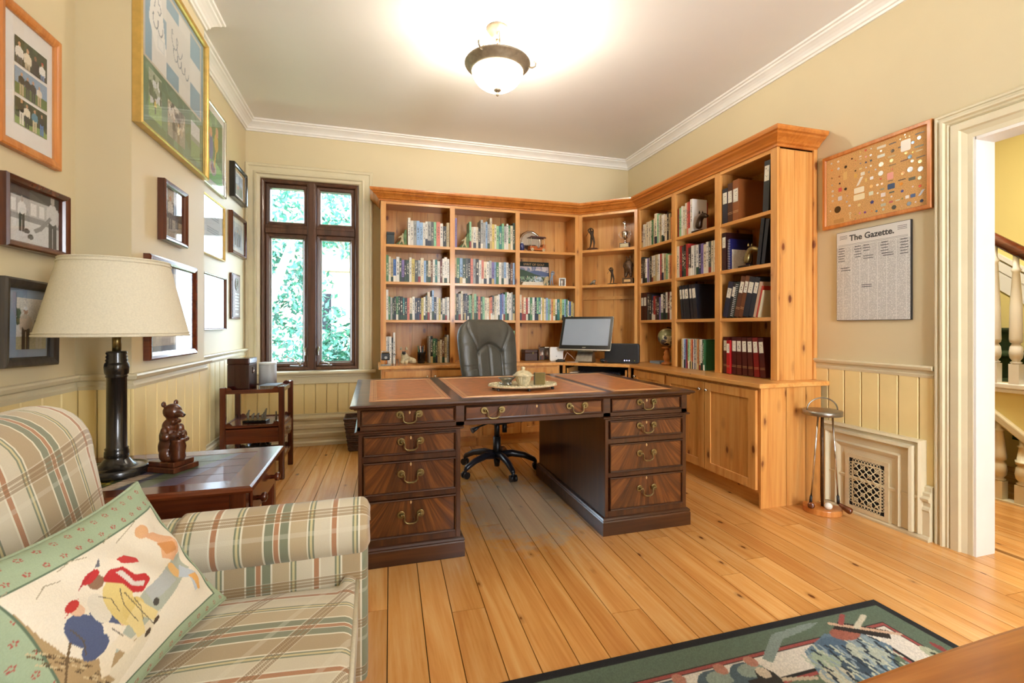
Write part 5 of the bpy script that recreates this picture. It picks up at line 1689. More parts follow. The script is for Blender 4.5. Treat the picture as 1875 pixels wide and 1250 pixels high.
# frieze
f = MB()
f.box(DX0, DX1, DY0 + 0.012, DY1 - 0.004, 0.652, 0.754)
for a, b in ((DX0, -0.062), (0.39, 0.434), (1.204, 1.25), (1.704, DX1)):
    f.box(a, b, DY0, DY0 + 0.013, 0.652, 0.754)
f.box(DX0, DX1, DY0, DY0 + 0.013, 0.75, 0.754).box(DX0, DX1, DY0, DY0 + 0.013, 0.652, 0.674)
f.build('frieze', M['mahog'], desk, world=True, bevel=0.0015, seg=1)
for a, b in ((DX0, 0.418), (1.214, DX1)):
    p = MB()
    p.box(a + 0.004, b - 0.004, DY0 + 0.012, DY1 - 0.006, 0.09, 0.64)
    for c, d in ((a + 0.004, a + 0.022), (b - 0.026, b - 0.004)):
        p.box(c, d, DY0 + 0.002, DY0 + 0.013, 0.09, 0.64)
    for c, d in ((0.628, 0.64), (0.500, 0.528), (0.315, 0.340), (0.095, 0.130)):
        p.box(a + 0.022, b - 0.026, DY0 + 0.002, DY0 + 0.013, c, d)
    ped = p.build('pedestal', M['mahog_z'], desk, world=True, bevel=0.0015, seg=1)
    m_ = MB()
    m_.sweep([(-0.004, 0), (0.004, 0), (0.012, 0.005), (0.012, 0.011), (0.004, 0.014), (-0.004, 0.014)], [(a, DY0, 0.638), (b, DY0), (b, DY1 - 0.004), (a, DY1 - 0.004)], closed=True)
    m_.build('waist_moulding', M['mahog'], ped, world=True)
    m_ = MB()
    m_.sweep([(-0.02, 0), (0.016, 0), (0.016, 0.072), (0.012, 0.078), (0.016, 0.084), (0.01, 0.092), (0.002, 0.098), (-0.02, 0.098)], [(a, DY0 + 0.004, 0.001), (b, DY0 + 0.004), (b, DY1 - 0.004), (a, DY1 - 0.004)], closed=True)
    m_.build('plinth', M['mahog'], ped, world=True)
hand_me = None
mb = MB()
for s in (-1, 1):
    mb.tube([(s * 0.046, -0.006, 0), (s * 0.046, -0.0075, 0)], [0.0185, 0.016], 18)
    mb.tube([(s * 0.046, -0.0075, 0), (s * 0.046, -0.011, 0)], [0.010, 0.008], 14)
    mb.ell((s * 0.046, -0.017, 0), (0.006, 0.006, 0.006), 10, 7)
pth = []
for s in (-1, 1):
    q = [(s * 0.046, -0.017, 0), (s * 0.034, -0.02, 0.004), (s * 0.030, -0.021, -0.008), (s * 0.031, -0.021, -0.026), (s * 0.022, -0.021, -0.036), (s * 0.01, -0.021, -0.040)]
    pth = q if s < 0 else pth + q[::-1]
mb.tube(pth, [0.003, 0.0034, 0.0034, 0.0034, 0.0036, 0.005, 0.005, 0.0036, 0.0034, 0.0034, 0.0034, 0.003], 8)
hand_me = mb.mesh('handle', M['brass'])
esc_me = MB().lathe([(0, 0), (0.0045, 0), (0.0045, 0.002), (0, 0.002)], 10, sy=1.9).box(-0.0012, 0.0012, -0.006, 0.004, 0.002, 0.0024, 0).mesh('escutcheon', M['gilt'])


def drawer(x0, x1, z0, z1, hx=(0.5,)):
    cx, cz = (x0 + x1) / 2, (z0 + z1) / 2
    w, h = (x1 - x0) / 2, (z1 - z0) / 2
    d = MB().box(-w, w, 0.006, 0.05, -h, h).build('drawer', M['flame'], desk)
    d.location = (cx - desk.location.x, 2.316 - desk.location.y, cz)
    r_ = MB()
    ring(r_, -w, w, -h, h, [(0, 0.0), (0, 0.010), (0.0035, 0.013), (0.007, 0.010), (0.008, 0.0)], fB(0.006))
    r_.build('cock_bead', M['mahog'], d)
    for k in hx:
        inst('handle', hand_me, d, (-w + 2 * w * k, 0.006, min(h * 0.28, 0.016)))
    inst('escutcheon', esc_me, d, (0, 0.006, h - 0.018), (R(90), 0, 0))


drawer(-0.060, 0.388, 0.676, 0.749)
drawer(0.436, 1.202, 0.676, 0.749, (0.19, 0.80))
drawer(1.252, 1.702, 0.676, 0.749)
for x0, x1 in ((-0.050, 0.390), (1.242, 1.710)):
    for z0, z1 in ((0.530, 0.626), (0.342, 0.498), (0.132, 0.313)):
        drawer(x0, x1, z0, z1)

# ---- tray and what stands on it
T = (0.838, 2.62)
tr = thing('oval_tray', 'pale oval tray with beaded rim on the middle of the desk', 'tray', (T[0], T[1], 0.7822))
MB().lathe([(0, 0.012), (0.17, 0.012), (0.195, 0.016), (0.208, 0.02), (0.21, 0.026), (0.203, 0.031), (0.185, 0.026), (0.175, 0.02), (0, 0.02)], 40, sy=0.62).build('dish', M['stone'], tr)
mb = MB()
for j in range(64):
    q = 2 * PI * j / 64
    mb.ell((0.201 * math.cos(q), 0.201 * 0.62 * math.sin(q), 0.030), (0.007, 0.005, 0.005), 6, 4)
o = mb.build('beaded_rim', M['stone'], tr)
o['kind'] = 'stuff'
for q in (-150, -90, -30, 30, 90, 150):
    MB().cyl((0.19 * math.cos(R(q)), 0.115 * math.sin(R(q)), 0), (0.19 * math.cos(R(q)), 0.115 * math.sin(R(q)), 0.013), 0.009, n=12).build('foot', M['black'], tr)
b_ = thing('lidded_pot', 'cream fluted lidded pot standing on the oval tray', 'pot', (T[0] + 0.0, T[1] - 0.005, 0.8024))
n = 40
prof = [(0.034, 0), (0.036, 0.006), (0.032, 0.01), (0.042, 0.03), (0.05, 0.052), (0.053, 0.058)]
vs, fs = [], []
for i, (r_, z) in enumerate(prof):
    for j in range(n):
        k = 1 - (0.05 if (j % 2 and 1 < i < 5) else 0)
        vs.append((r_ * k * math.cos(2 * PI * j / n), r_ * k * math.sin(2 * PI * j / n), z))
for i in range(len(prof) - 1):
    for j in range(n):
        fs.append((i * n + j, i * n + (j + 1) % n, (i + 1) * n + (j + 1) % n, (i + 1) * n + j))
MB().add(vs, fs).add(vs[:n], [tuple(range(n))]).add(vs[-n:], [tuple(range(n))]).build('bowl', M['stone'], b_)
MB().lathe([(0.06, 0.056), (0.064, 0.060), (0.052, 0.066), (0.042, 0.078), (0.025, 0.086), (0.012, 0.088), (0.008, 0.092), (0.012, 0.098), (0.012, 0.104), (0.006, 0.11), (0, 0.111)], 28).build('lid', M['stone'], b_)
b_ = thing('small_bowl', 'small dark footed bowl behind the lidded pot on the tray', 'bowl', (T[0] - 0.085, T[1] + 0.05, 0.8024))
MB().lathe([(0.03, 0), (0.028, 0.006), (0.022, 0.012), (0.035, 0.03), (0.052, 0.042), (0.05, 0.044), (0.032, 0.034), (0, 0.028)], 24).build('bowl', M['pewter'], b_)
for q in (30, 150, 270):
    MB().ell((0.036 * math.cos(R(q)), 0.036 * math.sin(R(q)), 0.007), (0.008, 0.008, 0.007), 8, 6).build('foot', M['silver'], b_)
b_ = thing('metal_box', 'small upright olive metal box at the right end of the tray', 'box', (T[0] + 0.108, T[1] + 0.01, 0.8024), R(-22))
MB().box(-0.034, 0.034, -0.02, 0.02, 0, 0.07).build('body', plain('olive_metal', '#8A7B4C', 0.35, metal=0.5), b_, bevel=0.002)
MB().box(-0.035, -0.026, -0.021, 0.021, 0, 0.071).build('spine', plain('olive_metal_dark', '#4F4A34', 0.35, metal=0.5), b_, bevel=0.002)
MB().cyl((0.008, -0.02, 0.045), (0.008, -0.0225, 0.045), 0.003, n=8).build('stud', M['brass'], b_)

# ================================================================== OFFICE CHAIR
oc = thing('office_chair', 'grey-green leather executive swivel chair behind the desk', 'office chair', (0.94, 3.62, 0), R(20))


def backrest(uN=64, vN=64):
    def hw(v):
        z = v
        w = 0.235 + 0.045 * math.sin(min(1, v / 0.75) * PI * 0.5)
        if v > 0.72:
            t = (v - 0.72) / 0.28
            w *= math.sqrt(max(0.0, 1 - (t * 0.86) ** 2.6))
        return w

    def g(d, s):
        return math.exp(-(d / s) ** 2)
    vs = []
    for side in (0, 1):
        for j in range(vN + 1):
            v = j / vN
            w = hw(v)
            for i in range(uN + 1):
                u = -1 + 2 * i / uN
                au = abs(u)
                e = max(0.0, 1 - au ** 6) ** 0.5 * max(0.0, 1 - max(0, (v - 0.55) / 0.45) ** 6) ** 0.5
                x = u * w
                z = 0.56 + 0.645 * v
                yc = 0.10 + 0.10 * v - 0.05 * (1 - u * u) * 0 + 0.035 * u * u * -1
                if side == 0:
                    d = 0.058 * e
                    arch = 0.58 + 0.10 * math.cos(min(1, au / 0.42) * PI / 2)
                    gr = 0.0
                    if v < arch and au < 0.62:
                        gr += 0.017 * g(au - 0.42 - 0.05 * (0.5 - v), 0.035)
                        gr += 0.011 * g(u, 0.03)
                    if au < 0.46:
                        gr += 0.02 * g(v - arch, 0.022)
                    if au >= 0.42:                     # seams from the arch's shoulder to the top corners
                        vv = 0.58 + (au - 0.42) ** 0.7 * 0.62
                        if au < 0.9:
                            gr += 0.013 * g(v - vv, 0.022)
                        if v < 0.6:
                            gr += 0.007 * (g(v - 0.42, 0.012) + g(v - 0.39, 0.012))
                        gr -= 0.012 * (1 if v < 0.7 else 0.5) * math.sin(PI * (au - 0.42) / 0.58)
                    if v > arch:
                        gr -= 0.022 * math.sin(min(1, (v - arch) / (1 - arch)) * PI) * (1 - au ** 2)
                    y = yc - d + gr * e
                else:
                    y = yc + 0.052 * e
                vs.append((x, y, z))
    W_ = uN + 1
    N_ = W_ * (vN + 1)
    fs = []
    for s in (0, 1):
        for j in range(vN):
            for i in range(uN):
                q = [s * N_ + j * W_ + i, s * N_ + j * W_ + i + 1, s * N_ + (j + 1) * W_ + i + 1, s * N_ + (j + 1) * W_ + i]
                fs.append(tuple(q if s == 0 else q[::-1]))
    for j in range(vN):
        for i in (0, uN):
            fs.append((j * W_ + i, (j + 1) * W_ + i, N_ + (j + 1) * W_ + i, N_ + j * W_ + i))
    for i in range(uN):
        for j in (0, vN):
            fs.append((j * W_ + i, j * W_ + i + 1, N_ + j * W_ + i + 1, N_ + j * W_ + i))
    return MB().add(vs, fs, 0, True)


backrest().build('backrest', M['leather'], oc)
mb = MB()
mb.prism(rrect(-0.26, 0.26, -0.27, 0.18, 0.09, 6), 'z', 0.43, 0.53, sm=True)
mb.build('seat', M['leather'], oc, bevel=0.03, seg=4)
MB().tube([(0, 0.2, 0.75), (0, 0.245, 0.6), (0, 0.22, 0.45), (0, 0.05, 0.41)], [0.03, 0.03, 0.03, 0.03], 10, sx=1.6).build('back_bracket', M['black'], oc)
MB().box(-0.1, 0.1, -0.12, 0.12, 0.385, 0.43).build('tilt_mechanism', M['black'], oc, bevel=0.01)
MB().tube([(0.1, 0, 0.4), (0.17, -0.02, 0.385), (0.23, -0.03, 0.37)], [0.006, 0.006, 0.014], 8).build('lever', M['black'], oc)
MB().tube([(-0.1, -0.05, 0.4), (-0.2, -0.06, 0.385), (-0.27, -0.06, 0.36)], [0.006, 0.007, 0.022], 10).build('lever', M['black'], oc)
MB().cyl((0, 0, 0.10), (0, 0, 0.27), 0.034, 0.03, n=18).cyl((0, 0, 0.27), (0, 0, 0.39), 0.022, n=16).cyl((0, 0, 0.035), (0, 0, 0.1), 0.02, 0.03, n=14).build('gas_column', M['black'], oc)
MB().cyl((0.06, -0.02, 0.30), (0.06, -0.02, 0.385), 0.02, n=14).build('tension_knob', M['black'], oc)
for k in range(5):
    a_ = R(62 + 72 * k - 20)
    c_, s_ = math.cos(a_), math.sin(a_)
    mb = MB()
    mb.tube([(0.02 * c_, 0.02 * s_, 0.125), (0.12 * c_, 0.12 * s_, 0.135), (0.22 * c_, 0.22 * s_, 0.115), (0.30 * c_, 0.30 * s_, 0.078), (0.315 * c_, 0.315 * s_, 0.06)], [0.03, 0.028, 0.024, 0.02, 0.014], 10)
    leg = mb.build('base_arm', M['dark_blue_plastic'], oc)
    px, py = 0.312 * c_, 0.312 * s_
    w_ = MB()
    for e in (-1, 1):
        w_.cyl((px - s_ * 0.006 * e, py + c_ * 0.006 * e, 0.027), (px - s_ * 0.026 * e, py + c_ * 0.026 * e, 0.027), 0.026, n=18)
    w_.build('caster', M['black'], leg)
    MB().cyl((px, py, 0.04), (px, py, 0.075), 0.012, n=10).build('caster_stem', M['black'], leg)

# ================================================================== WASTE BASKET
wb = thing('waste_basket', 'dark woven square waste basket half hidden behind the desk', 'basket', (-0.135, 4.62, 0))
mb = MB()
for k in range(15):
    z = 0.012 + k * 0.0195
    h = 0.088 + 0.035 * k / 14
    pts = []
    for j in range(28):
        t = j / 28 * 4
        s_, f_ = int(t), t - int(t)
        cs = [(-1, -1), (1, -1), (1, 1), (-1, 1), (-1, -1)]
        x = cs[s_][0] + (cs[s_ + 1][0] - cs[s_][0]) * f_
        y = cs[s_][1] + (cs[s_ + 1][1] - cs[s_][1]) * f_
        wv = 1 + 0.03 * (1 if (j + k) % 2 else -1)
        pts.append((x * h * wv, y * h * wv, z))
    mb.tube(pts, 0.0095, 5, closed=True)
o = mb.build('weave', M['wicker'], wb)
o['kind'] = 'stuff'
mb = MB()
mb.tube([(-0.127, -0.127, 0.302), (0.127, -0.127, 0.302), (0.127, 0.127, 0.302), (-0.127, 0.127, 0.302)], 0.012, 8, closed=True)
mb.build('rim', M['wicker'], wb)
MB().box(-0.085, 0.085, -0.085, 0.085, 0.001, 0.012).build('bottom', M['wicker'], wb)

# ================================================================== END TABLE, LAMP, BEAR
et = thing('end_table', 'dark red wooden end table with a painted golf scene on its plank top', 'side table', (-0.79, 2.08, 0))
ex0, ex1, ey0, ey1, ez = -1.19, -0.40, 1.79, 2.372, 0.6
fr = MB()
nose = [(-0.075, 0), (0, 0), (0.01, 0.003), (0.016, 0.012), (0.012, 0.022), (0.003, 0.026), (-0.075, 0.026)]
fr.sweep(nose, [(ex0 + 0.01, ey0 + 0.016, ez - 0.026), (ex1 - 0.016, ey0 + 0.016), (ex1 - 0.016, ey1 - 0.01), (ex0 + 0.01, ey1 - 0.01)], closed=True)
fr.build('top_frame', M['walnut'], et, world=True)
ix0, ix1, iy0, iy1 = ex0 + 0.085, ex1 - 0.089, ey0 + 0.09, ey1 - 0.085
full = Canvas(150, 90, '#3F5236')
full.poly([(0.3, 0), (0.75, 0), (1, 0.6), (1, 1), (0.35, 1)], '#5B5468')
full.poly([(0.72, 0), (1, 0), (1, 1), (0.9, 1)], '#5E2E22')
full.poly([(0.42, 0), (0.58, 0), (0.86, 1), (0.62, 1)], '#55614A')
full.poly([(0.0, 0.25), (0.33, 0.45), (0.36, 0.7), (0.0, 0.9)], '#7C7F62')
full.poly([(0.33, 0.02), (0.42, 0.02), (0.52, 0.4), (0.43, 0.42)], '#C7B49C')
for k in range(7):
    full.line([(0.34 + 0.012 * k, 0.06 + 0.05 * k), (0.43 + 0.012 * k, 0.06 + 0.05 * k)], 0.006, '#6B5A50')
full.poly([(0.43, 0.0), (0.48, 0.0), (0.58, 0.42), (0.53, 0.42)], '#2B2F4A')
full.poly([(0.12, 0.3), (0.34, 0.05), (0.4, 0.3), (0.22, 0.5)], '#2B3A24')
full.blobs(['#B7A13C', '#20301C', '#8C8A3E'], 70, 0.14, 0.36, 0.15, 0.42, 0.010)
full.poly([(0.02, 0.05), (0.10, 0.05), (0.22, 0.3), (0.16, 0.32)], '#D2C29A')
full.poly([(0.42, 0.6), (0.6, 0.62), (0.72, 0.95), (0.5, 0.95)], '#62786E')
full.noise(0.18)
nb = 4
for k in range(nb):
    a = iy0 + (iy1 - iy0) * k / nb
    b = iy0 + (iy1 - iy0) * (k + 1) / nb - 0.003
    pl = MB().box(ix0, ix1, a, b, ez - 0.024, ez - 0.0015).build('top_plank', M['walnut'], et, world=True)
    sub = Canvas(150, 23, '#000000')
    i0 = int(90 * (1 - (k + 1) / nb))
    sub.a = full.a[i0:i0 + 23].copy() if i0 + 23 <= 90 else full.a[-23:].copy()
    paint_mesh('painted_scene', sub, lambda u, v, a=a, b=b: (ix0 + (ix1 - ix0) * u, a + (b - a) * v, ez - 0.0008), M['print_gloss'], pl, world=True)
MB().box(ex0 + 0.03, ex1 - 0.035, ey0 + 0.035, ey1 - 0.03, ez - 0.16, ez - 0.027).build('apron', M['walnut'], et, world=True, bevel=0.002)
for x in (ex0 + 0.05, ex1 - 0.055):
    for y in (ey0 + 0.055, ey1 - 0.05):
        MB().prism(rrect(x - 0.026, x + 0.026, y - 0.026, y + 0.026, 0.008, 3), 'z', 0.0, ez - 0.03).build('leg', M['walnut_z'], et, world=True)
dr = MB().box(ex1 - 0.034, ex1 - 0.024, ey0 + 0.10, ey1 - 0.09, ez - 0.145, ez - 0.045).build('drawer', M['walnut'], et, world=True, bevel=0.004)
for y in (ey0 + 0.17, ey1 - 0.16):
    MB().tube([(ex1 - 0.024, y, ez - 0.095), (ex1 - 0.012, y, ez - 0.095), (ex1 - 0.006, y, ez - 0.095), (ex1 + 0.006, y, ez - 0.095), (ex1 + 0.012, y, ez - 0.095)], [0.009, 0.008, 0.017, 0.018, 0.008], 14).build('knob', M['walnut'], dr, world=True)
MB().box(ex0 + 0.05, ex1 - 0.05, ey0 + 0.06, ey1 - 0.06, 0.14, 0.16).build('lower_shelf', M['walnut'], et, world=True)

lp = thing('table_lamp', 'black turned table lamp with a cream drum shade on the end table', 'lamp', (-0.92, 2.085, ez))
MB().lathe([(0, 0), (0.098, 0), (0.102, 0.008), (0.102, 0.022), (0.098, 0.03), (0.09, 0.031), (0.085, 0.026), (0.06, 0.034), (0.048, 0.044), (0.04, 0.056), (0.034, 0.062), (0.037, 0.068), (0.037, 0.085), (0.034, 0.092), (0.036, 0.097), (0.031, 0.102), (0.0305, 0.36), (0.034, 0.363), (0.031, 0.368), (0.036, 0.376), (0.038, 0.40), (0.036, 0.412), (0.031, 0.418), (0.034, 0.424), (0.03, 0.43), (0.033, 0.437), (0.029, 0.443), (0.033, 0.45), (0.029, 0.457), (0, 0.458)], 36).build('base_column', M['black_wood'], lp)
MB().cyl((0, 0, 0.456), (0, 0, 0.53), 0.014, n=14).build('socket', M['brass'], lp)
MB().cyl((0, 0, 0.53), (0, 0, 0.56), 0.006, n=8).ell((0, 0, 0.6), (0.03, 0.03, 0.045), 14, 10).build('bulb', M['plastic_white'], lp)
mb = MB()
mb.lathe([(0.224, 0.516), (0.160, 0.79)], 48)
mb.lathe([(0.221, 0.516), (0.157, 0.79)], 48)
mb.f = [f_ for f_ in mb.f if len(f_) == 4]
mb.m = mb.m[:len(mb.f)]
mb.s = [True] * len(mb.f)
sh = mb.build('shade', M['shade'], lp)
for z, r_ in ((0.516, 0.2245), (0.526, 0.2225), (0.79, 0.1605), (0.778, 0.1635)):
    MB().tube([(r_ * math.cos(q), r_ * math.sin(q), z) for q in np.linspace(0, 2 * PI, 49)[:-1]], 0.0035, 6, closed=True).build('shade_trim', M['shade'], sh)
mb = MB()
for q in (0, 120, 240):
    mb.cyl((0, 0, 0.785), (0.158 * math.cos(R(q)), 0.158 * math.sin(R(q)), 0.785), 0.002, n=6)
mb.tube([(0.0, 0.02, 0.53), (0, 0.05, 0.62), (0, 0.04, 0.76), (0, 0, 0.785), (0, -0.04, 0.76), (0, -0.05, 0.62), (0, -0.02, 0.53)], 0.002, 6)
mb.build('harp', M['brass'], sh)

br_ = thing('bear_carving', 'carved wooden bear with a golf bag on a stepped base on the end table', 'carving', (-0.75, 2.10, ez), R(62))
MB().box(-0.055, 0.055, -0.07, 0.07, 0, 0.02).build('lower_step', M['carved'], br_, bevel=0.003)
MB().box(-0.045, 0.045, -0.058, 0.058, 0.02, 0.038).build('upper_step', M['carved'], br_, bevel=0.003)
bl_ = MB()
for c_, r_ in (((0, .012, .085), (.036, .036, .05)), ((0, .01, .125), (.034, .034, .045)), ((0, .006, .165), (.028, .027, .03)), ((0, .0, .192), (.018, .018, .02)), ((0, -.004, .222), (.031, .033, .030)), ((0, -.032, .213), (.016, .022, .014)), ((0, -.05, .209), (.010, .010, .009)),
               ((.026, .008, .262 - .010), (.010, .006, .012)), ((-.026, .008, .262 - .010), (.010, .006, .012)),
               ((.022, .004, .06), (.02, .024, .03)), ((-.022, .004, .06), (.02, .024, .03)), ((.022, -.012, .046), (.014, .026, .012)), ((-.022, -.012, .046), (.014, .026, .012)),
               ((.034, -.004, .15), (.013, .014, .02)), ((.04, -.012, .125), (.012, .014, .02)), ((.03, -.03, .112), (.012, .018, .012)), ((.014, -.042, .112), (.012, .012, .011)),
               ((-.034, -.004, .15), (.013, .014, .02)), ((-.042, -.016, .132), (.012, .015, .018)), ((-.03, -.036, .135), (.012, .016, .012)), ((-.02, -.05, .14), (.012, .012, .012)),
               ((0, -.018, .182), (.014, .012, .010)), ((.013, -.02, .184), (.009, .008, .010)), ((-.013, -.02, .184), (.009, .008, .010))):
    bl_.ell(c_, r_, 14, 9)
bd = bl_.build('body', M['carved'], br_, fix=False)
rm = bd.modifiers.new('remesh', 'REMESH')
rm.mode = 'VOXEL'
rm.voxel_size = 0.0028
rm.use_smooth_shade = True
sm_ = bd.modifiers.new('smooth', 'SMOOTH')
sm_.iterations = 4
MB().ell((0, -0.059, 0.211), (0.005, 0.004, 0.004), 8, 6).build('nose', M['black_gloss'], bd)
MB().lathe([(0, 0.038), (0.022, 0.038), (0.026, 0.05), (0.024, 0.07), (0.027, 0.09), (0.022, 0.112), (0.024, 0.118), (0, 0.12)], 16, (-0.008, -0.038, 0)).build('golf_bag', M['carved'], br_)
MB().tube([(-0.008, -0.038, 0.11), (-0.006, -0.05, 0.135), (0.0, -0.06, 0.138)], [0.004, 0.005, 0.006], 8).tube([(-0.01, -0.03, 0.11), (-0.012, -0.025, 0.15)], 0.004, 8).build('clubs', M['carved'], br_)

# ================================================================== TEA TROLLEY IN THE ALCOVE
tt = thing('tea_trolley', 'dark wooden three-tier tea trolley in the alcove below the window', 'trolley', (-0.865, 4.06, 0))
tx0, tx1, ty0, ty1 = -1.08, -0.65, 3.85, 4.28
for x in (tx0 + 0.02, tx1 - 0.02):
    for y in (ty0 + 0.02, ty1 - 0.02):
        MB().prism(rrect(x - 0.02, x + 0.02, y - 0.02, y + 0.02, 0.008, 3), 'z', 0.0, 0.70).build('post', M['walnut_z'], tt, world=True, bevel=0.004)
for z, nm in ((0.66, 'top_tray'), (0.40, 'middle_tray'), (0.15, 'bottom_tray')):
    o = MB().box(tx0 + 0.015, tx1 - 0.015, ty0 + 0.015, ty1 - 0.015, z, z + 0.014).build(nm, M['walnut'], tt, world=True)
    def wavy(L):
        return [(0, 0)] + [(0, 0.022)] + [(L * t, 0.022 + 0.016 * (1 if t > 0.86 or t < 0.14 else 0) * math.sin(PI * min(1, max(0, (t if t < 0.14 else 1 - t) / 0.14)))) for t in np.linspace(0.02, 0.98, 25)] + [(L, 0.022), (L, 0)]
    for y in (ty0 + 0.012, ty1 - 0.024):
        MB().prism([(tx0 + 0.03 + a, z - 0.008 + b * 1.3) for a, b in wavy(tx1 - tx0 - 0.06)], 'y', y, y + 0.012).build('gallery_rail', M['walnut'], o, world=True)
    for x in (tx0 + 0.012, tx1 - 0.024):
        MB().prism([(ty0 + 0.03 + a, z - 0.008 + b * 1.3) for a, b in wavy(ty1 - ty0 - 0.06)], 'x', x, x + 0.012).build('gallery_rail', M['walnut'], o, world=True)
MB().box(tx0 + 0.03, tx1 - 0.03, ty0 + 0.012, ty0 + 0.028, 0.285, 0.40).build('front_apron', M['walnut'], tt, world=True)
dr = MB().box(tx1 - 0.026, tx1 - 0.006, ty0 + 0.04, ty1 - 0.04, 0.295, 0.395).build('drawer', M['walnut'], tt, world=True, bevel=0.004)
MB().ell((tx1 + 0.004, (ty0 + ty1) / 2, 0.345), (0.008, 0.014, 0.014)).tube([(tx1 - 0.002, (ty0 + ty1) / 2, 0.34), (tx1 + 0.008, (ty0 + ty1) / 2, 0.315), (tx1, (ty0 + ty1) / 2, 0.30)], 0.003, 6).build('drop_pull', M['chrome'], dr, world=True)

tb = thing('wooden_box', 'tall dark mahogany box with metal clasp on the trolley top', 'box', (-0.965, 4.0, 0.6745), R(-4))
MB().box(-0.075, 0.075, -0.09, 0.09, 0, 0.19).build('body', plain('dark_polished_red', '#33100F', 0.2, coat=0.4), tb, bevel=0.003)
MB().box(-0.077, 0.077, -0.092, 0.092, 0.19, 0.235).build('lid', plain('dark_polished_red_lid', '#38120F', 0.2, coat=0.4), tb, bevel=0.008)
MB().cbox((0.078, 0, 0.14), (0.004, 0.02, 0.05)).ell((0.08, 0, 0.13), (0.005, 0.01, 0.012)).build('clasp', M['chrome'], tb)
ws = thing('wireless_speaker', 'white and grey upright wireless speaker beside the wooden box', 'speaker', (-0.82, 4.15, 0.6745), R(-8))
MB().prism(rrect(-0.06, 0.06, -0.06, 0.06, 0.045, 6), 'z', 0.006, 0.17, sm=True).build('grille', M['grille'], ws)
MB().prism(rrect(-0.061, 0.061, -0.061, 0.061, 0.046, 6), 'z', 0.17, 0.186, sm=True).build('top_cap', M['plastic_white'], ws, bevel=0.003)
MB().prism(rrect(-0.05, 0.05, -0.05, 0.05, 0.04, 6), 'z', 0.0, 0.006).build('base_cap', M['plastic_white'], ws)
fb = thing('small_book', 'small grey-covered book lying on the trolley top', 'book', (-0.76, 3.975, 0.6745), R(-8))
MB().box(-0.06, 0.06, -0.08, 0.08, 0, 0.004).box(-0.06, 0.06, -0.08, 0.08, 0.026, 0.03).box(-0.06, -0.055, -0.08, 0.08, 0.004, 0.026).build('cover', M['bluemat'], fb)
MB().box(-0.055, 0.058, -0.078, 0.078, 0.004, 0.026).build('pages', M['stone_dark'], fb)
ft = thing('metal_figures', 'small pewter figure group on a dark plinth on the trolley middle tier', 'figurine', (-0.87, 4.0, 0.4145), R(-10))
MB().box(-0.085, 0.085, -0.04, 0.04, 0, 0.018).build('plinth', M['black_gloss'], ft, bevel=0.003)
for i, (x, h) in enumerate(((-0.06, 0.075), (-0.025, 0.05), (0.01, 0.05), (0.045, 0.045), (0.065, 0.085))):
    skin('figure', [(x, 0, 0.02), (x, 0, 0.02 + h * 0.5), (x + 0.004, 0, 0.02 + h * 0.8), (x + 0.012, 0, 0.02 + h), (x - 0.014, 0, 0.02 + h * 0.6)], [(0, 1), (1, 2), (2, 3), (1, 4)], [0.009, 0.01, 0.008, 0.006, 0.005], M['pewter'], ft)
f2 = thing('metal_figure', 'single slim pewter figure right of the group on the middle tier', 'figurine', (-0.73, 3.99, 0.4145))
skin('body', [(0, 0, 0.004), (0, 0, 0.04), (0, 0, 0.065), (0, 0, 0.08)], [(0, 1), (1, 2), (2, 3)], [0.008, 0.007, 0.006, 0.005], M['pewter'], f2)
MB().lathe([(0, 0), (0.02, 0), (0.018, 0.006), (0, 0.007)], 14).build('foot', M['pewter'], f2)
bl = thing('dark_bowl', 'dark wicker bowl on the lowest tier of the trolley', 'bowl', (-0.86, 4.03, 0.1645))
MB().lathe([(0, 0), (0.06, 0), (0.085, 0.04), (0.09, 0.075), (0.084, 0.075), (0.078, 0.045), (0, 0.012)], 20).build('shell', M['black_wood'], bl)
for i in range(3):
    o = MB().ell((-0.86 + 0.03 * (i - 1), 4.03 + 0.02 * (i % 2), 0.1645 + 0.058), (0.03, 0.03, 0.03), 10, 7).build('dark_ball', M['bronze'])
    tag(o, ['left', 'middle', 'right'][i] + ' dark ball in the bowl on the lowest trolley tier', 'ball', 'balls in the dark bowl')
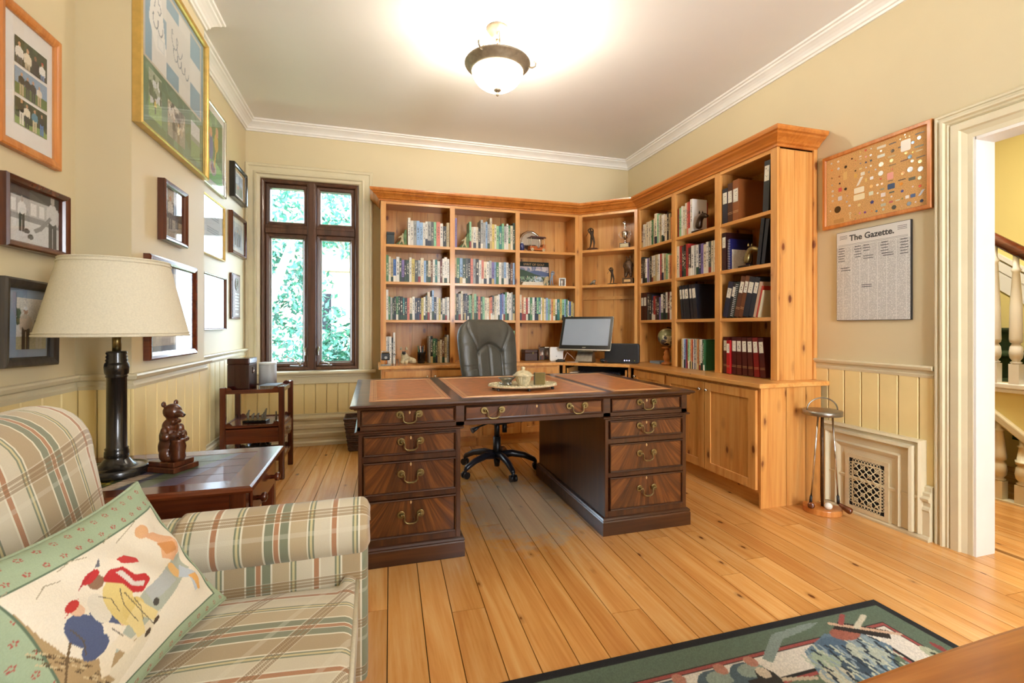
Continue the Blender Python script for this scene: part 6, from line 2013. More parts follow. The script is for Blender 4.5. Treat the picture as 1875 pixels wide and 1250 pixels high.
# ================================================================== PICTURES ON THE LEFT WALL
def framed(label, x, y0, y1, z0, z1, w, dep, fmat, cv, mat=None, mw=0.0, pics=None, tilt=0.0, cat='picture', glass=True, name='framed_picture', inner=None):
    """frame on a wall facing +X; cv fills the opening, or pics = [(canvas, y0, y1, z0, z1)] lie on a mat"""
    cy, cz = (y0 + y1) / 2, (z0 + z1) / 2
    t = thing(name, label, cat, (x + 0.001, cy, cz))
    t.rotation_euler = (tilt, 0, 0)
    a, b = (y1 - y0) / 2, (z1 - z0) / 2
    f = MB()
    fn = lambda p, q, o: (o, p, q)
    ring(f, -a, a, -b, b, [(0, 0), (0, dep * 0.85), (w * 0.2, dep), (w * 0.55, dep * 0.92), (w * 0.8, dep * 0.8), (w, dep * 0.6), (w, 0)], fn)
    f.build('frame', fmat, t)
    zb = dep * 0.3
    MB().box(0.0, zb - 0.002, -a + w * 0.5, a - w * 0.5, -b + w * 0.5, b - w * 0.5).build('backing', M['black'], t)
    if inner:
        f = MB()
        ring(f, -a + w, a - w, -b + w, b - w, [(0, 0), (0, dep * 0.55), (0.006, dep * 0.55), (0.006, 0)], fn)
        f.build('inner_slip', inner, t)
    if mat is not None:
        MB().box(zb - 0.002, zb, -a + w * 0.6, a - w * 0.6, -b + w * 0.6, b - w * 0.6).build('mat_board', mat, t)
    if cv is not None:
        u0, u1, v0, v1 = -a + w * 0.9 + mw, a - w * 0.9 - mw, -b + w * 0.9 + mw, b - w * 0.9 - mw
        paint_mesh('print', cv, lambda u, v: (zb + 0.0012, u0 + (u1 - u0) * u, v0 + (v1 - v0) * v), M['print'], t)
    for c, p0, p1, q0, q1 in (pics or []):
        p0, p1 = -a + 2 * a * p0, -a + 2 * a * p1
        q0, q1 = -b + 2 * b * q0, -b + 2 * b * q1
        paint_mesh('photo', c, lambda u, v, p0=p0, p1=p1, q0=q0, q1=q1: (zb + 0.0022, p0 + (p1 - p0) * u, q0 + (q1 - q0) * v), M['print'], t)
    if glass:
        MB().box(dep * 0.5, dep * 0.5 + 0.0015, -a + w * 0.75, a - w * 0.75, -b + w * 0.75, b - w * 0.75).build('glass', M['glass'], t)
    return t


def group_photo(w, h, sky, ground, people, hz=0.45, trees=True):
    c = Canvas(w, h, sky).rect(0, 1, 0, hz, ground)
    if trees:
        c.blobs(['#2E3B26', '#3D4C30', '#26301F'], 40, 0, 1, hz, 1.0, 0.12)
    for p in people:
        c.person(*p[:5], **(p[5] if len(p) > 5 else {}))
    return c.noise(0.12)


g1_ = group_photo(64, 44, '#3A3F34', '#2A2E24', [(0.14, -0.25, 1.1, '#E8E4DC', '#4A4A52'), (0.38, -0.3, 1.1, '#E9DFC8', '#C8B898'), (0.62, -0.3, 1.05, '#2A2428', '#23242C', {'skin': '#8A5A3E'}), (0.84, -0.25, 0.95, '#EDEBE6', '#6A86B0', {'hat': '#B8302A'})])
g2_ = group_photo(64, 44, '#8CA4BE', '#5E7440', [(0.2, 0.02, 0.85, '#2A2B33', '#BBAE94'), (0.38, 0.02, 0.82, '#2C2226', '#3A3A40'), (0.55, 0.02, 0.82, '#25262C', '#2B2C34'), (0.74, 0.02, 0.78, '#E5DFD0', '#C4AE88')], 0.4, False)
g3_ = group_photo(64, 44, '#4A5A38', '#7E9A54', [(0.2, 0.05, 0.95, '#1F2226', '#E3E0D6'), (0.36, 0.02, 0.9, '#E8DEC8', '#2A2C30'), (0.6, 0.02, 0.88, '#4E86A0', '#D8CBA8'), (0.82, 0.05, 0.82, '#1E2430', '#4A76B8')], 0.35)
framed('oak frame with three group photos stacked in a white mat', XN, 1.962, 2.282, 1.762, 2.268, 0.034, 0.024, M['oak'], None, M['card'], 0, [(g1_, 0.27, 0.79, 0.615, 0.80), (g2_, 0.27, 0.79, 0.405, 0.59), (g3_, 0.27, 0.79, 0.195, 0.38)])
cu = Canvas(96, 70, '#B9B9B7')
cu.rect(0, 1, 0, 0.42, '#D5D5D3').rect(0, 1, 0.42, 0.52, '#8F8F8E').rect(0, 1, 0.82, 1, '#4A4A4A').poly([(0.3, 1), (1, 1), (1, 0.75)], '#2E2E2E')
for x in (0.1, 0.45, 0.6):
    cu.rect(x, x + 0.1, 0.55, 0.75, '#E2E2E0')
cu.person(0.3, 0.22, 0.62, '#E6E6E4', '#3A3A3A', '#B0A8A0').person(0.86, -0.02, 1.05, '#D2D2D0', '#454545', '#B0A8A0')
cu.poly([(0.5, 0.30), (0.62, 0.38), (0.80, 0.62), (0.84, 0.58), (0.66, 0.32), (0.54, 0.24)], '#8A8A88')
for x, y in ((0.06, 0.17), (0.45, 0.15), (0.38, 0.24)):
    cu.ell(x, y, 0.055, 0.045, '#5A5A58').ell(x, y + 0.035, 0.03, 0.016, '#222222')
cu.noise(0.1)
framed('dark brown box frame with a black and white curling photo', XN, 1.965, 2.302, 1.42, 1.667, 0.026, 0.042, M['walnut_z'], cu)
m2 = group_photo(44, 60, '#E6DCCB', '#B7B08A', [(0.30, 0.0, 0.82, '#D8C3A8', '#26221E', {'hat': '#F2EEE6', 'w': 0.26}), (0.74, 0.02, 0.72, '#1F1D20', '#BFB9A2', {'hat': '#E8E4DA', 'skin': '#8A6248'})], 0.25, False)
m2.blobs(['#4C5638', '#5C6844'], 6, 0, 0.12, 0.55, 0.72, 0.08)
m2.person(0.30, 0.0, 0.82, '#D8C3A8', '#26221E', hat='#F2EEE6', w=0.26)
m2.person(0.74, 0.02, 0.72, '#1F1D20', '#BFB9A2', hat='#E8E4DA', skin='#8A6248')
m2.noise(0.1)
framed('grey wooden frame with blue mat and a photo of two standing men', XN, 1.968, 2.25, 1.005, 1.315, 0.034, 0.034, wood('grey_stained_wood', '#1C1A1A', '#3A3632', '#4E4740', 'Z', 0.35), None, M['bluemat'], 0, [(m2, 0.29, 0.84, 0.20, 0.79)], tilt=R(-1.5))
# golf flag montage in the gold frame
fl = Canvas(150, 132, '#6E8E86')
fl.rect(0, 1, 0, 0.40, '#57774F').rect(0, 1, 0.40, 1, '#7FA3B2')
fl.blobs(['#5E8066', '#4E6E52', '#6A8C6C'], 60, 0, 1, 0.02, 0.42, 0.05)
fl.poly([(0.07, 0.40), (0.95, 0.40), (0.95, 0.97), (0.07, 0.97)], '#CFC3B2')
fl.poly([(0.09, 0.42), (0.93, 0.42), (0.93, 0.95), (0.09, 0.95)], '#86A8BC')
for i in range(4):
    for j in range(3):
        if (i + j) % 2 == 0:
            fl.rect(0.17 + 0.19 * i, 0.36 + 0.19 * i, 0.42 + 0.177 * j, 0.597 + 0.177 * j, '#E4E2DC')
fl.poly([(0.36, 0.52), (0.74, 0.52), (0.74, 0.86), (0.36, 0.86)], '#DEDCD6')
fl.poly([(0.13, 0.66), (0.18, 0.92), (0.23, 0.93), (0.28, 0.91), (0.36, 0.55), (0.22, 0.52)], '#F2F0EA')
def squig(x0, y0, x1, y1, n, amp, ph):
    return [(x0 + (x1 - x0) * t + amp * 0.5 * math.cos(ph + n * 6.28 * t), y0 + (y1 - y0) * t + amp * math.sin(ph + n * 6.28 * t)) for t in np.linspace(0, 1, 14 * n)]


for pts in ([(0.175, 0.86), (0.20, 0.875), (0.225, 0.865), (0.20, 0.77)], [(0.285, 0.865), (0.25, 0.855), (0.248, 0.815), (0.275, 0.81), (0.288, 0.785), (0.27, 0.755), (0.245, 0.76)], squig(0.18, 0.69, 0.30, 0.66, 2, 0.035, 1.0),
            squig(0.43, 0.74, 0.58, 0.70, 2, 0.05, 0.4), squig(0.46, 0.64, 0.70, 0.60, 4, 0.03, 0.9)):
    fl.line(pts, 0.004, '#6A7884')
fl.rect(0.24, 0.33, 0.545, 0.62, '#D9DCDC').rect(0.25, 0.32, 0.555, 0.61, '#EFEFEB')
p1_ = Canvas(24, 34, '#A8B29A').rect(0, 1, 0, 0.4, '#8FB26A').blobs(['#4C6040', '#5E7350', '#D8DCE0'], 20, 0, 1, 0.35, 1, 0.12).person(0.5, 0.15, 0.3, '#D8C25A', '#555544').noise(0.15)
p2_ = Canvas(30, 26, '#9A9486').blobs(['#D8D2C6', '#3A3632', '#6E675C', '#B5A68E'], 40, 0, 1, 0.3, 1, 0.08).person(0.35, 0.0, 0.6, '#2E2C2C', '#2E2C2C').person(0.6, 0.0, 0.6, '#E5DEC2', '#8A7A60').noise(0.2)
p3_ = Canvas(20, 30, '#D5D8DC').rect(0, 1, 0, 0.45, '#7A9A66').rect(0, 1, 0.45, 0.6, '#8E968A').person(0.6, 0.2, 0.3, '#445', '#334').noise(0.1) if False else Canvas(20, 30, '#D5D8DC').rect(0, 1, 0, 0.45, '#7A9A66').rect(0, 1, 0.45, 0.6, '#8E968A').noise(0.1)
framed('large gold frame with a signed golf flag and three small photos on green', XB_, 2.412, 3.272, 2.04, 2.86, 0.022, 0.04, M['gold'], fl, None, 0, [(p1_, 0.14, 0.30, 0.10, 0.37), (p2_, 0.38, 0.64, 0.09, 0.31), (p3_, 0.74, 0.90, 0.085, 0.34)])
sp_ = Canvas(40, 52, '#9C8E78').rect(0, 1, 0, 0.4, '#A89C84').rect(0, 1, 0.75, 1, '#C2B8A4').rect(0.0, 1, 0.4, 0.72, '#5E564A').person(0.38, 0.2, 0.66, '#D9D2C2', '#6A6052').person(0.72, 0.25, 0.5, '#4A443C', '#3A362F')
for x in (0.25, 0.5, 0.75):
    sp_.line([(x, 0.7), (x, 1)], 0.008, '#7A705E')
sp_.noise(0.25)
framed('small dark frame with an old sepia golf photo on the chimney breast', XB_, 2.66, 2.952, 1.572, 1.872, 0.028, 0.036, M['walnut_z'], sp_)
lw = Canvas(70, 60, '#C9C6BC').rect(0.1, 0.9, 0.1, 0.9, '#D8D4C8').blobs(['#8A6A60', '#6E8A5C', '#B0605A', '#5C6A8A'], 50, 0.25, 0.85, 0.3, 0.62, 0.05).rect(0.12, 0.88, 0.72, 0.88, '#B9C0C2').rect(0.45, 0.6, 0.03, 0.12, '#EDEAE0')
for k in range(4):
    lw.line([(0.47, 0.05 + 0.018 * k), (0.58, 0.05 + 0.018 * k)], 0.004, '#555555')
lw.noise(0.06)
framed('wide wooden frame with grey mat behind the lampshade', XB_, 2.515, 3.108, 0.992, 1.483, 0.036, 0.03, M['walnut'], lw, M['bluemat'], 0.03)
ct = Canvas(60, 72, '#5E8A4C').blobs(['#3F6E3A', '#7AA860', '#4C7C42'], 40, 0, 1, 0.3, 1, 0.1).ell(0.5, 0.12, 0.6, 0.2, '#8FC46A')
ct.ell(0.62, 0.62, 0.12, 0.14, '#D9B23C').ell(0.66, 0.78, 0.08, 0.08, '#D9A07A').ell(0.3, 0.5, 0.14, 0.2, '#5C6AA0').ell(0.3, 0.7, 0.08, 0.07, '#D9A07A').ell(0.42, 0.2, 0.2, 0.1, '#C9B8B0').ell(0.42, 0.2, 0.12, 0.06, '#8A3A4A').line([(0.3, 0.4), (0.42, 0.2)], 0.03, '#5C6AA0').line([(0.6, 0.5), (0.5, 0.25)], 0.03, '#D9B23C').noise(0.12)
framed('thin silver frame with a bright green golf cartoon high in the alcove', XA, 3.742, 4.24, 2.165, 2.785, 0.016, 0.024, M['silver'], ct, M['card'], 0.045)
wd = Canvas(50, 44, '#E2E2E0').rect(0.1, 0.9, 0.15, 0.85, '#D5D6D2')
for k in range(14):
    wd.line([(0.18, 0.78 - 0.042 * k), (0.82, 0.78 - 0.042 * k)], 0.006, '#9A9C9A')
framed('thin gold frame catching the window glare in the alcove', XA, 3.72, 4.212, 1.66, 2.09, 0.014, 0.024, M['gold'], wd, M['card'], 0.03)
wd2 = Canvas(50, 40, '#D8DADC').rect(0.12, 0.6, 0.2, 0.8, '#BFC6CC').noise(0.1)
framed('slim dark frame reflecting the window above the alcove rail', XA, 3.72, 4.235, 1.122, 1.53, 0.014, 0.026, M['walnut_z'], wd2, M['card'], 0.05)
a1 = Canvas(40, 44, '#7E97B4').rect(0, 1, 0, 0.4, '#6E7C60').rect(0, 1, 0.4, 0.5, '#8C8A7A').blobs(['#B8C6D6', '#9CB0C8'], 12, 0, 1, 0.6, 1, 0.12).person(0.5, 0.1, 0.4, '#B0443A', '#3A3A44').noise(0.12)
framed('deep black shadow-box frame beside the window, upper', XA, 4.40, 4.80, 2.235, 2.53, 0.03, 0.045, M['black_wood'], a1, M['card'], 0.03, inner=M['gilt'])
a2 = Canvas(40, 48, '#C5CBD4').ell(0.5, 0.45, 0.34, 0.4, '#9EA8B8').person(0.3, 0.1, 0.6, '#5A6478', '#444C5E').person(0.5, 0.08, 0.66, '#6A7488', '#3E4658').person(0.7, 0.1, 0.6, '#59637A', '#444C5E').noise(0.15)
framed('dark mahogany frame with a team photo beside the window, middle', XA, 4.375, 4.82, 1.76, 2.115, 0.03, 0.034, M['walnut_z'], a2, M['card'], 0.04, inner=M['silver'])
t = thing('wall_plaque', 'bronze award plaque with an emblem beside the window, lowest', 'plaque', (XA + 0.001, 4.535, 1.405))
MB().box(0, 0.018, -0.125, 0.125, -0.195, 0.195).build('board', M['walnut_z'], t, bevel=0.004)
MB().box(0.018, 0.021, -0.105, 0.105, -0.175, 0.18).build('plate', M['bronze2'], t)
mb = MB()
for r_ in (0.05, 0.036, 0.02):
    mb.tube([(0.022, r_ * math.cos(q), 0.105 + r_ * math.sin(q)) for q in np.linspace(0, 2 * PI, 25)[:-1]], 0.004, 6, closed=True)
mb.build('emblem', M['pewter'], t)
mb = MB()
for k in range(6):
    mb.box(0.021, 0.023, -0.07 + 0.01 * (k % 2), 0.07 - 0.01 * (k % 3), 0.015 - 0.026 * k, 0.028 - 0.026 * k)
mb.box(0.021, 0.0225, -0.05, 0.05, -0.16, -0.145)
mb.build('raised_lettering', M['pewter'], t)

# ================================================================== CORK BOARD WITH PINS
XP = XR - 0.001
pb = thing('pin_board', 'framed cork board crowded with souvenir pins on the right wall', 'pin board', (XP, 2.078, 2.02))
mb = MB()
ring(mb, 1.762, 2.396, 1.783, 2.259, [(0, 0), (0, 0.022), (0.004, 0.026), (0.02, 0.026), (0.024, 0.018), (0.024, 0)], fR(XP))
mb.build('frame', M['oak'], pb, world=True)
MB().box(XP - 0.014, XP, 1.78, 2.38, 1.80, 2.24).build('cork', M['cork'], pb, world=True)
PINS = [(2.338, 2.209, 'd', 'C9C2B0', 0.0097, 0.0097),
(2.292, 2.207, 'd', 'E5DDC8', 0.0108, 0.0108),
(2.335, 2.165, 'd', 'E08A3C', 0.0086, 0.0086),
(2.29, 2.161, 'd', 'DADFE0', 0.0119, 0.0119),
(2.242, 2.157, 'd', '3A2C1E', 0.013, 0.013),
(2.202, 2.195, 'd', '4A2418', 0.0086, 0.0086),
(2.18, 2.178, 'd', 'C8553F', 0.0043, 0.0043),
(2.186, 2.217, 'd', 'C9B060', 0.0054, 0.0054),
(2.149, 2.217, 'd', 'D9C26A', 0.0065, 0.0065),
(2.117, 2.217, 'd', 'C25B45', 0.0097, 0.0097),
(2.084, 2.215, 'd', 'C9C9BC', 0.0065, 0.0065),
(2.149, 2.191, 'r', 'E5D9C0', 0.013, 0.0076),
(2.149, 2.176, 'r', 'D9C8A8', 0.013, 0.0054),
(2.115, 2.178, 'd', 'D99B90', 0.0086, 0.0086),
(2.087, 2.177, 'd', 'C9D0D8', 0.0097, 0.0097),
(2.18, 2.143, 'd', 'DFA06A', 0.0054, 0.0054),
(2.148, 2.148, 'd', '8C7E86', 0.0065, 0.0065),
(2.115, 2.143, 'd', '3A4660', 0.0086, 0.0086),
(2.085, 2.144, 'd', '3F4A50', 0.0097, 0.0097),
(2.114, 2.112, 'd', 'C9D4E0', 0.0054, 0.0054),
(2.086, 2.113, 'd', 'E5E0CC', 0.0086, 0.0086),
(2.18, 2.113, 'd', '5A4A30', 0.0086, 0.0086),
(2.148, 2.115, 'r', 'E0C98A', 0.0162, 0.0086),
(2.335, 2.113, 'd', '8A6A40', 0.0076, 0.0076),
(2.284, 2.109, 'd', 'A8683A', 0.0086, 0.0086),
(2.245, 2.101, 'r', 'D9B26A', 0.0238, 0.0486),
(2.282, 2.064, 'd', '4A4438', 0.0086, 0.0086),
(2.334, 2.067, 'd', 'B5B0A0', 0.0086, 0.0086),
(2.179, 2.082, 'r', 'D8A94A', 0.0162, 0.0248),
(2.135, 2.081, 'r', 'E8E2CC', 0.0238, 0.0194),
(2.097, 2.079, 'd', '8C8A7A', 0.0076, 0.0076),
(2.058, 2.082, 'd', 'B8C4CC', 0.0076, 0.0076),
(2.153, 2.039, 't', 'EDE6D5', 0.0432, 0.0486),
(2.115, 2.036, 'r', 'E0BE6C', 0.0119, 0.0194),
(2.081, 2.038, 'r', 'E5E9EA', 0.0184, 0.0162),
(2.029, 2.017, 'd', 'C9604A', 0.0086, 0.0086),
(2.027, 2.102, 'd', 'EDE9DA', 0.0205, 0.0205),
(2.029, 2.05, 'd', 'DDE0DC', 0.0216, 0.0216),
(2.084, 1.989, 'd', 'EDC07A', 0.014, 0.014),
(2.048, 1.987, 'd', 'E5DAC8', 0.0108, 0.0108),
(2.022, 1.986, 'd', 'F0DFD0', 0.0097, 0.0097),
(2.157, 1.987, 'r', 'F0E6C8', 0.0594, 0.0324),
(2.157, 1.944, 'r', 'F0E0B4', 0.0648, 0.0346),
(2.085, 1.947, 'r', 'D9DCC0', 0.0248, 0.0216),
(2.046, 1.938, 'd', 'F2ECE0', 0.0076, 0.0076),
(2.02, 1.954, 'r', '8C8A70', 0.0216, 0.0086),
(2.015, 1.92, 'r', 'EFE4DC', 0.0248, 0.0216),
(2.079, 1.893, 'h', '2B2F6E', 0.0259, 0.0259),
(2.019, 1.889, 'd', 'F0D9D0', 0.0097, 0.0097),
(2.015, 1.861, 'r', 'B9B9A0', 0.027, 0.0162),
(2.014, 1.834, 'd', 'C9C0A0', 0.0119, 0.0119),
(2.053, 1.833, 'd', '5C7A8A', 0.0097, 0.0097),
(2.081, 1.84, 'd', 'D9803C', 0.0065, 0.0065),
(2.121, 1.842, 'd', '8A5A90', 0.0108, 0.0108),
(2.152, 1.844, 'd', 'D98A9A', 0.0086, 0.0086),
(2.18, 1.843, 'd', 'B59A5C', 0.0076, 0.0076),
(2.182, 1.815, 'd', '8C7A50', 0.0054, 0.0054),
(2.214, 1.847, 'k', 'E6D9B0', 0.0162, 0.0162),
(2.157, 1.894, 'd', 'E0C486', 0.014, 0.014),
(2.217, 1.906, 'r', 'E6E0D8', 0.013, 0.0108),
(2.235, 1.935, 'd', 'C9CCD4', 0.0086, 0.0086),
(2.233, 1.972, 'd', 'D8B89A', 0.0076, 0.0076),
(2.28, 1.968, 'r', 'D0CCC8', 0.0259, 0.0259),
(2.329, 2.027, 'd', 'D8D0C0', 0.0119, 0.0119),
(2.329, 1.996, 'd', 'D8D0C0', 0.0119, 0.0119),
(2.329, 1.963, 'd', 'D8D0C0', 0.0119, 0.0119),
(2.279, 2.023, 'r', 'D2544C', 0.0216, 0.0238),
(2.243, 2.018, 'd', '3C362C', 0.013, 0.013),
(2.345, 1.901, 'd', 'E6D8B8', 0.0076, 0.0076),
(2.296, 1.9, 'd', '4A3A22', 0.0324, 0.0324),
(2.288, 1.826, 'r', 'B98A4C', 0.0648, 0.0238),
(2.025, 2.204, 'r', 'D9CCB4', 0.0486, 0.014),
(2.027, 2.181, 'd', 'E9E5DA', 0.0086, 0.0086),
(2.027, 2.152, 'r', 'DADBCB', 0.041, 0.0162),
(1.963, 2.159, 'd', '4A4034', 0.014, 0.014),
(1.963, 2.202, 'r', '3A2E22', 0.0378, 0.0065),
(1.969, 2.129, 'r', 'C8B080', 0.0378, 0.0086),
(1.969, 2.104, 'd', 'D8CFA0', 0.0151, 0.0151),
(1.964, 2.078, 'r', '8C7048', 0.0378, 0.0065),
(1.966, 2.054, 'd', 'B06A4A', 0.0086, 0.0086),
(1.976, 2.018, 'r', 'E8A090', 0.0324, 0.0378),
(1.975, 1.99, 'r', '6A4A34', 0.027, 0.0043),
(1.971, 1.957, 'r', '2F4668', 0.0378, 0.0302),
(1.968, 1.922, 'r', '4F5A52', 0.027, 0.0076),
(1.969, 1.897, 'h', 'E6E2DC', 0.013, 0.013),
(1.972, 1.867, 'r', 'C0605A', 0.0194, 0.0108),
(1.956, 1.832, 'd', '5A564A', 0.0184, 0.0184),
(1.922, 2.209, 'd', 'A8A48C', 0.0076, 0.0076),
(1.898, 2.225, 'd', 'E6D2C0', 0.0065, 0.0065),
(1.894, 2.209, 'd', 'D8C0A0', 0.0054, 0.0054),
(1.875, 2.208, 'd', 'C8B890', 0.0054, 0.0054),
(1.894, 2.165, 'r', 'F2EBDC', 0.0486, 0.0594),
(1.858, 2.167, 'd', '8FB0DC', 0.0119, 0.0119),
(1.824, 2.206, 'r', '3A2E22', 0.0432, 0.0065),
(1.826, 2.181, 'd', 'E0DCD2', 0.0162, 0.0162),
(1.827, 2.135, 'r', '6A6A50', 0.0432, 0.0076),
(1.826, 2.112, 'r', 'D8C898', 0.0324, 0.0065),
(1.926, 2.165, 'r', '5A4830', 0.0162, 0.0076),
(1.893, 2.121, 'd', 'D0BC84', 0.0119, 0.0119),
(1.858, 2.113, 'd', 'C8A860', 0.0076, 0.0076),
(1.873, 2.093, 'd', '6A7C88', 0.0173, 0.0173),
(1.902, 2.083, 'r', '6A3A22', 0.0378, 0.0054),
(1.861, 2.066, 'd', 'D8D8CC', 0.013, 0.013),
(1.819, 2.075, 'r', '4A3A2A', 0.0432, 0.0054),
(1.822, 2.05, 'd', 'D8CC9A', 0.0162, 0.0162),
(1.872, 2.022, 'd', 'C8CCD0', 0.0227, 0.0227),
(1.82, 2.008, 'd', 'BFC6CC', 0.0216, 0.0216),
(1.908, 2.012, 'd', 'D8A878', 0.0162, 0.0162),
(1.914, 1.978, 'r', '5A4A38', 0.0378, 0.0054),
(1.917, 1.955, 'd', 'E0953C', 0.013, 0.013),
(1.862, 1.968, 'r', '5E5A44', 0.0324, 0.0162),
(1.824, 1.961, 'd', 'C8CCB8', 0.0151, 0.0151),
(1.858, 1.923, 'h', 'E6D0CC', 0.0119, 0.0119),
(1.822, 1.916, 'd', 'C0503C', 0.0108, 0.0108),
(1.912, 1.913, 'h', '4A4A86', 0.0194, 0.0194),
(1.815, 1.878, 't', 'C8D0DC', 0.0324, 0.0302),
(1.886, 1.873, 'r', 'F0ECE6', 0.0184, 0.0162),
(1.857, 1.873, 'r', '3E5A88', 0.0238, 0.0184),
(1.912, 1.87, 'd', '7A8A5C', 0.0065, 0.0065),
(1.936, 1.868, 'r', 'D8D0B0', 0.0216, 0.0065),
(1.877, 1.833, 'd', '8E98A2', 0.0173, 0.0173),
(1.844, 1.834, 'd', 'E6CFC4', 0.0076, 0.0076),
(1.814, 1.833, 'd', '3E4258', 0.013, 0.013),
(1.914, 1.828, 'd', 'D8A878', 0.0076, 0.0076)]
pin_d = MB().lathe([(0.5, 0), (0.5, 0.10), (0.44, 0.14), (0.36, 0.12), (0.0, 0.13)], 14).mesh('pin', M['objcol_metal'])
pin_r = MB().prism(rrect(-0.5, 0.5, -0.5, 0.5, 0.12, 2), 'z', 0, 0.12).mesh('pin', M['objcol'])
pin_t = MB().prism([(-0.5, -0.5), (-0.1, -0.4), (0.5, 0.5), (0.1, 0.5)], 'z', 0, 0.06).mesh('pin', M['objcol'])
st_ = [(0.5 * (1 if j % 2 == 0 else 0.62) * math.cos(R(18 + 36 * j)), 0.5 * (1 if j % 2 == 0 else 0.62) * math.sin(R(18 + 36 * j))) for j in range(10)]
pin_h = MB().prism(st_, 'z', 0, 0.1).mesh('pin', M['objcol'])
pin_k = MB().tube([(0.35 * math.cos(q), 0.6 + 0.35 * math.sin(q), 0.08) for q in np.linspace(0, 2 * PI, 13)[:-1]], 0.12, 6, closed=True).box(-0.12, 0.12, -1.4, 0.3, 0, 0.12).box(0.12, 0.35, -1.35, -1.15, 0, 0.12).mesh('pin', M['objcol_metal'])


def cname(h):
    r_, g_, b_ = [int(h[i:i + 2], 16) for i in (0, 2, 4)]
    mx, mn = max(r_, g_, b_), min(r_, g_, b_)
    if mx < 90:
        return 'navy' if b_ > r_ + 15 else 'dark brown'
    if mx - mn < 32:
        return 'white' if mx > 215 else 'grey'
    if b_ > r_:
        return 'blue'
    if r_ - g_ > 70:
        return 'red' if g_ < 110 else 'orange'
    if mx > 205:
        return 'cream' if mn > 140 else 'gold'
    return 'brass'


rows = {}
for p in PINS:
    rows.setdefault(int((2.24 - p[1]) / 0.0405), []).append(p)
seen = set()
for rk in sorted(rows):
    for i, (y, z, k_, hx, w_, h_) in enumerate(sorted(rows[rk], key=lambda p: -p[0])):
        me = {'d': pin_d, 'r': pin_r, 't': pin_t, 'h': pin_h, 'k': pin_k}[k_]
        nm = {'d': 'round', 'r': 'rectangular', 't': 'slanted', 'h': 'star-shaped', 'k': 'key-shaped'}[k_]
        s_ = 1.35 if k_ == 'd' else 1.05
        # board faces -X: local x -> -Y, local y -> Z, local z -> -X
        o = inst('pin', me, None, (XP - 0.0142, y, z), (R(90), 0, R(-90)), (w_ * s_, h_ * s_, min(w_, h_, 0.012) * (0.35 if k_ != 'd' else 0.9)), rgba(hx))
        tag(o, '%s %s pin, %s from left in the %s row of the cork board' % (cname(hx), nm, ORD[i], ORD[rk]), 'pin', 'pins on the cork board')

# ================================================================== NEWSPAPER PLAQUE
npq = thing('newspaper_plaque', 'mounted newspaper front page of The Gazette below the cork board', 'plaque', (XP, 2.084, 1.465))
MB().box(XP - 0.016, XP, 1.866, 2.302, 1.186, 1.746).build('board', M['black'], npq, world=True, bevel=0.002)


def news_mat():
    m, nt, b = nt_new('newsprint')
    t = nd(nt, 'TexCoord').outputs['Object']
    x, y, z = nd(nt, 'SeparateXYZ', {0: t}).outputs
    row_ = mth(nt, 'FLOOR', mth(nt, 'MULTIPLY', z, 190.0))
    ln = mth(nt, 'LESS_THAN', mth(nt, 'FRACT', mth(nt, 'MULTIPLY', z, 190.0)), 0.6)
    v = nd(nt, 'CombineXYZ', {0: mth(nt, 'MULTIPLY', y, 260.0), 1: mth(nt, 'MULTIPLY', row_, 3.7), 2: 0.0}).outputs[0]
    n = nd(nt, 'TexNoise', {'Vector': v, 'Scale': 1.0, 'Detail': 1}).outputs[0]
    ch = mth(nt, 'GREATER_THAN', n, 0.44)
    col = mth(nt, 'FRACT', mth(nt, 'DIVIDE', mth(nt, 'ADD', y, 0.3), 0.0525))
    gut = mth(nt, 'MULTIPLY', mth(nt, 'GREATER_THAN', col, 0.035), mth(nt, 'LESS_THAN', col, 0.965))
    body = mth(nt, 'LESS_THAN', z, 0.185)
    k = mth(nt, 'MULTIPLY', mth(nt, 'MULTIPLY', ln, ch), mth(nt, 'MULTIPLY', gut, body))
    c = mixc(nt, mth(nt, 'MULTIPLY', k, 0.5), rgba('#DAD7D0'), rgba('#4A4A48'))
    nt.links.new(c, b.inputs['Base Color'])
    b.inputs['Roughness'].default_value = 0.35
    return m


MB().box(XP - 0.0168, XP - 0.016, 1.869, 2.299, 1.189, 1.743).build('front_page', news_mat(), npq, world=True)
ink = plain('printer_ink', '#3A3A3A', 0.5)
text_mesh('masthead', 'The Gazette.', 0.05, ink, npq, (-0.0172, 0.0, 0.234), (R(90), 0, R(-90)), bold=0.0012)
hd = MB()
for c_ in range(8):
    y = 1.875 + 0.0525 * c_
    zt = 1.64 - 0.0 * c_
    for k in range({0: 6, 2: 5, 4: 3, 5: 5, 7: 6}.get(c_, 0)):
        wv = 0.018 + 0.004 * (k % 2)
        hd.box(XP - 0.0171, XP - 0.0168, y + 0.026 - wv, y + 0.026 + wv, zt - 0.016 * k, zt - 0.016 * k + 0.004)
for (y, z) in ((2.245, 1.515), (2.24, 1.50), (1.99, 1.575), (1.985, 1.562), (2.10, 1.575), (2.1, 1.56), (2.11, 1.40), (2.11, 1.388)):
    hd.box(XP - 0.0171, XP - 0.0168, y - 0.03, y + 0.03, z, z + 0.004)
for (y0, y1, z) in ((1.88, 2.29, 1.655), (1.88, 2.29, 1.662)):
    hd.box(XP - 0.0171, XP - 0.0168, y0, y1, z, z + 0.0015)
for k in range(3):
    hd.box(XP - 0.0171, XP - 0.0168, 1.885, 1.935, 1.70 + 0.009 * k, 1.7025 + 0.009 * k).box(XP - 0.0171, XP - 0.0168, 2.23, 2.28, 1.70 + 0.009 * k, 1.7025 + 0.009 * k)
o = hd.build('headlines', ink, npq, world=True)
o['kind'] = 'stuff'

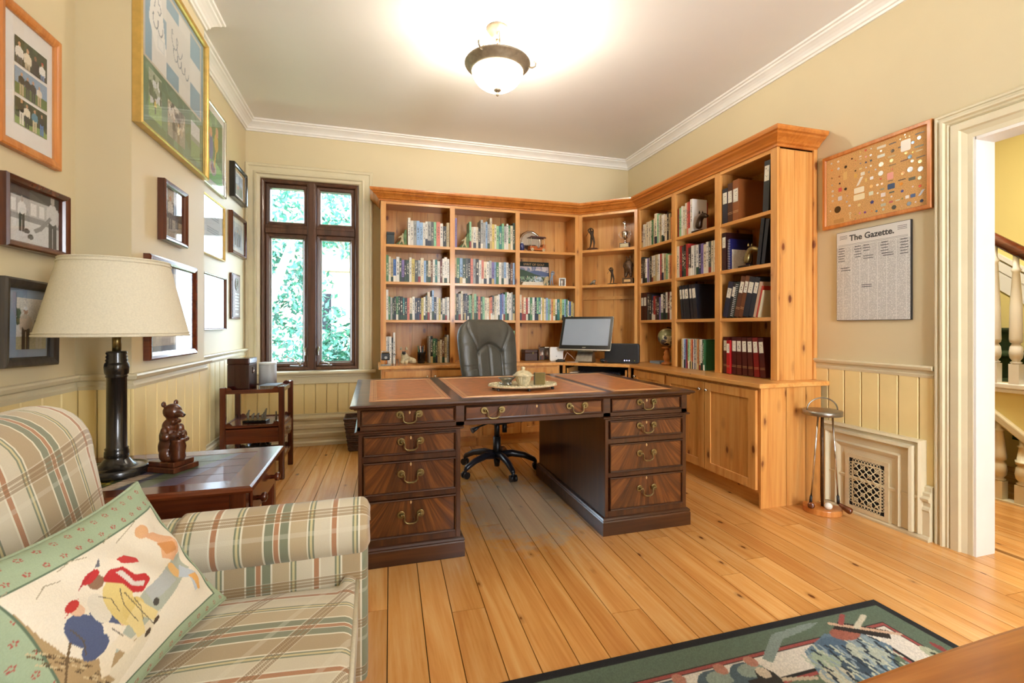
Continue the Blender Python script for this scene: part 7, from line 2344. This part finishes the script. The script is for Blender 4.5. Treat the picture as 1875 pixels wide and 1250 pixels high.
# ================================================================== CEILING LIGHT
cl = thing('ceiling_light', 'bronze semi-flush ceiling light with a glowing frosted glass bowl', 'ceiling light', (0.766, 2.936, ZC))
bz = plain('brushed_bronze', '#9A8B74', 0.45, metal=0.35, noise=0.1)
cream_m = plain('pale_metal', '#7E7260', 0.4, metal=0.5)
MB().lathe([(0, 0), (0.072, 0), (0.072, -0.008), (0.066, -0.016), (0.062, -0.02), (0.056, -0.034), (0.04, -0.042), (0.036, -0.06), (0.028, -0.068), (0.012, -0.072), (0, -0.073)], 32).build('canopy', cream_m, cl)
MB().cyl((0, 0, -0.07), (0, 0, -0.20), 0.007, n=10).ell((0, 0, -0.085), (0.013, 0.013, 0.013)).build('stem', cream_m, cl)
for q in (20, 140, 260):
    c_, s_ = math.cos(R(q)), math.sin(R(q))
    MB().tube([(0.02 * c_, 0.02 * s_, -0.075), (0.07 * c_, 0.07 * s_, -0.072), (0.13 * c_, 0.13 * s_, -0.10), (0.165 * c_, 0.165 * s_, -0.16), (0.175 * c_, 0.175 * s_, -0.225)], 0.0045, 8).build('arm', bz, cl)
for q in (-12, 108, 228):
    c_, s_ = math.cos(R(q)), math.sin(R(q))
    MB().tube([(0.20 * c_, 0.20 * s_, -0.24), (0.225 * c_, 0.225 * s_, -0.246), (0.245 * c_, 0.245 * s_, -0.235), (0.248 * c_, 0.248 * s_, -0.215), (0.238 * c_, 0.238 * s_, -0.205), (0.23 * c_, 0.23 * s_, -0.212)], [0.006, 0.006, 0.006, 0.006, 0.005, 0.004], 8).build('scroll', bz, cl)
MB().lathe([(0.209, -0.226), (0.213, -0.232), (0.209, -0.24), (0.195, -0.246), (0.192, -0.256), (0.182, -0.262), (0.176, -0.276), (0.168, -0.284), (0.163, -0.284), (0.17, -0.262), (0.203, -0.228)], 48).build('rim_pan', bz, cl)
MB().lathe([(0.166, -0.278), (0.163, -0.30), (0.152, -0.325), (0.132, -0.352), (0.10, -0.376), (0.06, -0.392), (0.02, -0.398), (0, -0.398)], 40).build('glass_bowl', M['bowl_glow'], cl)
MB().lathe([(0, -0.394), (0.024, -0.396), (0.026, -0.402), (0.016, -0.41), (0.006, -0.414), (0.006, -0.42), (0.010, -0.428), (0.007, -0.437), (0, -0.442)], 16).build('finial', bz, cl)
pl_ = bpy.data.lights.new('bulbs', 'POINT')
pl_.energy = 62
pl_.color = (1.0, 0.91, 0.78)
pl_.shadow_soft_size = 0.06
po = bpy.data.objects.new('bulbs', pl_)
C.objects.link(po)
po.parent = cl
po.location = (0.03, 0.0, -0.19)

# ================================================================== PUTTER STAND
ps = thing('golf_club_stand', 'old golf club stand with wooden base, steel ring and carrying handle', 'stand', (2.672, 2.245, 0))
MB().prism(arc(0, 0, 0.105, 110, 340, 24), 'z', 0.0, 0.034).build('base', M['oak'], ps, bevel=0.004)
MB().tube([(-0.0, 0, 0.03), (0, 0, 0.60)], 0.0085, 12).build('pole', M['bronze2'], ps)
MB().lathe([(0.10, 0.60), (0.108, 0.602), (0.108, 0.628), (0.10, 0.63), (0.06, 0.634), (0.02, 0.64), (0, 0.64), (0, 0.60)], 32).build('ring_plate', M['steel'], ps)
MB().tube([(-0.088 * math.cos(q) , 0.03 * math.cos(q), 0.63 + 0.075 * math.sin(q)) for q in np.linspace(0, PI, 15)], 0.0042, 8).build('handle', M['steel'], ps)
for i, (top, bot, hd_, lab) in enumerate((((-0.045, -0.01, 0.60), (-0.075, 0.012, 0.10), (-0.112, -0.02, 0.055), 'wooden-headed golf club at the left of the club stand'), ((0.028, -0.045, 0.60), (0.03, -0.078, 0.12), (0.055, -0.135, 0.045), 'wooden-headed golf club at the right of the club stand'))):
    gc = thing('golf_club', lab, 'golf club', (2.672, 2.245, 0), group='clubs in the stand')
    MB().tube([top, bot], [0.0055, 0.0048], 10).build('shaft', M['chrome'], gc)
    d_ = (Vector(bot) - Vector(top)).normalized()
    e_ = Vector(bot) + d_ * 0.05
    MB().tube([bot, e_], [0.0075, 0.009], 10).build('binding', M['black'], gc)
    n_ = Vector(hd_)
    skin('head', [tuple(e_ - d_ * 0.004), tuple(e_.lerp(n_, 0.45)), tuple(n_), tuple(n_ + (n_ - e_) * 0.22)], [(0, 1), (1, 2), (2, 3)], [0.009, 0.017, 0.026, 0.017], plain('persimmon', '#6B3212', 0.25, noise=0.2, coat=0.4), gc)
tag(MB().ell((2.648, 2.185, 0.0565), (0.0215, 0.0215, 0.0215), 20, 14).build('golf_ball', M['egg']), 'white golf ball resting on the base of the club stand', 'golf ball')

# ================================================================== RUG
RX0, RX1, RY0, RY1 = 0.20, 2.0, 0.22, 1.447
rugc = Canvas(420, 286, '#14161A')
mx_ = lambda x: (x - RX0) / (RX1 - RX0)
my_ = lambda y: (y - RY0) / (RY1 - RY0)


def rr_(d, col):
    rugc.rect(mx_(RX0 + d), mx_(RX1 - d), my_(RY0 + d), my_(RY1 - d), col)


rr_(0.036, '#5A6A58')
rr_(0.118, '#23231F')
rr_(0.124, '#9A4A44')
rr_(0.136, '#23231F')
rr_(0.141, '#D8D0C2')
rr_(0.235, '#1D1D1C')
rr_(0.247, '#9A4A44')
rr_(0.262, '#5E6E58')
mx_ = lambda x: ((1.58 + (x - 1.5) * 0.95) - RX0) / (RX1 - RX0)
my_ = lambda y: ((1.236 + (y - 1.15) * 0.66) - RY0) / (RY1 - RY0)


def rp(pts, col):
    rugc.poly([(mx_(x), my_(y)) for x, y in pts], col)


def re(x, y, a, b, col, rot=0):
    rugc.ell(mx_(x), my_(y), a / (RX1 - RX0), b / (RY1 - RY0), col)


# bags, clubs and figures woven into the pale band
rp([(1.20, 1.20), (1.34, 1.33), (1.50, 1.36), (1.56, 1.39), (1.50, 1.40), (1.32, 1.38), (1.18, 1.24)], '#7E8C84')
rp([(1.30, 1.05), (1.36, 1.22), (1.52, 1.30), (1.66, 1.26), (1.70, 1.12), (1.60, 1.00), (1.44, 0.97)], '#5E7686')
for x, y, a, b, c in ((1.40, 1.13, .07, .05, '#9AA890'), (1.50, 1.20, .07, .05, '#4C6478'), (1.58, 1.12, .07, .06, '#A9B0A0'), (1.48, 1.06, .06, .04, '#3C4E5C'), (1.36, 1.04, .06, .04, '#B9B49C'), (1.62, 1.2, .05, .04, '#7C8E94')):
    re(x, y, a, b, c)
for q in range(90):
    x = 1.32 + 0.36 * ((q * 0.618) % 1)
    y = 1.0 + 0.25 * ((q * 0.7548) % 1)
    rugc.line([(mx_(x), my_(y)), (mx_(x + 0.012 * math.sin(q)), my_(y - 0.045))], 0.0026, ['#26323C', '#B8BCA8', '#8A9AA0'][q % 3])
re(1.60, 1.27, .06, .035, '#9A5A48')
rp([(1.58, 1.32), (1.64, 1.36), (1.78, 1.22), (1.74, 1.16)], '#241C18')
rugc.line([(mx_(1.60), my_(1.36)), (mx_(1.80), my_(1.18))], 0.006, '#C9A88C')
rugc.line([(mx_(1.64), my_(1.34)), (mx_(1.70), my_(1.40))], 0.006, '#9A4A44')
rugc.line([(mx_(1.68), my_(1.29)), (mx_(1.78), my_(1.36))], 0.007, '#C9C0A8')
rugc.line([(mx_(1.28), my_(1.06)), (mx_(1.16), my_(1.10))], 0.006, '#B8A890')
for x, y in ((1.80, 1.02), (1.78, 0.92), (1.83, 0.86), (1.80, 0.75)):
    re(x, y, .022, .04, '#A9AC90')
    rugc.line([(mx_(x), my_(y)), (mx_(x + 0.05), my_(y - 0.1))], 0.004, '#2A3426')
re(1.70, 0.80, .08, .07, '#B8B49A')
re(1.72, 0.78, .04, .04, '#6A7A6A')
for x, y in ((1.86, 1.04), (1.855, 0.94), (1.86, 0.85)):
    re(x, y, .012, .03, '#8A3A38')
for x in (0.62, 0.78, 0.95, 1.08):
    re(x, 1.16, .07, .06, '#4C5E66')
    re(x + 0.02, 1.19, .05, .03, '#8A988C')
    re(x + 0.05, 1.24, .022, .025, '#B07A66')
    rp([(x - .04, 1.08), (x + .06, 1.08), (x + .05, 1.14), (x - .03, 1.14)], '#2A2622')
re(1.13, 1.12, .035, .05, '#2C2A26')
re(1.13, 1.16, .022, .025, '#C9B8A0')
rugc.noise(0.16)
rg = thing('golf_rug', 'dark-bordered woven rug with golf motifs on the floor at lower right', 'rug', (1.1, 0.83, 0))
paint_mesh('pile', rugc, lambda u, v: (RX0 + (RX1 - RX0) * u, RY0 + (RY1 - RY0) * v, 0.0095), M['print_rug'], rg, world=True)
MB().box(RX0, RX1, RY0, RY1, 0.0005, 0.009).build('backing', M['black'], rg, world=True)

# ================================================================== OAK TABLE EDGE NEXT TO THE CAMERA
ot = thing('oak_table', 'golden oak table whose curved edge cuts the lower right corner', 'table', (0.95, 0.0, 0))
prof = [(0.16 + 0.02, -0.35)] + [(0.2 + 1.35 * t, 0.372 + 0.05 * math.sin(PI * (0.08 + 0.75 * t)) ) for t in np.linspace(0, 1, 24)] + [(1.6, -0.35)]
MB().prism(prof, 'z', 0.715, 0.74).build('top', M['oak_x'], ot, world=True, bevel=0.008, seg=3)
for x in (0.40, 1.45):
    for y in (-0.28, 0.18):
        MB().prism(rrect(x - 0.03, x + 0.03, y - 0.03, y + 0.03, 0.008, 3), 'z', 0.0 if y < 0.2 else 0.01, 0.715).build('leg', M['oak'], ot, world=True)

# ================================================================== ARMCHAIR
def cloth(name, fn, nu, nv, uvf, parent, mat, closed_u=False, sm=True, sub=0):
    vs = [fn(i / nu, j / nv) for j in range(nv + 1) for i in range(nu + 1)]
    W_ = nu + 1
    fs = [(j * W_ + i, j * W_ + i + 1, (j + 1) * W_ + i + 1, (j + 1) * W_ + i) for j in range(nv) for i in range(nu)]
    me = bpy.data.meshes.new(name)
    l = parent.location
    me.from_pydata([(a - l.x, b - l.y, c - l.z) for a, b, c in vs], [], fs)
    uv = me.uv_layers.new(name='UVMap')
    d = []
    for f_ in fs:
        for i in f_:
            j, q = divmod(i, W_)
            d += list(uvf(q / nu, j / nv, vs[i]))
    uv.data.foreach_set('uv', d)
    me.materials.append(mat)
    me.polygons.foreach_set('use_smooth', [sm] * len(fs))
    me.update()
    o = bpy.data.objects.new(name, me)
    C.objects.link(o)
    o.parent = parent
    return o


ac = thing('armchair', 'plaid upholstered armchair with rolled arms in the left foreground', 'armchair', (-0.5, 1.0, 0))


def lerp_path(P, t):
    d = [0]
    for a, b in zip(P[:-1], P[1:]):
        d.append(d[-1] + math.hypot(b[0] - a[0], b[1] - a[1]))
    s = t * d[-1]
    for i in range(len(P) - 1):
        if s <= d[i + 1] + 1e-9:
            f_ = (s - d[i]) / max(1e-9, d[i + 1] - d[i])
            return (P[i][0] + (P[i + 1][0] - P[i][0]) * f_, P[i][1] + (P[i + 1][1] - P[i][1]) * f_)
    return P[-1]


def arm_profile(yc, s):
    """rolled arm section: (y, z); s = +1 when the seat lies towards -y"""
    P = [(yc - 0.045 * s, 0.12), (yc - 0.045 * s, 0.49)]
    P += [(yc + 0.006 * s - 0.070 * s * math.cos(R(a)), 0.555 + 0.070 * math.sin(R(a))) for a in range(-52, 228, 12)]
    P += [(yc + 0.062 * s, 0.49), (yc + 0.062 * s, 0.12)]
    return P


def make_arm(yc, s, name):
    P = arm_profile(yc, s)
    cz, cy = 0.5, yc

    def fn(u, v):
        y, z = lerp_path(P, v)
        x = -1.0 + 0.960 * min(1, u / 0.94)
        if u > 0.94:                                   # pull the end in to close the front
            t = (u - 0.94) / 0.06
            k = math.sqrt(max(0, 1 - t * t))
            x = -0.040 + 0.022 * math.sin(t * PI / 2)
            zc = max(0.15, min(0.555, z))
            if z > 0.492:
                y, z = cy + 0.006 * s + (y - cy - 0.006 * s) * k, 0.555 + (z - 0.555) * k
            else:
                y = cy + 0.008 * s + (y - cy - 0.008 * s) * k
        return (x, y, z)
    return cloth(name, fn, 60, 60, lambda u, v, p: (p[0] + 0.46, v * 1.35 + 0.03), ac, M['plaid'])


YA = 1.470
make_arm(YA, 1, 'far_arm')
make_arm(0.50, -1, 'near_arm')


def cover(u, v):
    P = arm_profile(YA, 1)
    a = -58 + 250 * v
    y = YA + 0.006 - 0.0755 * math.cos(R(a))
    z = 0.555 + 0.0755 * math.sin(R(a))
    x = -0.51 + 0.472 * min(1, u / 0.95) + 0.018 * v * (1 - u)
    if u > 0.95:
        t = (u - 0.95) / 0.05
        k = math.sqrt(max(0, 1 - (0.75 * t) ** 2))
        x = -0.038 + 0.022 * t
        y, z = YA + 0.006 + (y - YA - 0.006) * k, 0.555 + (z - 0.555) * k
    return (x + 0.001 * math.sin(14 * v), y, z)


o = cloth('arm_cover', cover, 50, 40, lambda u, v, p: (p[0] + 0.4115, v * 0.36 + 0.075), ac, M['plaid'])
sd = o.modifiers.new('solid', 'SOLIDIFY')
sd.thickness = 0.004
sd.offset = 1


def seat(u, v):
    # closed around the front: v 0..0.75 top, then rolls over the front and down
    y = 0.56 + 0.865 * u
    e = 1 - abs(2 * u - 1) ** 8
    if v < 0.8:
        x = -0.78 + 0.70 * v / 0.8
        z = 0.425 + 0.028 * math.sin(PI * min(1, v / 0.8) * 0.9) * e - 0.018 * (1 - e)
    else:
        t = (v - 0.8) / 0.2
        x = -0.08 + 0.035 * math.sin(min(1, t * 2) * PI / 2)
        z = 0.434 - (0.0 if t < 0.0 else 0.03 * (1 - math.cos(min(1, t * 2) * PI / 2))) - (max(0, t - 0.4) / 0.6) * 0.13
    return (x, y, z)


cloth('seat_cushion', seat, 40, 50, lambda u, v, p: (p[1] + 0.16 + (0 if v < 0.8 else 0.0), 0.868 * p[0] - 0.495 * p[1] + 0.62 - (p[2] * 0.4 if v > 0.86 else 0)), ac, M['plaid'])
mb = MB()
mb.tube([(-0.047, 0.57, 0.418), (-0.047, 1.415, 0.418)], 0.006, 8)
mb.build('seat_piping', M['shade'], ac, world=True)


def backf(u, v):
    # v: runs up the front, over the top and down behind; u across (Y)
    y0, y1 = 0.50, 1.565
    uu = 2 * u - 1
    edge = max(0.0, 1 - abs(uu) ** 5) ** 0.5
    y = (y0 + y1) / 2 + (y1 - y0) / 2 * (uu * (1.0))
    top = 0.955 - 0.10 * (1 - max(0.0, 1 - max(0, (abs(uu) - 0.72) / 0.28) ** 2) ** 0.5)
    ang_ = v
    th = 0.115 * (0.25 + 0.75 * edge)
    if v < 0.45:
        t = v / 0.45
        z = 0.40 + (top - 0.115 - 0.40) * t
        xc = -0.752 - 0.05 * t
        x = xc + th + 0.012 * math.sin(PI * t) * edge
    elif v < 0.65:
        t = (v - 0.45) / 0.2
        xc = -0.802
        x = xc + th * math.cos(PI * t)
        z = top - 0.115 + 0.115 * math.sin(PI * t)
    else:
        t = (v - 0.65) / 0.35
        z = top - 0.115 - (top - 0.115 - 0.12) * t
        x = -0.802 - th
    return (x, y, z)


cloth('backrest', backf, 60, 70, lambda u, v, p: (p[1] + 0.02 + 0.16 * (p[2] - 0.6), v * 1.25 + 0.10 - 0.12 * u), ac, M['plaid'])
mb = MB()
mb.box(-0.98, -0.06, 0.56, 1.43, 0.14, 0.33)
mb.build('base_frame', M['shade'], ac, world=True)
cloth('front_rail', lambda u, v: (-0.052, 0.53 + 0.915 * u, 0.10 + 0.24 * v), 20, 6, lambda u, v, p: (p[1] + 0.16, p[2]), ac, M['plaid'])
for x in (-0.92, -0.12):
    for y in (0.56, 1.42):
        MB().lathe([(0.018, 0), (0.024, 0.05), (0.028, 0.12), (0.0, 0.121)], 12, (x, y, 0)).build('foot', M['black_wood'], ac, world=True)

# ---- cushion
CT, CL_, CR, CB = Vector((-0.537, 1.305, 0.782)), Vector((-0.585, 0.80, 0.80)), Vector((-0.362, 1.338, 0.462)), Vector((-0.45, 0.82, 0.472))
cn = ((CR - CB).cross(CT - CR)).normalized()
if cn.x < 0:
    cn = -cn
pc = Canvas(250, 200, '#9DAE8E')
rg_ = np.random.RandomState(4)
for i in range(15):
    for j in range(12):
        x, y = (i + 0.5 * (j % 2) + 0.4) / 15, (j + 0.5) / 12
        for k in range(5):
            pc.ell(x + 0.0085 * math.cos(1.256 * k), y + 0.0106 * math.sin(1.256 * k), 0.0038, 0.0048, '#A8564A')
PX0, PX1, PY0, PY1 = 0.10, 0.925, 0.10, 0.83
pw = lambda x, y: (PX0 + (PX1 - PX0) * x, PY0 + (PY1 - PY0) * y)


tr_ = lambda x, y: (x * 1.05 - 0.22 + (0.12 if x > 0.785 else 0.0), y * 1.15 - 0.10)


def pp_(pts, col, al=1.0, raw=False):
    pc.poly([pw(*(p if raw else tuple(np.clip(tr_(*p), 0, 1)))) for p in pts], col, al)


def pe_(x, y, a, b, col, rot=0, al=1.0):
    cx, cy = pw(*tr_(x, y))
    pc.ell(cx, cy, 1.05 * a * (PX1 - PX0), 1.18 * b * (PY1 - PY0), col, al, rot)


pp_([(-0.012, -0.014), (1.012, -0.014), (1.012, 1.014), (-0.012, 1.014)], '#5C6E58', raw=True)
pp_([(0, 0), (1, 0), (1, 1), (0, 1)], '#E2D8C2', raw=True)
pp_([(0.18, 0.10), (0.55, 0.22), (0.8, 0.36), (1.0, 0.40), (1, 0.55), (0.7, 0.50), (0.45, 0.36), (0.2, 0.26)], '#A9AE9C')
pp_([(0.0, 0.0), (0.3, 0.02), (0.5, 0.16), (0.75, 0.3), (0.5, 0.3), (0.2, 0.16), (0, 0.1)], '#D8CDB2')
pp_([(0.13, 0.30), (0.16, 0.50), (0.19, 0.58), (0.175, 0.76), (0.19, 0.90), (0.215, 0.78), (0.225, 0.66), (0.26, 0.50), (0.32, 0.38), (0.42, 0.30), (0.53, 0.275), (0.43, 0.245), (0.37, 0.24), (0.40, 0.16), (0.33, 0.19), (0.30, 0.08), (0.27, 0.16), (0.22, 0.20)], '#A98F66')
for k in range(46):
    q = (k * 0.618) % 1
    x, y = 0.17 + 0.2 * q, 0.62 - 0.42 * q + 0.05 * math.sin(k * 2.3)
    pc.line([pw(*tr_(x, y)), pw(*tr_(x + 0.015, y - 0.03))], 0.0022, ['#6B5638', '#C8B48C', '#4E3E28'][k % 3])
for k in range(14):
    pc.line([pw(*tr_(0.15 + 0.012 * k, 0.2 + 0.03 * k)), pw(*tr_(0.18 + 0.012 * k, 0.26 + 0.03 * k))], 0.003, '#6B5638')
pp_([(0.0, 0.35), (0.12, 0.28), (0.16, 0.1), (0.1, 0.05), (0.02, 0.2)], '#D9C78C')
for k in range(9):
    pc.line([pw(0.01 + 0.014 * k, 0.32 - 0.02 * k), pw(0.06 + 0.014 * k, 0.2 - 0.015 * k)], 0.0025, '#8A8A78')
# two walkers with red caps, coats and breeches, and a pale one between them
pe_(0.405, 0.47, 0.05, 0.13, '#E3D8C2', 20)
pp_([(0.36, 0.36), (0.47, 0.38), (0.52, 0.25), (0.47, 0.235), (0.43, 0.32), (0.38, 0.22), (0.345, 0.24)], '#E0D3B8')
pe_(0.35, 0.55, 0.06, 0.115, '#4E5875', 12)
pe_(0.36, 0.42, 0.055, 0.06, '#4E5875', 12)
pp_([(0.40, 0.62), (0.47, 0.57), (0.53, 0.44), (0.49, 0.42), (0.44, 0.50), (0.39, 0.53)], '#4E5875')
pe_(0.505, 0.43, 0.02, 0.025, '#D8B392')
pe_(0.375, 0.675, 0.03, 0.04, '#D8B392')
pe_(0.37, 0.712, 0.04, 0.026, '#B8322C', 20)
pp_([(0.31, 0.675), (0.35, 0.70), (0.43, 0.735), (0.37, 0.70)], '#B8322C')
pe_(0.46, 0.60, 0.055, 0.10, '#D8D0BC', -10)
pe_(0.565, 0.55, 0.078, 0.17, '#D8C27C', -10)
pe_(0.60, 0.43, 0.075, 0.09, '#D4BC74', -10)
pp_([(0.52, 0.42), (0.66, 0.46), (0.725, 0.30), (0.675, 0.27), (0.62, 0.37), (0.585, 0.26), (0.535, 0.27)], '#DCC88A')
pp_([(0.54, 0.74), (0.60, 0.775), (0.66, 0.74), (0.69, 0.64), (0.745, 0.60), (0.75, 0.545), (0.69, 0.50), (0.645, 0.54), (0.62, 0.64)], '#B92F2F')
pp_([(0.615, 0.735), (0.645, 0.725), (0.672, 0.60), (0.72, 0.56), (0.70, 0.535), (0.655, 0.585)], '#D5CBC0')
pe_(0.525, 0.755, 0.034, 0.05, '#8A6A50')
pe_(0.52, 0.80, 0.045, 0.028, '#B92F2F', 25)
pp_([(0.44, 0.765), (0.48, 0.80), (0.565, 0.845), (0.50, 0.795)], '#A82A2A')
pp_([(0.555, 0.84), (0.60, 0.885), (0.575, 0.83)], '#6A6A70')
pp_([(0.66, 0.81), (0.72, 0.80), (0.775, 0.73), (0.765, 0.695), (0.72, 0.72), (0.67, 0.76)], '#C23A36')
pe_(0.64, 0.79, 0.025, 0.035, '#E6D9C4')
pp_([(0.70, 0.50), (0.79, 0.52), (0.80, 0.40), (0.72, 0.38)], '#AEB2AE')
pe_(0.735, 0.37, 0.018, 0.028, '#4A463E')
pe_(0.69, 0.262, 0.03, 0.014, '#4A3A2A', 15)
pe_(0.60, 0.245, 0.03, 0.014, '#4A3A2A', 15)
for pts in ([(0.31, 0.6), (0.33, 0.5), (0.32, 0.42)], [(0.60, 0.62), (0.575, 0.5), (0.58, 0.36)], [(0.50, 0.66), (0.54, 0.6), (0.53, 0.5)], [(0.64, 0.5), (0.65, 0.42), (0.62, 0.34)], [(0.61, 0.58), (0.63, 0.46), (0.66, 0.25)], [(0.44, 0.45), (0.47, 0.36)]):
    pc.line([pw(*tr_(*p)) for p in pts], 0.0022, '#5A5040')
# peach cloud-like figure and pale dog at the right
pe_(0.82, 0.86, 0.05, 0.05, '#D9A878')
pp_([(0.80, 0.84), (0.90, 0.80), (0.97, 0.70), (0.99, 0.56), (0.92, 0.52), (0.84, 0.60), (0.88, 0.70)], '#D9A67C')
pp_([(0.86, 0.72), (0.95, 0.66), (0.96, 0.58), (0.88, 0.60)], '#C98A50')
pe_(0.86, 0.46, 0.05, 0.07, '#DDB06E')
pp_([(0.84, 0.40), (0.97, 0.46), (0.99, 0.34), (0.94, 0.22), (0.90, 0.22), (0.92, 0.34)], '#B9C2C8')
pp_([(0.92, 0.36), (0.98, 0.34), (0.97, 0.20), (0.94, 0.21)], '#DFA860')
for pts in ([(0.3, 0.86), (0.36, 0.9), (0.42, 0.88)], [(0.44, 0.94), (0.5, 0.96), (0.56, 0.93)], [(0.2, 0.95), (0.26, 0.97)], [(0.7, 0.95), (0.78, 0.98)], [(0.76, 0.9), (0.84, 0.96)]):
    pc.line([pw(*tr_(*p)) for p in pts], 0.0025, '#A09478')
pc.noise(0.04)


def pil(side):
    def fn(u, v):
        # pinched corners, bulging middle
        a, b = 2 * u - 1, 2 * v - 1
        k = 0.12
        uu = 0.5 + 0.5 * a * (1 - k * (1 - b * b))
        vv = 0.5 + 0.5 * b * (1 - k * (1 - a * a))
        p = (CB * (1 - uu) + CR * uu) * (1 - vv) + (CL_ * (1 - uu) + CT * uu) * vv
        h = 0.055 * (max(0, 1 - a * a) * max(0, 1 - b * b)) ** 0.45
        wr = 0.006 * math.sin(9 * a + 5 * b) * (1 - a * a) * (1 - b * b) + 0.010 * math.exp(-((a - 0.72) / 0.12) ** 2) * math.sin(11 * b) * (1 - b * b)
        return tuple(p + cn * ((h + wr) if side == 0 else -h * 0.6))
    return fn


cs = thing('cushion', 'green-bordered cushion printed with walking golfers leaning on the armchair', 'cushion', (-0.45, 1.05, 0.47))
paint_mesh('front_panel', pc, pil(0), M['print_cloth'], cs, smooth=True, world=True)
bc_ = Canvas(40, 40, '#9DAE8E')
paint_mesh('back_panel', bc_, pil(1), M['print_cloth'], cs, smooth=True, world=True)
ed = [(t, 0) for t in np.linspace(0, 1, 24)] + [(1, t) for t in np.linspace(0, 1, 24)] + [(t, 1) for t in np.linspace(1, 0, 24)] + [(0, t) for t in np.linspace(1, 0, 24)]
MB().tube([pil(0)(*e_) for e_ in ed], 0.004, 6, closed=True).build('piping', M['sage'], cs, world=True)
